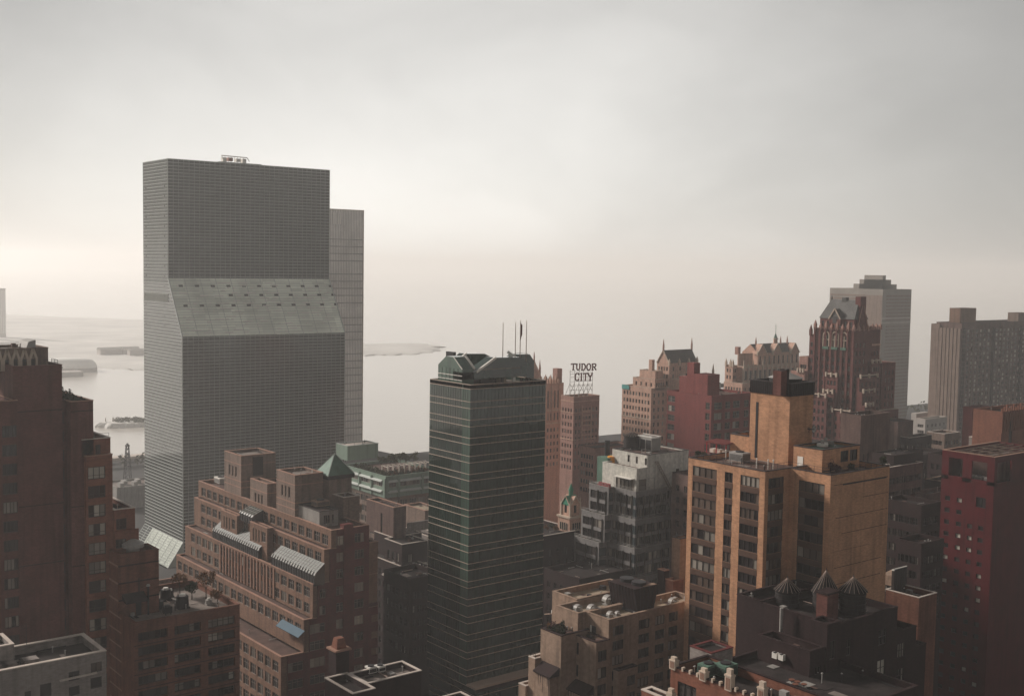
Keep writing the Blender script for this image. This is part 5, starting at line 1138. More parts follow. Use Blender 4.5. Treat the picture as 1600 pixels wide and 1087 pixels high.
tx, ty = onroof(985.5, 701, uz-.4); watertank(tx+.4, ty, uz-.4, 2.35, 3.4, 1.2, 'dark water tank with an orange-tan cone roof on the white block penthouse', None, .3)
def coolbox(part):
    x, y = onroof(1018, 706, uz-.4); c = part('casing'); z = uz-.2; L1 = 7.0; c.box(x, y+.1, z, x+3.6, y+L1, z+3.6, M['metal']); l = part('louvre')
    for k in range(3): l.box(x-.05, y+.3+k*2.25, z+.3, x-.01, y+2.2+k*2.25, z+3.0, M['dmetal'])
    for k in range(9): l.box(x+.2, y+.02, z+.35*k+.3, x+3.4, y+.08, z+.35*k+.42, M['concrete'])
    p_ = part('pipe'); p_.bar((x, y, z+3.8), (x, y+L1+1.2, z+3.8), .22, M['white']); p_.bar((x, y+L1+1.2, z+3.8), (x, y+L1+1.2, z-.6), .3, M['white']); p_.bar((x+3.6, y, z+3.9), (x, y, z+3.9), .16, M['white']); p_.bar((x+3.6, y, z+3.9), (x+3.6, y+L1, z+3.9), .16, M['white'])
thing('cooling_unit', 'large galvanised cooling unit with white pipes on the white block penthouse', 'cooling unit', coolbox, (*onroof(1018, 706, uz-.4), uz-.4))
x, y = onroof(948.5, 716, wz1); b = MB(); bz = zz(x, y, 716); b.cyl(x, y, wz1-1, zz(x, y, 687.5), .75, .75, M['dmetal'], 14); single('chimney_stack', 'black cylindrical chimney stack at the left of the white block penthouse', 'chimney', b, (x, y, wz1-1))
b = MB(); x, y = onroof(956, 719, wz1); b.cyl(x, y, wz1-.5, wz1+1.2, 1.5, 1.2, M['orangep'], 16); single('orange_drum', 'orange drum beside the black chimney stack', 'drum', b, (x, y, wz1-.5))
def chairs(part):
    f = part('frame')
    for i in range(7): yy = uy((x0-1.6, y0, zt1), 936+2.6*i); f.box(x0-1.7, yy-.35, zt1-.3, x0-1.3, yy+.1, zt1+1.0, M['redp']); f.box(x0-1.9, yy-.3, zt1+.2, x0-1.2, yy+.3, zt1+.45, M['redp'])
thing('patio_bench', 'row of red seats on the topmost terrace of the grey stepped building', 'bench', chairs, (x0-1.5, y0+8, zt1-.5))
# pale slab and cluttered shaft beside the orange tower
zq = at_d(1063, 842, 232); 
sb_ = Bld('pale_shaft_building', 'narrow pale concrete shaft squeezed against the left edge of the orange tower', 'building', zq.x, zq.y)
sb_.block(zq.x, zq.y, zq.x+4, zq.y+2.2, 0, zq.z, 'beige', 'tar', 'dcoping', .4); qq = at_d(1052, 908, 231); sb_.block(qq.x, qq.y, qq.x+3.0, qq.y+2.2, 0, qq.z, 'brickA2', 'tar', 'coping', .4)
sb_.block(qq.x-.2, qq.y+2.3, qq.x+1.2, qq.y+4.2, 0, qq.z+1.6, 'brickF', 'tar', 'coping', .4); sb_.done()

# ================================================================ BEIGE BUILDING bottom centre
x0, y0, x1, y1, zt = place(951.4, 968.6, 205, 915, 1075)
Eb = Bld('beige_plaster_building', 'beige rain-stained apartment building with a cooling tower and vents on its pale roof', 'building', x0, y0, pal=P_MIX, fr='frame')
jx, jz = x0, zt
yj = uy((x0, y0, zt), 915.5); jog = at_z(898, 956.5, zt); e1 = at_z(865.8, 946.7, zt)
rE = [(zz(x0, y0, 980.5+15+i*23.2), zz(x0, y0, 980.5+i*23.2)) for i in range(7)]
cE = [(ux((x0, y0, zt-3), a), ux((x0, y0, zt-3), b__)) for a, b__ in ((957.5, 974.5), (998, 1015), (1024, 1038.5), (1045, 1059))]
Eb.block(x0, y0, x1+3, yj, 0, zt, 'beige', 'beigeroof', 'beige', .9, wy=grid(cE, rE, 3, (.0,), P_MIX), cw=.45, wx=[])
Eb.block(jog.x, yj+.02, x1-4, jog.y+(e1.y-jog.y), 0, zt-.01, 'beige', 'beigeroof', 'beige', .9, cw=.45)
# rear upper deck with stepped parapet
q1 = at_z(980, 918, zt); Eb.block(jog.x+5, e1.y+.02, x1-2, max(q1.y, e1.y+7), 0, zt+.25, 'beige', 'beigeroof', 'beige', 1.0, cw=.45)
# lower blocks at -X side
la = at_d(931.6, 1004, (Vector((x0, y0, zt))-Vector((0, 0, CZ))).dot(FW)-2); 
bx_ = x0-3.2; by0 = y0+.9; bz_ = zz(bx_, by0, 1004)
by0, bz_ = slide_y(bx_, y0-2, 931.6, 1004, 400)
yb2 = uy((bx_, by0, bz_), 893); Eb.block(bx_, by0, x0-.02, yb2, 0, bz_, 'beige', 'tarbr', 'brickF', .7, cw=.5, wx=[(yb2-2.0, yb2-1.3, bz_-3.4, bz_-1.2, 1, (), P_DARK), (yb2-2.0, yb2-1.3, bz_-7.4, bz_-5.2, 1, (), P_DARK)], wy=grid([(bx_+.5, x0-.6)], [(bz_-3.6-i*3.05, bz_-1.6-i*3.05) for i in range(6)], 2, (), P_MIX))
cx_, cz_ = bx_-3.4, 0; cy_, cz_ = slide_y(bx_-3.6, by0+4, 877, 993.7, 800)
cx_ = bx_-3.6; yc2 = uy((cx_, cy_, cz_), 845); Eb.block(cx_, cy_, jog.x+4, yc2, 0, cz_, 'beige', 'tarbr', 'brickF', .7, cw=.5)
# stained sloping caps lower down
for (xo, ya1, yb1, zc1) in ((cx_-2.0, cy_+.6, yc2-1, cz_-7.2), (bx_-2.0, by0+.6, yb2-1, bz_-9.3)):
    k_ = Eb.mb('buttress'); k_.prism([(xo,ya1,0),(xo+2.0,ya1,0),(xo+2.0,yb1,0),(xo,yb1,0)], [(xo,ya1,zc1),(xo+2.0,ya1,zc1),(xo+2.0,yb1,zc1),(xo,yb1,zc1)], M['beige'])
    s_ = Eb.mb('sloping_cap'); s_.prism([(xo-.3,ya1-.3,zc1),(xo+1.98,ya1-.3,zc1),(xo+1.98,yb1+.3,zc1),(xo-.3,yb1+.3,zc1)], [(xo-.3,ya1-.3,zc1+.2),(xo+1.98,ya1-.3,zc1+1.5),(xo+1.98,yb1+.3,zc1+1.5),(xo-.3,yb1+.3,zc1+.2)], M['brickF'])
    st2 = Eb.mb('rain_stain'); rnd = random.Random(int(xo))
    for i in range(int((yb1-ya1)/.55)):
        if rnd.random() < .7: y = ya1+.55*i+rnd.uniform(0, .3); d_ = rnd.uniform(.8, 4.5); w_ = rnd.uniform(.12, .4); st2.poly([(xo-.02,y+w_,zc1-.02),(xo-.02,y,zc1-.02),(xo-.02,y+w_*.3,zc1-d_),(xo-.02,y+w_*.6,zc1-d_)], M['brickF'])
dz1 = zz(cx_-1, yc2+3, 1022); Eb.block(cx_-1.2, yc2+.02, jog.x, uy((cx_-1.2, yc2, dz1), 826), 0, dz1, 'beige', 'tarbr', 'wcoping', .8); dz2 = zz(cx_-2, yc2+6, 1062)
yv = uy((cx_-1.2, yc2, dz1), 826); Eb.block(cx_-1.8, yv+.02, jog.x, yv+2.0, 0, dz2, 'beige', 'tarbr', 'wcoping', .8)
railing(Eb.mb('railing'), [(cx_-.9, yv-.2), (cx_-.9, yc2+.3)], dz1+.1, .8, M['dmetal'], 1.0, .05)
# projecting bay with round-headed dormer on the -Y side
qx = (ux((x0, y0, zt), 960), ux((x0, y0, zt), 990)); bzq = zz(qx[0], y0-1.3, 1048)
Eb.block(qx[0], y0-1.3, qx[1], y0-.02, 0, bzq, 'beige', 'tarbr', 'brickF', .3, wy=grid([(qx[1]-2.5, qx[1]-.5)], [(bzq-3.2-i*3.05, bzq-1.4-i*3.05) for i in range(3)], 2, (), P_MIX))
dr = Eb.mb('door'); ya_ = uy((x0, y0, zt-4), 925); dr.box(x0-.08, ya_-1.0, bz_-.7, x0-.02, ya_, bz_+1.4, M['dmetal']); dr.box(x0-.08, ya_+.1, bz_-.7, x0-.02, ya_+.45, bz_+1.4, M['white'])
Eb.done()
zb9 = zt-.9
for i, (px, py, r) in enumerate(((903, 955, .85), (925, 957, 1.0), (950, 944, 1.15), (936, 958, .7), (954, 965, .8), (965, 962, .6), (1043+8, 945, .9), (1055, 941, .7))):
    x, y = onroof(px, py, zb9)
    def vfn(part, x=x, y=y, r=r):
        part('duct').cyl(x, y, zb9, zb9+r*.9, r*.55, r*.55, M['metal'], 12); h = part('hood'); n = 8
        for k in range(n):                                  # curved gooseneck hood
            a0, a1 = math.pi*k/n, math.pi*(k+1)/n; h.prism([(x-r*math.cos(a0), y-r*.5, zb9+r*.7+r*.9*math.sin(a0)), (x-r*math.cos(a1), y-r*.5, zb9+r*.7+r*.9*math.sin(a1)), (x-r*math.cos(a1), y+r*.5, zb9+r*.7+r*.9*math.sin(a1)), (x-r*math.cos(a0), y+r*.5, zb9+r*.7+r*.9*math.sin(a0))], [(x-r*.85*math.cos(a0), y-r*.5, zb9+r*.6+r*.75*math.sin(a0)), (x-r*.85*math.cos(a1), y-r*.5, zb9+r*.6+r*.75*math.sin(a1)), (x-r*.85*math.cos(a1), y+r*.5, zb9+r*.6+r*.75*math.sin(a1)), (x-r*.85*math.cos(a0), y+r*.5, zb9+r*.6+r*.75*math.sin(a0))], M['metal'])
        part('curb').box(x-r*.9, y-r*.6, zb9, x+r*.9, y+r*.6, zb9+.25, M['concrete'])
    thing('gooseneck_vent', ['curved metal vent in the near left notch of the beige roof', 'curved metal vent left of the railed cluster on the beige roof', 'largest curved metal vent standing alone mid beige roof', 'small curved vent between its neighbours at the beige roof edge', 'curved vent at the front parapet corner of the beige roof', 'smallest curved vent nearest the cooling tower on the beige roof', 'curved vent right of the dark cooling tower by the parapet', 'small vent at the far right of the beige roof'][i], 'ventilator', vfn, (x, y, zb9), 'gooseneck vents on the beige roof')
def ctower(part):
    a = at_z(1003, 957.5, zb9); z0_ = zb9+.4; L1, L2, H_ = 6.6, 4.2, 4.3
    xa, ya_ = a.x-1.0, a.y+.3; pr2 = part('casing'); fl_ = .9
    for k in range(2):
        y_a = ya_+k*(L1/2+.05); y_b = y_a+L1/2-.05
        pr2.prism([(xa,y_a+ (0 if k else 0),z0_),(xa+L2,y_a,z0_),(xa+L2,y_b,z0_),(xa,y_b,z0_)], [(xa-fl_,y_a-(0 if k else fl_*.3),z0_+H_),(xa+L2+fl_,y_a-(0 if k else fl_*.3),z0_+H_),(xa+L2+fl_,y_b+(fl_*.3 if k else 0),z0_+H_),(xa-fl_,y_b+(fl_*.3 if k else 0),z0_+H_)], M['brickF'])
    r_ = part('rib')
    for k in range(9): y = ya_+L1*k/8; r_.bar((xa-.03, y, z0_), (xa-fl_-.03, y, z0_+H_), .1, M['dmetal'])
    for k in range(6): x = xa+L2*k/5; r_.bar((x, ya_-.03, z0_), (x+(k/5-.5)*2*fl_, ya_-fl_*.3-.03, z0_+H_), .1, M['dmetal'])
    for k in range(2): part('fan_ring').cyl(xa+L2/2, ya_+L1*(.27+.47*k), z0_+H_, z0_+H_+.6, 1.35, 1.35, M['dmetal'], 16)
    t_ = part('deck_plate'); t_.box(xa+1.8, ya_-.1, z0_+H_+.01, xa+L2+.7, ya_+.9, z0_+H_+.07, M['beige']); t_.box(xa+3.2, ya_+2.9, z0_+H_+.01, xa+L2+.8, ya_+4.0, z0_+H_+.07, M['beige'])
    s_ = part('skid'); s_.box(xa-.3, ya_-.2, zb9, xa+.1, ya_+L1, z0_, M['dmetal']); s_.box(xa+L2-.4, ya_-.2, zb9, xa+L2, ya_+L1, z0_, M['dmetal'])
thing('cooling_tower', 'dark flared cooling tower with fan rings on the beige building roof', 'cooling tower', ctower, (*onroof(1003, 957.5, zb9), zb9))
for i in range(8):
    y = cy_+.8+(yc2-cy_-1.6)*i/7; shrub(cx_+1.0+.4*(i % 2), y, cz_-.7, .6+.15*(i % 3), 1.5+.5*(i % 3), ['foliage', 'purple', 'foliage', 'autumn'][i % 4], {'foliage': 'dark green', 'purple': 'purple-leaved', 'autumn': 'rust-leaved'}[['foliage', 'purple', 'foliage', 'autumn'][i % 4]]+' shrub in the terrace planting at the left corner of the beige building', 'shrubs on the beige building terrace', 140+i, 150, .15)
shrub(cx_+1.3, cy_+1.2, cz_-.7, .55, 3.6, 'foliage', 'tall dark cypress-like shrub at the near end of the beige terrace planting', None, 151, 240, .15, 'conifer')
def ant(part):
    x, y = onroof(855, 965, cz_-3); q = at_d(859, 985, 226); x, y = q.x, q.y; part('post').cyl(x, y, 20, zz(x, y, 956), .14, .1, M['dmetal'], 8); z = zz(x, y, 957); part('arm').bar((x-1.4, y, z), (x+.8, y, z-.25), .16, M['wcoping']); part('lamp').cyl(x+.6, y, z-.1, z+.45, .25, .2, M['white'], 10)
    for k in range(2): part('stay').bar((x-1+k*1.6, y+1, z-2), (x+.4+k*1.8, y+1.5, z+5.5), .07, M['dmetal'])
q = at_d(859, 985, 226); thing('light_mast', 'thin mast with a pale cross arm left of the beige building', 'mast', ant, (q.x, q.y, 20))

# ================================================================ BOTTOM RIGHT: CRENELLATED BRICK and DARK TANK BUILDING
a = at_d(1048, 1039.5, 150); zt = a.z; x0 = a.x; b0 = at_z(1283, 1087, zt); yn = b0.y-4
Kb = Bld('crenellated_brick_building', 'red brick building with white terracotta pinnacles along its parapet, at the bottom edge', 'building', x0, yn, pal=[('blindw', 1), ('g_mid', 1), ('g_dark', 3)], fr='dmetal')
K0 = a.y
cK = []; y = yn+2
yy = [uy((x0, yn, zt), px) for px in (1055, 1093, 1139, 1186, 1232)]
wk = [(yy[1]+.5, yy[0]-.5, zt-3.9, zt-1.6, 3, (.8,)), (yy[2]+.8, yy[1]-.8, zt-4.6, zt-2.2, 3, ()), (yy[3]+.6, yy[2]-.7, zt-3.9, zt-1.7, 3, ()), (yy[4]+.6, yy[3]-.7, zt-3.9, zt-1.7, 3, ())]
Kb.block(x0, yn, x0+7, K0, 0, zt, 'brickA2', 'tar', 'brickF', 1.1, wx=wk, cw=.4)
pn = Kb.mb('pinnacle'); cr3 = Kb.mb('stone_panel')
def pinn(y, h, w=.5, xx=None):
    xx = x0 if xx is None else xx
    pn_ = MB(); pn_.box(xx-.25, y-w, zt-.3, xx+.5, y+w, zt+h*.72, M['stone']); pn_.box(xx-.12, y-w*.72, zt+h*.72, xx+.38, y+w*.72, zt+h, M['stone']); pn_.box(xx-.33, y-w*1.1, zt+h*.62, xx+.58, y+w*1.1, zt+h*.7, M['stone'])
    for k in (-1, 0, 1): pn_.box(xx-.3, y+k*w*.5-.07, zt-.1, xx-.25, y+k*w*.5+.07, zt+h*.55, M['coping'])
    pn_.build('pinnacle', Kb.root, Kb.o)
for px, h in ((1052, 1.3), (1099, 1.3), (1139, 2.4), (1190, 2.3), (1243, 1.9)): pinn(uy((x0, yn, zt), px), h)
y = K0-.9
while y > yn+1:
    cr3.box(x0-.16, y-.14, zt-.1, x0+.3, y+.14, zt+.42, M['stone']); y -= 1.25
del Kb.p['pinnacle']
Kb.done()
def lower_pin(y): 
    b = MB(); b.box(x0-2.4, y-.5, zt-6, x0-1.6, y+.5, zt-2.4, M['stone']); b.box(x0-2.25, y-.35, zt-2.4, x0-1.75, y+.35, zt-1.9, M['stone']); return b
lb = Bld('crenellated_bay', 'lower brick bay with white pinnacles in front of the crenellated building', 'building bay', x0-2.2, yn)
lb.block(x0-2.2, yn, x0-.3, K0+3, 0, zt-3.6, 'brickA2', 'tar', 'wcoping', .2)
for px in (1049, 1129): b = lower_pin(uy((x0-2, yn, zt-2), px)); b.build('pinnacle', lb.root, lb.o)
lb.done()
acbox(x0+2.5, uy((x0, yn, zt), 1085), zt-1.1, 2.2, 1.8, 1.6, 'teal-green unit behind the white pinnacles, left one of a pair', 'patina'); acbox(x0+4, uy((x0, yn, zt), 1100), zt-1.1, 2.4, 2.0, 1.7, 'teal-green unit behind the white pinnacles, nearer one of a pair', 'patina')
# dark brick building with tanks
a = at_d(1265.5, 1018, 172); zt = a.z; x0, y0 = a.x, a.y; P = Vector((x0, y0, zt)); yl = uy(P, 1184.5)
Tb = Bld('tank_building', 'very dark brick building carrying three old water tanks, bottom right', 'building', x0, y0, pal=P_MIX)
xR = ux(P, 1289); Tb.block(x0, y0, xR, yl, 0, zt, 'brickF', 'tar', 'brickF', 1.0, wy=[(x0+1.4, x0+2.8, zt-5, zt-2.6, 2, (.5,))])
zh = zz(xR, y0, 975.5); cc = at_d(1318, 969, 176); 
Tb.block(xR+.02, y0-.3, xR+3.2, y0+3, 0, zh, 'brickF', 'tar', 'brickF', .4, wy=[(xR+.8, xR+2.2, zh-5.5, zh-2.6, 2, ()), (xR+.8, xR+2.2, zh-12.5, zh-9.4, 2, ())])
xe_ = ux((xR, y0+.5, zh), 1403); Tb.block(xR+3.22, y0+.5, xe_, y0+15, 0, zh-.8, 'brickF', 'tar', 'brickF', 1.0, wy=grid([(xR+6, xR+7.2), (xe_-5, xe_-2.8)], [(zh-6.2-i*5, zh-3.6-i*5) for i in range(4)], 2, (.5,), P_MIX), wx=[])
Tb.block(xR+3.3, y0+15.02, xe_-1, y0+20, 0, zh-.6, 'brickF', 'tar', 'brickF', 1.0)
z_l = zz(xe_, y0+1, 989); xf_ = ux((xe_, y0+1, z_l), 1432); Tb.block(xe_+.02, y0+1, xf_, y0+14, 0, z_l, 'brickF', 'tar', 'brickF', .8, wy=grid([(xe_+1.2, xe_+3.3)], [(z_l-4.4-i*4.2, z_l-2-i*4.2) for i in range(3)], 3, (.5,), [('blind', 1), ('g_dark', 1)]))
zk = zz(xf_, y0+1.6, 1012); Tb.block(xf_+.02, y0+1.6, ux((xf_, y0+1.6, zk), 1447), y0+12, 0, zk, 'brickF', 'tar', 'brickF', .8)
Tb.block(x0-.5+8, yl+.02, x0+24, yl+10, 0, zt-.4, 'brickF', 'tar', None, 0)
Tb.done()
for i, (px, pyb, pyt, r, D_) in enumerate(((1230, 921, 903, 1.95, 190), (1290, 924, 891, 2.05, 187), (1333, 921.5, 901, 2.05, 186))):
    q = at_d(px, pyb, D_); zc = q.z; top = zz(q.x, q.y, pyt); bzt = [zt, zt, zh-1.8][i]; hb = 5.0
    watertank(q.x, q.y, zc-hb-1.0 if i == 0 else zc-hb-1.0, r, hb, top-zc, ['leftmost of three old water tanks, with thin pale seams on its cone', 'middle water tank, the tallest, with a brick shaft before it', 'rightmost of three old water tanks, against the orange wall'][i], 'old water tanks on the dark brick building', 1.0, 9)
    def stand(part, q=q, zc=zc, bzt=bzt, hb=hb):
        s_ = part('post')
        for k in range(4): xx = q.x+1.5*(1 if k % 2 else -1); yy2 = q.y+1.5*(1 if k > 1 else -1); s_.box(xx-.15, yy2-.15, bzt-1.2, xx+.15, yy2+.15, zc-hb-1.0, M['dmetal'])
        part('beam').box(q.x-1.9, q.y-1.9, zc-hb-1.3, q.x+1.9, q.y+1.9, zc-hb-1.0, M['dmetal'])
    if zc-hb-1.3 > bzt-1: thing('tank_stand', ['steel stand under the leftmost old water tank', 'steel stand under the middle old water tank', 'steel stand under the rightmost old water tank'][i], 'stand', stand, (q.x, q.y, bzt-1.2))
q = at_d(1292, 925, 180); b = MB(); b.box(q.x-1.2, q.y-1, zt-1, q.x+1.6, q.y+1, q.z, M['brickA']); b.box(q.x-1.4, q.y-1.2, q.z, q.x+1.8, q.y+1.2, q.z+.3, M['brickF']); single('brick_shaft', 'maroon brick shaft standing in front of the middle water tank', 'shaft', b, (q.x, q.y, zt-1))
for i in range(2): b = MB(); xx = x0-.6; yy2 = uy((x0, y0, zt-3), 1217+i*10); z = zz(x0, yy2, 1023+i*3); b.box(xx, yy2, z-.5, x0-.02, yy2+.9, z+.4, M['white']); b.cyl(xx+.2, yy2+.45, z+.4, z+.45, .3, .3, M['dmetal'], 10); single('condenser_unit', ['left of two white condensers on the dark maroon wall', 'right of two white condensers on the dark maroon wall'][i], 'air conditioner', b, (xx, yy2, z-.5))
b = MB(); q = at_z(1220, 990, zt-1); b.cyl(q.x, q.y, zt-1, zt+3.2, .28, .28, M['metal'], 10); single('flue_pipe', 'metal flue pipe on the dark roof below the leftmost tank', 'pipe', b, (q.x, q.y, zt-1))
# low dark roofs in between, orange seats
a = at_d(1170, 1020, 168); lb = Bld('low_dark_building', 'low dark tar-roofed building between the crenellated parapet and the tank building', 'building', a.x, a.y-14)
lb.block(a.x-4, a.y-16, x0+8, a.y+8, 0, a.z-4, 'brickF', 'tar', 'brickF', .8); lb.block(a.x-3.5, a.y+4, a.x+1.2, a.y+8.2, a.z-4.8, a.z-.5, 'whitebr', 'tar', 'brickR', .3, part='stair_head'); lb.done(); zl_ = a.z-4.8
for i, (px, py) in enumerate(((1237, 1066), (1246, 1069), (1256, 1073), (1243, 1073))):
    x, y = onroof(px, py, zl_); b = MB(); b.cyl(x, y, zl_+.45, zl_+.52, .45, .45, M['brickA2'], 14); b.cyl(x, y, zl_, zl_+.45, .07, .07, M['dmetal'], 8); single('round_table', 'small round rusty orange table on the low dark roof terrace', 'table', b, (x, y, zl_), 'orange tables on the low dark roof')

# ================================================================ CRIMSON TOWER right
x0, y0, x1, y1, zt = place(1555, 714.4, 280, 1472.5, 1640)
Rb = Bld('crimson_tower', 'dark crimson tower with an open roof frame and small square windows, right edge', 'building', x0, y0, pal=[('g_dark', 5), ('g_mid', 2), ('blindw', 2)], fr='dmetal')
def cy(pxs): return [tuple(sorted((uy((x0, y0, zt-8), a), uy((x0, y0, zt-8), b__)))) for a, b__ in pxs]
sq = cy([(1477.5, 1485.5), (1496, 1504), (1514, 1521.5), (1531, 1539)])
wr = []
for j, c_ in enumerate(sq):
    for i in range(20):
        if (j == 2 and i < 2) or (j == 3 and i < 2): continue
        z1_ = zz(x0, y0, 771+7+i*18.9+(j*3.2)*0+9); wr.append((c_[0], c_[1], z1_-1.15, z1_, 1, ()))
bigw = cy([(1526, 1541)])[0]; zb_ = zz(x0, y0, 795)
wr.append((bigw[0], bigw[1], zb_-.2, zb_+2.3, 2, (), P_DARK))
ztf = zz(x0, y0, 760)
Rb.block(x0, y0, x1, y1, 0, ztf, 'redpanel', 'tar', None, 0, wx=wr)
fr_ = Rb.mb('open_frame'); t_ = .5
def bars(side):
    o = []
for (a, b__) in ((y0, y0+1.9), (uy((x0, y0, zt), 1518)-.2, uy((x0, y0, zt), 1505)), (y1-1.9, y1)): fr_.box(x0, a, ztf, x0+t_, b__, zt-1.6, M['redpanel'])
fr_.box(x0, y0, zt-1.6, x0+t_, y1, zt, M['redpanel']); fr_.box(x0, y0, ztf, x0+t_, y1, ztf+1.0, M['redpanel'])
for (a, b__) in ((x0+t_, x0+1.2), (ux((x0, y0, zt), 1582), ux((x0, y0, zt), 1582)+8)): fr_.box(a, y0, ztf, b__, y0+t_, zt-1.4, M['redpanel'])
fr_.box(x0+t_, y0, zt-1.4, x1, y0+t_, zt, M['redpanel']); fr_.box(x0+t_, y0, ztf, x1, y0+t_, ztf+.6, M['redpanel'])
fr_.box(x0+t_, y1-t_, ztf, x1, y1, zt, M['redpanel']); fr_.box(x1-t_, y0+t_, ztf, x1, y1-t_, zt, M['redpanel'])
bm = Rb.mb('roof_beam')
for i in range(1, 6): y = y0+(y1-y0)*i/6; bm.box(x0+t_, y-.12, zt-.4, x1-t_, y+.12, zt-.1, M['brickD2'])
for i in range(1, 5): x = x0+(x1-x0)*i/5; bm.box(x-.12, y0+t_, zt-.75, x+.12, y1-t_, zt-.45, M['brickD2'])
rm = Rb.mb('rim'); rm.box(x0-.08, y0-.08, zt, x0+t_, y1, zt+.1, M['coping']); rm.box(x0+t_, y0-.08, zt, x1, y0+t_, zt+.1, M['coping']); rm.box(x0+t_, y1-t_, zt, x1, y1, zt+.1, M['coping'])
Rb.block(x0+3.5, y0+3, x1-2, y1-3, ztf, zt-2.0, 'brickF2', 'gravel', None, 0, part='inner_room')
Rb.done()
for i in range(3): acbox(x0+1.2, y0+1.4+i*2.6, ztf, 1.5, 1.9, 1.7, ['nearest of three units inside the crimson tower roof frame', 'middle of three units inside the crimson tower roof frame', 'farthest of three units inside the crimson tower roof frame'][i])

# ================================================================ brown building with glass screens (right of the orange tower)
x0, y0, x1, y1, zt = place(1436, 934, 215, 1384, 1464)
Nb = Bld('brown_screened_building', 'brown brick building with pale-framed roof screens and a tan hatch, beside the orange tower', 'building', x0, y0)
Nb.block(x0, y0, x1, y1, 0, zt, 'brickC', 'tar', 'wcoping', .9, cw=.3)
sc = Nb.mb('screen_glass'); sf = Nb.mb('screen_frame'); zs_ = zz(x1, y1, 883)
yk = y1-.5; sc.box(x0+1.2, yk, zt-.9, x1, yk+.06, zs_, M['g_mid']); sf.bar((x0+1.2, yk, zs_), (x1, yk, zs_), .16, M['white'])
for i in range(7): x = x0+1.2+(x1-x0-1.2)*i/6; sf.box(x-.06, yk-.06, zt-.9, x+.06, yk, zs_, M['dmetal'])
sc.box(x0+1.0, y0+6, zt-.9, x0+1.06, yk, zs_, M['g_mid']); sf.bar((x0+1, y0+6, zs_), (x0+1, yk, zs_), .16, M['white'])
Nb.done()
x, y = onroof(1400, 913, zt-.9); b = MB(); b.prism([(x-1.6,y-.6,zt-.9),(x+2.2,y-.6,zt-.9),(x+2.2,y+2.6,zt-.9),(x-1.6,y+2.6,zt-.9)], [(x-1.2,y-.3,zt+.9),(x+2.0,y-.3,zt+1.3),(x+2.0,y+2.4,zt+1.3),(x-1.2,y+2.4,zt+.9)], M['beige']); single('roof_hatch', 'pale tan sloping hatch catching light on the brown screened roof', 'hatch', b, (x, y, zt-.9))
# ================================================================ RED BRICK BUILDING
x0, y0, x1, y1, zt = place(1112, 619, 385, 1042.4, 1176)
V = Bld('red_brick_building', 'solid red brick building with a stepped chimney wall on its roof, behind the orange tower', 'building', x0, y0, pal=P_MIX, fr='lframe')
rv = [(zz(x0, y0, 629.5+11+i*16.3), zz(x0, y0, 629.5+i*16.3)) for i in range(7)]
rl_ = [(zz(x0, y1, 617+9.5+i*16.3*.9), zz(x0, y1, 617+i*16.3*.9)) for i in range(8)]
V.block(x0, y0, x1, y1, 0, zt, 'redbr', 'tarbr', 'redbr', .7, wx=grid(coly((x0, y0, zt-3), [(1102.5, 1109)]), rv, 2, (.5,), P_DARK)+grid(coly((x0, y1-3, zt-3), [(1043.7, 1054.5)]), rl_, 2, (.5,), P_MIX),
        wy=grid(colx((x0, y0, zt-3), [(1116, 1128.5), (1133.5, 1141.5), (1145.5, 1156), (1163, 1170)]), rv, 2, (.5,), P_MIX), cw=.4)
sw = V.mb('stepped_wall'); P = Vector((x0+2, y1-14, zt)); ys_ = lambda px: uy(Vector((x0+3, y1-12, zt)), px)
def stepblock(pl, pr, py, dx=0.0, dd=5):
    ya_, yb__ = ys_(pr), ys_(pl); z = zz(x0+3+dx, (ya_+yb__)/2, py); V.mb('stepped_wall').box(x0+3+dx, ya_, zt-.7, x0+3+dx+dd, yb__, z, M['redbr'])
stepblock(1061, 1072.8, 588); stepblock(1072.9, 1083.5, 566.5, 0, 3); stepblock(1083.6, 1105, 584.5, 0, 6)
V.mb('stepped_wall').box(x0+3.1, ys_(1072.8), zt-.7, x0+7, ys_(1061)-.1, zz(x0+3, y1-10, 592), M['redbr'])
V.done()
for i, (px, py, a) in enumerate(((1096, 608, 3.4), (1112, 611, 4.6), (1122, 607, 3))):
    x, y = onroof(px, py, zt-.7); acbox(x, y, zt-.7, a, 2.6, 1.8, ['leftmost white rooftop unit on the red brick building', 'widest white rooftop unit, in the middle of the red brick roof', 'rightmost white rooftop unit on the red brick building'][i], 'white')

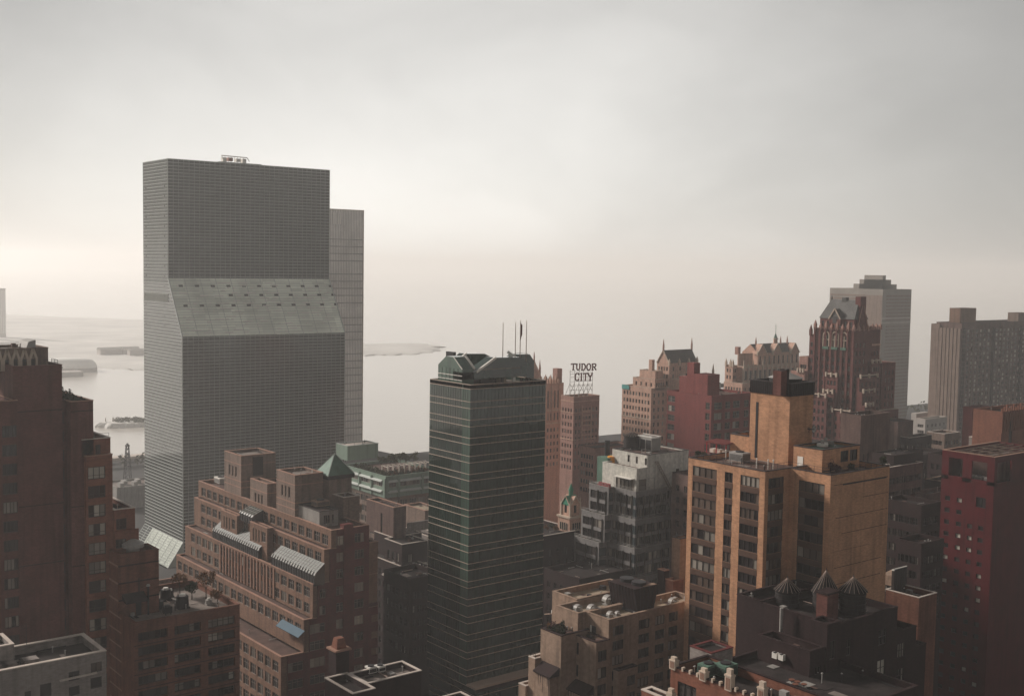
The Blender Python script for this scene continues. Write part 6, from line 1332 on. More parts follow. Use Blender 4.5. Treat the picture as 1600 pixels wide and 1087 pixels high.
# ================================================================ gothic apartment buildings in the haze
def pinnacle(b, x, y, z, h, w=.45, mt='stone'):
    b.box(x-w, y-w, z, x+w, y+w, z+h*.55, M[mt]); b.prism([(x-w*.9,y-w*.9,z+h*.55),(x+w*.9,y-w*.9,z+h*.55),(x+w*.9,y+w*.9,z+h*.55),(x-w*.9,y+w*.9,z+h*.55)], [(x-.05,y-.05,z+h),(x+.05,y-.05,z+h),(x+.05,y+.05,z+h),(x-.05,y+.05,z+h)], M[mt])
def gable_roof(b, x0, y0, x1, y1, z0, z1, axis, mt, gm=None):
    gm = gm or mt
    if axis == 'y':
        xm = (x0+x1)/2; b.poly([(x0,y0,z0),(x1,y0,z0),(xm,y0,z1)], gm); b.poly([(x1,y1,z0),(x0,y1,z0),(xm,y1,z1)], gm); b.poly([(x0,y1,z0),(x0,y0,z0),(xm,y0,z1),(xm,y1,z1)], mt); b.poly([(x1,y0,z0),(x1,y1,z0),(xm,y1,z1),(xm,y0,z1)], mt)
    else:
        ym = (y0+y1)/2; b.poly([(x0,y1,z0),(x0,y0,z0),(x0,ym,z1)], gm); b.poly([(x1,y0,z0),(x1,y1,z0),(x1,ym,z1)], gm); b.poly([(x0,y0,z0),(x1,y0,z0),(x1,ym,z1),(x0,ym,z1)], mt); b.poly([(x1,y1,z0),(x0,y1,z0),(x0,ym,z1),(x1,ym,z1)], mt)
def wins(u0, u1, n, w, ztop, zbot, fh=3.0, h=1.7, m=.6):
    o = []; z = ztop
    while z-h > zbot: o += grid(even(u0, u1, n, w, m), [(z-h, z)], 1); z -= fh
    return o
# --- sign tower
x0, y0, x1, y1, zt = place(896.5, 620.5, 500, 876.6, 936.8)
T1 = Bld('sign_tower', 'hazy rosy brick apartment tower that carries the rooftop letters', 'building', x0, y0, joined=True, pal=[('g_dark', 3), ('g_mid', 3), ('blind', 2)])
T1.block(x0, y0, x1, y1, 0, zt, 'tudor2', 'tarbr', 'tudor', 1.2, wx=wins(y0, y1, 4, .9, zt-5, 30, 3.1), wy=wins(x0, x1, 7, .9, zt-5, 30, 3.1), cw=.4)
bd = T1.mb('stone_band'); 
for dz in (2.0, 6.8, 18.5): bd.box(x0-.15, y0-.15, zt-dz-.2, x1, y0, zt-dz+.2, M['tudor']); bd.box(x0-.15, y0, zt-dz-.2, x0, y1, zt-dz+.2, M['tudor'])
mx_ = (x0+x1)/2
for i in range(2): xx = mx_-2.6+i*5.2; bd.box(xx-.3, y0-.3, zt-18.5, xx+.3, y0-.15, zt-4, M['tudor'])
for i in range(6): z = zt-17+i*2.1; bd.box(mx_-2.2, y0-.25, z, mx_+2.2, y0-.02, z+.5, M['tudor'])
T1.done()
# --- the letters
yS = y0+3.0; Ps = Vector((x0, yS, zt))
def lx(px): return at_plane(px)
SP = at_d(911, 580, (Vector((x0+3, yS, zt))-Vector((0, 0, CZ))).dot(FW)); 
def spt(px, py):
    """point of the sign's own plane, which runs parallel to the tower front"""
    r = ray(px, py); k = yS/r.y; return Vector((0, 0, CZ))+r*k
STROKES = {
 'T': [((0,1),(1,1)), ((.5,0),(.5,1)), ((0,1),(0,.84)), ((1,1),(1,.84)), ((.3,0),(.7,0))],
 'U': [((.12,1),(.12,.25)), ((.12,.25),(.35,0)), ((.35,0),(.65,0)), ((.65,0),(.88,.25)), ((.88,.25),(.88,1)), ((0,1),(.26,1)), ((.74,1),(1,1))],
 'D': [((.15,0),(.15,1)), ((0,1),(.62,1)), ((0,0),(.62,0)), ((.62,1),(.92,.72)), ((.92,.72),(.92,.28)), ((.92,.28),(.62,0))],
 'O': [((.3,0),(.7,0)), ((.7,0),(.95,.28)), ((.95,.28),(.95,.72)), ((.95,.72),(.7,1)), ((.7,1),(.3,1)), ((.3,1),(.05,.72)), ((.05,.72),(.05,.28)), ((.05,.28),(.3,0))],
 'R': [((.15,0),(.15,1)), ((0,1),(.65,1)), ((.65,1),(.88,.86)), ((.88,.86),(.88,.64)), ((.88,.64),(.65,.5)), ((.65,.5),(.15,.5)), ((.5,.5),(.9,0)), ((0,0),(.32,0)), ((.8,0),(1,0))],
 'C': [((.92,.76),(.7,1)), ((.7,1),(.3,1)), ((.3,1),(.05,.72)), ((.05,.72),(.05,.28)), ((.05,.28),(.3,0)), ((.3,0),(.7,0)), ((.7,0),(.92,.24)), ((.92,.95),(.92,.72))],
 'I': [((.5,0),(.5,1)), ((.2,1),(.8,1)), ((.2,0),(.8,0))],
 'Y': [((0,1),(.5,.45)), ((1,1),(.5,.45)), ((.5,.45),(.5,0)), ((-.08,1),(.18,1)), ((.82,1),(1.08,1)), ((.3,0),(.7,0))]}
sg = empty('rooftop_sign', 'open steel rooftop sign reading TUDOR CITY in two rows of slab-serif letters', 'sign', (SP.x, yS, zt))
def letter(ch, pl, pr, pt, pb_):
    a = spt(pl, (pt+pb_)/2); c = spt(pr, (pt+pb_)/2); zt2 = spt((pl+pr)/2, pt).z; zb2 = spt((pl+pr)/2, pb_).z
    b = MB()
    for (p1, p2) in STROKES[ch]:
        A_ = Vector((a.x+(c.x-a.x)*p1[0], yS-.3, zb2+(zt2-zb2)*p1[1])); B_ = Vector((a.x+(c.x-a.x)*p2[0], yS-.3, zb2+(zt2-zb2)*p2[1])); b.bar(A_, B_, .46, M['tudor3'])
    b.build('letter', sg, (SP.x, yS, zt))
for ch, l, r in zip('TUDOR', (892, 899.7, 907.8, 916, 924.3), (898.3, 905.9, 914.2, 922.4, 931)): letter(ch, l, r, 568.2, 577.6)
for ch, l, r in zip('CITY', (897.8, 905.6, 911.2, 918.2), (904.3, 909.6, 917, 924.6)): letter(ch, l, r, 583, 594.2)
fb = MB()
xl_, xr_ = spt(890, 600).x, spt(926, 600).x
for py in (579.6, 583.3, 588.5, 595.3, 601.5, 608.5): z = spt(908, py).z; fb.bar((xl_, yS, z), (xr_, yS, z), .13, M['metal'])
for px in (891, 898, 905, 912, 919, 926): A_ = spt(px, 578); B_ = Vector((A_.x, yS, zt-.9)); fb.bar(A_, B_, .14, M['metal']); fb.bar((A_.x, yS, spt(px, 598).z), (A_.x, yS+3.5, zt-.9), .12, M['metal'])
for px in (891, 905, 912, 919): A_ = spt(px, 600); B_ = spt(px+7, 612); fb.bar(A_, B_, .1, M['metal']); fb.bar(spt(px+7, 600), spt(px, 612), .1, M['metal'])
fb.build('scaffold', sg, (SP.x, yS, zt))
# --- tower between green glass tower and sign tower
x0, y0, x1, y1, zt = place(853, 600, 520, 825, 880.8)
T2 = Bld('pinnacled_tower', 'rosy gothic apartment tower with pinnacles and a square chimney, right behind the green tower', 'building', x0, y0, joined=True, pal=[('g_dark', 3), ('g_mid', 3), ('blind', 2)])
ws = wins(x0, x1-1.5, 4, 1.0, zt-20, 30, 3.1)+[(a, b__, p_, q_, 1, ()) for a, b__ in even(x0+.5, x1-2.2, 4, .9) for p_, q_ in ((zt-11, zt-3.2), (zt-16.5, zt-13.2))]
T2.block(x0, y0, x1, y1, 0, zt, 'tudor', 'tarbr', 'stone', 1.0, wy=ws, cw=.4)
bd = T2.mb('stone_band')
for dz in (12, 17.8): bd.box(x0-.2, y0-.2, zt-dz-.35, x1, y0, zt-dz+.35, M['stone'])
for px in (853.5, 862.5, 873.5): xx = ux((x0, y0, zt), px); bd.box(xx-.25, y0-.35, zt-18, xx+.25, y0-.2, zt+.3, M['tudor'])
pn = T2.mb('pinnacles')
for i in range(6): xx = x0+(x1-x0-3)*i/5; pinnacle(pn, xx, y0+.3, zt-.2, [4.6, 2.6, 4.4, 3.0, 4.0, 2.4][i], .5, 'tudor')
for i in range(5): pinnacle(pn, x0+1+(x1-x0-3)*i/5, y0+6, zt-.6, 3.4, .4, 'stone')
cz_ = zz(x1-2, y0+2, 575.5); xa = ux((x0, y0+1, zt), 870.5); pn2 = T2.mb('chimney'); pn2.box(xa, y0+1, zt-1, x1-.2, y0+4.2, cz_, M['tudor2'])
ur = T2.mb('steep_roof'); ry0 = y0+14; rq = lambda px: ux((x0, ry0, zt), px); zg_ = zz(x0, ry0, 563); rx_l, rx_r = rq(818), rq(846); T2.mb('upper_storey').box(rx_l, ry0, zt-1, rx_r, ry0+9, zz(x0, ry0, 590), M['tudor'])
ur.prism([(rx_l,ry0,zz(x0,ry0,590)),(rx_r,ry0,zz(x0,ry0,590)),(rx_r,ry0+9,zz(x0,ry0,590)),(rx_l,ry0+9,zz(x0,ry0,590))], [(rx_l,ry0+3,zg_),(rq(840.5),ry0+3,zg_),(rq(840.5),ry0+5,zg_),(rx_l,ry0+5,zg_)], M['tudor'])
pinnacle(pn, rq(840.6), ry0+3, zg_-1, zz(x0, ry0, 551)-zg_+1, .25, 'tudor2'); pinnacle(pn, rq(847.5), ry0+2, zz(x0, ry0, 590), zz(x0, ry0, 564)-zz(x0, ry0, 590), .35, 'tudor2')
T2.mb('pinnacles'); T2.done()
for o in T2.root.children:
    if o.name.startswith('pinnacles'): o['kind'] = 'stuff'
# --- left gabled group
x0, y0, x1, y1, zt = place(1017.8, 607, 505, 972.3, 1062)
T3 = Bld('gabled_apartment_building', 'pale rosy gothic apartment building with a gabled slate roof, left of the red brick building', 'building', x0, y0, joined=True, pal=[('g_dark', 3), ('g_mid', 3), ('blind', 2)])
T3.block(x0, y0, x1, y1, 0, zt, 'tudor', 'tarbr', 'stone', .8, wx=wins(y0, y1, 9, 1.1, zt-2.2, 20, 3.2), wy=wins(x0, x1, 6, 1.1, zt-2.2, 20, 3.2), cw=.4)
bd = T3.mb('stone_band'); z = zt-13.5; bd.box(x0-.15, y0-.15, z-.2, x1, y0, z+.2, M['stone']); bd.box(x0-.15, y0, z-.2, x0, y1, z+.2, M['stone'])
tl = T3.mb('scaffold_net'); yn_ = uy((x0, y0, zt), 983.5); tl.box(x0-.3, yn_, zt-1.6, x0-.16, y1, zt+.3, M['teal'])
P = Vector((x0+2, y0+2, zt))
def tblk(T, xo, yo, pyc, pxl, pxr, wall='tudor', zb=None, cop='stone', cw=.3, win=0, base=None):
    base = zt if base is None else base; zt2 = zz(xo, yo, pyc); q = Vector((xo, yo, zt2)); xr = ux(q, pxr); yl = uy(q, pxl)
    T.block(xo, yo, xr, yl, base-1, zt2, wall, 'tarbr', cop, .5, part='upper_storey', cw=cw, wx=wins(yo, yl, win, 1.0, zt2-1.6, base, 3.2) if win else [], wy=wins(xo, xr, win, 1.0, zt2-1.6, base, 3.2) if win else [])
    return xo, yo, xr, yl, zt2
a1 = tblk(T3, x0+2, slide_y(x0+2, y0, 1024, 593)[0], 593, 989, 1040, win=4); a2 = tblk(T3, x0+5, slide_y(x0+5, y0, 1024, 580)[0], 580, 999.5, 1036, base=a1[4])
chz = zz(x0+6, y0+14, 560); ya_ = uy((x0+6, y0, chz), 1019); T3.mb('chimney').box(x0+6, ya_, a2[4]-1, x0+7.6, ya_+2.0, chz, M['tudor'])
gx0, gy0 = x0+8, y0-1; g1 = tblk(T3, gx0+3, slide_y(gx0+3, y0-12, 1046, 568)[0], 568, 1026.5, 1090, win=4, cop='tudor')
gr = T3.mb('slate_roof'); gable_roof(gr, g1[0], g1[1], g1[2], g1[3], g1[4]+.1, zz(g1[0], (g1[1]+g1[3])/2, 547), 'x', M['slate'], M['tudor'])
sb2 = T3.mb('gable_trim'); ym = (g1[1]+g1[3])/2; zr3 = zz(g1[0], ym, 547); sb2.bar((g1[0]-.1, g1[1], g1[4]), (g1[0]-.1, ym, zr3), .4, M['stone']); sb2.bar((g1[0]-.1, g1[3], g1[4]), (g1[0]-.1, ym, zr3), .4, M['stone'])
pn = T3.mb('pinnacles')
for (x, y, h) in ((g1[0], ym, 4.0), (g1[2], ym, 4.0)): pinnacle(pn, x, y, zr3-1, h+2, .3, 'tudor2')
for (x, y, h) in ((g1[0], g1[1], 3), (g1[2]-.4, g1[1], 3.5), (g1[0]*.33+g1[2]*.67, g1[1]-.3, 3.0), (g1[0]*.67+g1[2]*.33, g1[1]-.3, 3.0)): pinnacle(pn, x, y, g1[4]-.8, h, .45)
zrp = zz(g1[2]+2, g1[1]-3, 602); q = at_d(1106, 592, 520); T3.block(g1[0]+1, g1[1]-8, ux(q, 1106), g1[1]-.02, 0, zz(g1[0]+1, g1[1]-8, 594), 'tudor', 'tarbr', 'stone', .5, cw=.4, wy=wins(g1[0]+1, ux(q, 1106), 6, 1.0, zz(g1[0]+1, g1[1]-8, 594)-2, 40))
for i in range(5): pinnacle(pn, g1[0]+1+(ux(q, 1106)-g1[0]-1)*i/4, g1[1]-8, zz(g1[0]+1, g1[1]-8, 594), [2.5, 3.5, 2.5, 3, 6.5][i], .4)
T3.done()
# --- right-middle group with spire
Dg = 545
x0, y0, x1, y1, zt = place(1160, 599, Dg, 1131, 1290)
T4 = Bld('spired_apartment_building', 'pale rosy gothic building with traceried parapets and a slender spire, hazy behind the orange shaft', 'building', x0, y0, joined=True, pal=[('g_dark', 3), ('g_mid', 3), ('blind', 2)])
T4.block(x0, y0, x1, y1, 0, zt, 'tudor', 'tarbr', 'stone', .8, wx=wins(y0, y1, 6, 1.0, zt-2.2, 30, 3.2), wy=wins(x0, x1, 20, 1.1, zt-2.2, 30, 3.2), cw=.4)
zt_s = zt
s1 = tblk(T4, x0+1, y0+7, 571, 1133, 1152, cop='stone', win=2); pn = T4.mb('pinnacles'); bd = T4.mb('stone_band')
for px in (1134.5, 1141.5, 1148.5): xx = s1[0]; yv = uy((s1[0], s1[1], s1[4]), px); pinnacle(pn, xx, yv if yv > s1[1] else s1[1], s1[4]-.5, 3.6, .45)
w_x0 = x0+3; w_y0 = y0+4; zz1 = zz(w_x0, w_y0, 573)
s2 = tblk(T4, w_x0+2, w_y0, 572.5, 1151, 1262, win=0, cop='stone')
for i in range(15):                                        # traceried bay windows and buttress pinnacles
    xx = s2[0]+(s2[2]-s2[0])*i/14; pinnacle(pn, xx, s2[1]-.3, s2[4]-6, 9.2-(i % 2)*1.6, .38); bd.box(xx-.3, s2[1]-.35, zt-2, xx+.3, s2[1], s2[4]-2, M['stone'])
    if i < 14: T4.mb('tall_window').box(xx+.7, s2[1]-.04, s2[4]-6.6, xx+(s2[2]-s2[0])/14-.7, s2[1]-.01, s2[4]-2.2, M['g_mid'])
for dz in (.6, 7.4): bd.box(s2[0], s2[1]-.25, s2[4]-dz-.25, s2[2], s2[1], s2[4]-dz+.25, M['stone'])
s3 = tblk(T4, s2[0]+1, s2[1]+4, 553, 1152.5, 1176.5, base=s2[4], cop='tudor'); s3z = s3[4]
T4.mb('chimney').box(s3[0]+2, s3[1]+2, s3z-.5, s3[0]+3.8, s3[1]+4, zz(s3[0]+2, s3[1]+2, 542), M['tudor2'])
gx = ux((s2[0], s2[1]+3, s2[4]), 1184); gxr = ux((s2[0], s2[1]+3, s2[4]), 1248); gy0 = s2[1]+3; gz = zz(gx, gy0, 552); gzr = zz(gx, gy0+5, 537.5)
T4.block(gx, gy0, gxr, gy0+10, s2[4]-1, gz, 'tudor', 'tarbr', None, 0, part='upper_storey', wy=grid(even(gx, gxr, 9, 1.2), [(gz-5.5, gz-1.5)], 1))
gr = T4.mb('slate_roof'); gable_roof(gr, gx, gy0, gxr, gy0+10, gz, gzr, 'x', M['slate'], M['tudor'])
gt_ = T4.mb('gable_trim'); gf = T4.mb('gable_wall')
for px in (1190, 1213.5, 1241):
    xm = ux((gx, gy0, gz), px); hw = 3.6; gf.prism([(xm-hw,gy0-.4,gz-.4),(xm+hw,gy0-.4,gz-.4),(xm+hw,gy0+3,gz-.4),(xm-hw,gy0+3,gz-.4)], [(xm-.1,gy0-.4,gzr+.2),(xm+.1,gy0-.4,gzr+.2),(xm+.1,gy0+3,gzr+.2),(xm-.1,gy0+3,gzr+.2)], M['tudor'])
    gt_.bar((xm-hw, gy0-.5, gz-.4), (xm, gy0-.5, gzr+.2), .35, M['stone']); gt_.bar((xm+hw, gy0-.5, gz-.4), (xm, gy0-.5, gzr+.2), .35, M['stone']); pinnacle(pn, xm-hw, gy0-.5, gz-1, 2.6, .35)
for px in (1192, 1230.5, 1241): xm = ux((gx, gy0, gz), px); pinnacle(pn, xm, gy0+4.5, gzr-1.2, 4.6, .3, 'tudor2')
sx_ = ux((gx, gy0+5, gzr), 1211.5); sy_ = gy0+5; sp_ = T4.mb('spire'); z0_ = gzr-1; z1_ = zz(sx_, sy_, 521); z2_ = zz(sx_, sy_, 505)
sp_.cyl(sx_, sy_, z0_, z0_+(z1_-z0_)*.5, 1.15, 1.0, M['tudor'], 8); sp_.cyl(sx_, sy_, z0_+(z1_-z0_)*.5, z0_+(z1_-z0_)*.62, 1.35, 1.2, M['stone'], 8); sp_.cyl(sx_, sy_, z0_+(z1_-z0_)*.62, z1_, .95, .2, M['patina'], 8); sp_.cyl(sx_, sy_, z1_, z2_, .14, .05, M['patina'], 6)
sp_.bar((sx_-.8, sy_, z2_-1.4), (sx_+.8, sy_, z2_-1.4), .14, M['patina']); sp_.bar((sx_, sy_, z2_-2.6), (sx_+1.1, sy_, z2_-2.6), .14, M['patina'])
T4.done()
# --- tall wine-brick gothic tower
x0, y0, x1, y1, zt = place(1334.5, 516, 440, 1274, 1356)
T5 = Bld('gothic_brick_tower', 'tall wine-red gothic tower with a steep slate roof and three arched top windows', 'building', x0, y0, joined=True, pal=[('g_dark', 3), ('g_mid', 3), ('blind', 1)])
ya3 = [uy((x0, y0, zt-6), px) for px in (1323, 1315, 1309.5, 1300.5, 1295, 1287)]
aw_ = [(ya3[0], ya3[1]), (ya3[2], ya3[3]), (ya3[4], ya3[5])]
zA1, zA0 = zz(x0, y0+12, 519), zz(x0, y0+12, 541)
wx = [(min(a, c_), max(a, c_), zA0, zA1-1.2, 1, ()) for a, c_ in aw_]+wins(y0, y1, 7, 1.0, zA0-4, 20, 3.1)
T5.block(x0, y0, x1+3, y1, 0, zt, 'tudor3', 'slate', 'tudor2', .8, wx=wx, wy=wins(x0, x1, 3, 1.0, zt-5, 20, 3.1), cw=.4)
tr5 = T5.mb('stone_trim'); br5 = T5.mb('arch')
for a, c_ in aw_:
    lo, hi = min(a, c_), max(a, c_); m_ = (lo+hi)/2
    for yy2 in (lo-.15, hi+.15, m_): br5.box(x0-.3, yy2-.14, zA0, x0, yy2+.14, zA1-1.2, M['stone'])
    for k in range(6): a0, a1 = math.pi*k/6, math.pi*(k+1)/6; hw = (hi-lo)/2+.15; br5.bar((x0-.15, m_-hw*math.cos(a0), zA1-1.2+1.5*math.sin(a0)), (x0-.15, m_-hw*math.cos(a1), zA1-1.2+1.5*math.sin(a1)), .3, M['stone'])
    br5.box(x0-.3, lo, (zA0+zA1)/2-.15, x0, hi, (zA0+zA1)/2+.15, M['stone']); T5.mb('copper_balcony').box(x0-.7, lo-.1, zA0-1.0, x0-.02, hi+.1, zA0, M['patina'])
for i in range(8): yy2 = y0+(y1-y0)*i/7; br5.box(x0-.5, yy2-.35, zA0-40, x0-.02, yy2+.35, zt+.2, M['tudor3'])
pn = T5.mb('pinnacles')
for i in range(8): yy2 = y0+(y1-y0)*i/7; pinnacle(pn, x0, yy2, zt-.4, 2.6+(i % 2), .5, 'tudor2')
for i in range(4): pinnacle(pn, x0+(x1-x0)*i/3, y0, zt-.4, 2.4, .45, 'tudor2')
# upper storey and roof
ux0 = x0+1.6; uy1_ = uy((ux0, y0+2, zt), 1281); uy0_ = y0+1.2; uz1 = zz(ux0, y0+2, 499)
T5.block(ux0, uy0_, x1+1.0, uy1_, zt-.8, uz1, 'tudor3', 'slate', 'tudor2', 0, part='upper_storey', wx=grid(even(uy0_, uy1_, 6, 1.1), [(zt+.6, zt+3.0)], 1))
rf = T5.mb('slate_roof'); zr5 = zz(ux0+4, (uy0_+uy1_)/2, 468.5); yl5 = uy((ux0+4, y0, zr5), 1299.5); yr5 = uy((ux0+4, y0, zr5), 1343)
yl5 = min(yl5, uy1_-1); yr5 = max(yr5, uy0_+.5); xm5 = (ux0+x1+1)/2
rf.prism([(ux0-.3,uy0_-.3,uz1),(x1+1.3,uy0_-.3,uz1),(x1+1.3,uy1_+.3,uz1),(ux0-.3,uy1_+.3,uz1)], [(xm5-.3,yr5,zr5),(xm5+.3,yr5,zr5),(xm5+.3,yl5,zr5),(xm5-.3,yl5,zr5)], M['slate'])
dm = T5.mb('dormer'); ydm = uy((ux0, y0, uz1), 1306.5); dm.prism([(ux0-.9,ydm-2.6,uz1-2.5),(ux0+3,ydm-2.6,uz1-2.5),(ux0+3,ydm+2.6,uz1-2.5),(ux0-.9,ydm+2.6,uz1-2.5)], [(ux0-.9,ydm-2.6,uz1-.2),(ux0+3,ydm-2.6,uz1-.2),(ux0+3,ydm+2.6,uz1-.2),(ux0-.9,ydm+2.6,uz1-.2)], M['tudor3'])
dm.prism([(ux0-.9,ydm-2.6,uz1-.2),(ux0+3,ydm-2.6,uz1-.2),(ux0+3,ydm+2.6,uz1-.2),(ux0-.9,ydm+2.6,uz1-.2)], [(ux0-.9,ydm-.1,uz1+3.8),(ux0+3,ydm-.1,uz1+3.8),(ux0+3,ydm+.1,uz1+3.8),(ux0-.9,ydm+.1,uz1+3.8)], M['slate'])
tr5.bar((ux0-1, ydm-2.7, uz1-.2), (ux0-1, ydm, uz1+3.9), .4, M['stone']); tr5.bar((ux0-1, ydm+2.7, uz1-.2), (ux0-1, ydm, uz1+3.9), .4, M['stone']); dm.box(ux0-1.0, ydm-.9, uz1-1.8, ux0-.92, ydm+.9, uz1+.8, M['g_dark'])
cx5 = ux((xm5, uy0_+1, zr5), 1336); cz5 = zz(cx5, uy0_+1, 463.5); T5.mb('chimney').box(xm5-1.2, uy0_-.5, zt, xm5+2.4, uy0_+1.8, cz5, M['tudor3']); yk5 = uy((xm5, y0, zr5), 1321); T5.mb('chimney').box(xm5-.8, yk5-1, zr5-1.5, xm5+.8, yk5+1, zr5+1.0, M['slate']); pinnacle(pn, xm5, yl5, zr5-1, 2.6, .25, 'slate')
# -Y face gable with pale bargeboards
gt5 = T5.mb('gable_wall'); gxa, gxb = x0+2.2, x1+.4; gm_ = (gxa+gxb)/2; gt5.prism([(gxa,uy0_-.9,zt-.5),(gxb,uy0_-.9,zt-.5),(gxb,uy0_+1,zt-.5),(gxa,uy0_+1,zt-.5)], [(gm_-.5,uy0_-.9,zr5-2),(gm_+.5,uy0_-.9,zr5-2),(gm_+.5,uy0_+1,zr5-2),(gm_-.5,uy0_+1,zr5-2)], M['tudor3'])
tr5.bar((gxa, uy0_-1, zt), (gm_-.5, uy0_-1, zr5-2), .3, M['tudor2']); tr5.bar((gxb, uy0_-1, zt), (gm_+.5, uy0_-1, zr5-2), .3, M['tudor2'])
# right wings
zw1 = zz(x1, y0+1, 513); xw1_ = ux((x1, y0+1, zw1), 1376); T5.block(x1+3.02, y0+1, xw1_, y1-2, 0, zw1, 'tudor3', 'tar', 'tudor2', .8, wy=wins(x1+3, xw1_, 3, 1.0, zw1-9, 20, 3.1), cw=.4)
for i in range(6): pinnacle(pn, x1+3.2+(xw1_-x1-3.4)*i/5, y0+1, zw1-.6, 2.4 if i % 2 else 1.7, .5, 'tudor2')
bd5 = T5.mb('stone_band'); bd5.box(x1+3.02, y0+.7, zz(x1, y0, 541), xw1_, y0+1, zz(x1, y0, 538), M['tudor'])
zw2 = zz(xw1_, y0-1, 567); xw2 = ux((xw1_, y0-1, zw2), 1399.5); T5.block(xw1_-1, y0-1, xw2, y1-4, 0, zw2, 'tudor3', 'tar', 'tudor2', .6, wy=wins(xw1_, xw2, 3, 1.0, zw2-3, 20, 3.1), cw=.4)
zw3 = zz(xw2-6, y0-3, 640); T5.block(xw1_-6, y0-3, ux((xw1_, y0-3, zw3), 1404), y0-1.02, 0, zw3, 'tudor3', 'tar', 'stone', .4, wy=wins(xw1_, xw2, 4, 1.0, zw3-3, 20, 3.1), cw=.4)
# setbacks with white balustrades
bs5 = T5.mb('balustrade')
def balus(ya_, yb__, xf, z, side='X'):
    if side == 'X':
        bs5.box(xf-.4, ya_, z+.45, xf, yb__, z+.85, M['stone']); n = 3
        for i in range(n): yy2 = ya_+(yb__-ya_)*i/(n-1); bs5.box(xf-.6, yy2-.3, z-.5, xf+.1, yy2+.3, z+1.2, M['stone'])
    else:
        bs5.box(ya_, xf-.4, z+.45, yb__, xf, z+.85, M['stone'])
        for i in range(3): xx = ya_+(yb__-ya_)*i/2; bs5.box(xx-.3, xf-.6, z-.5, xx+.3, xf+.1, z+1.2, M['stone'])
lvl = [(586, 1290, 1309, 1.2), (612, 1286, 1303, 2.6), (619, 1268, 1292, 3.6), (640, 1300, 1330, 2.2)]
px_prev = x0
for k, (py, pa, pb_, dx) in enumerate(lvl):
    xf = x0-dx; z = zz(xf, y0+10, py); ya_ = uy((xf, y0, z), pb_); yb__ = uy((xf, y0, z), pa)
    T5.block(xf, ya_, x0-.02, yb__, 0, z, 'tudor3', 'tar', None, 0, part='stepped_bay', wx=wins(ya_, yb__, 3, 1.0, z-2, 25, 3.1)); balus(ya_+.4, yb__-.4, xf, z)
for k, (py, pa, pb_, dy) in enumerate(((566, 1360, 1376, 1.6), (590, 1339, 1371, 3.0), (613.5, 1336, 1366, 4.4), (636, 1332, 1364, 5.8))):
    yf2 = y0-dy; xa5 = ux((x0, yf2, zt-20), pa); z = zz(xa5, yf2, py); xb5 = ux((x0, yf2, z), pb_)
    T5.block(max(xa5, x0+.2)+k*.01, yf2, xb5, y0-.02 if k == 0 else y0-dy+1.38, 0, z, 'tudor3', 'tar', None, 0, part='stepped_bay', wy=wins(max(xa5, x0+.2), xb5, 4, 1.0, z-2, 25, 3.1)); balus(max(xa5, x0+.2)+.4, xb5-.4, yf2, z, 'Y')
# left shoulder
zl5 = zz(x0+1, y1, 523); yl_ = uy((x0+1, y1, zl5), 1265); T5.block(x0+1, y1+.02, x1, yl_, 0, zl5, 'tudor3', 'tar', 'tudor', .6, cw=.4, wx=wins(y1, yl_, 2, 1.0, zl5-3, 20, 3.1)); pinnacle(pn, x0+1, yl_-.6, zl5-.3, 4.2, .5, 'tudor3')
zl6 = zz(x0+1, yl_, 558); yl2 = uy((x0+1, yl_, zl6), 1250); T5.block(x0+.5, yl_+.02, x1, yl2, 0, zl6, 'tudor2', 'tar', 'tudor', .6, cw=.4, wx=wins(yl_, yl2, 3, 1.0, zl6-3, 20, 3.1)); zl7 = zz(x0-2, yl_, 580); balus(yl_, uy((x0-2, yl_, zl7), 1247), x0-2, zl7); T5.block(x0-2, yl_-.5, x0+.48, uy((x0-2, yl_, zl7), 1236), 0, zl7, 'tudor2', 'tar', None, 0, wx=wins(yl_, yl2+4, 4, 1.0, zl7-3, 20, 3.1))
T5.done()

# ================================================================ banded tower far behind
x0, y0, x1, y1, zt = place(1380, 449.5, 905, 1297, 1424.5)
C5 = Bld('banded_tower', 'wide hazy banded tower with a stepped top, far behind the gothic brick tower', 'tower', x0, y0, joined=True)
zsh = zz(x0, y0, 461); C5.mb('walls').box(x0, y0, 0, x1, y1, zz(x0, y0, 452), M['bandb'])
w5 = C5.mb('walls')
for pl_, pr_, py in ((1333.5, 1401, 444), (1342.7, 1392, 436.8), (1350, 1383.5, 430)):
    Pq = Vector((x0, y0, zt)); rr_ = ray((pl_+pr_)/2, py); 
    a = spt2 = None
    k = (y0+(y1-y0)*.3)/1; ym_ = y0+(y1-y0)*.25; yy_l = uy((x0+2, y0, zt), pl_); xx_r = ux((x0, y0+2, zt), pr_); w5.box(x0+2, y0+2, zt-3, max(xx_r, x0+6), max(yy_l, y0+6), zz(x0+3, y0+8, py), M['bandb'])
bn = C5.mb('window_bands')
for i in range(48):
    py = 462+i*5.3; z = zz(x0, y0, py); 
    if z < 5: break
    bn.box(x0+(x1-x0)*.12, y0-.25, z-1.0, x1-.5, y0-.05, z+.4, M['brickD2']); yv = uy((x0, y0, z), 1352); bn.box(x0-.25, yv, z-1.0, x0-.05, y1-.6, z+.4, M['brickD2'])
bn.box(x0-.2, y0+.5, 10, x0-.06, uy((x0, y0, zt), 1353), zt-6, M['brickD2'])
for dz in (24.5, 28): w5.box(x0-.4, y0-.4, zt-dz, x1, y0-.02, zt-dz+1.1, M['farb'])
C5.done()
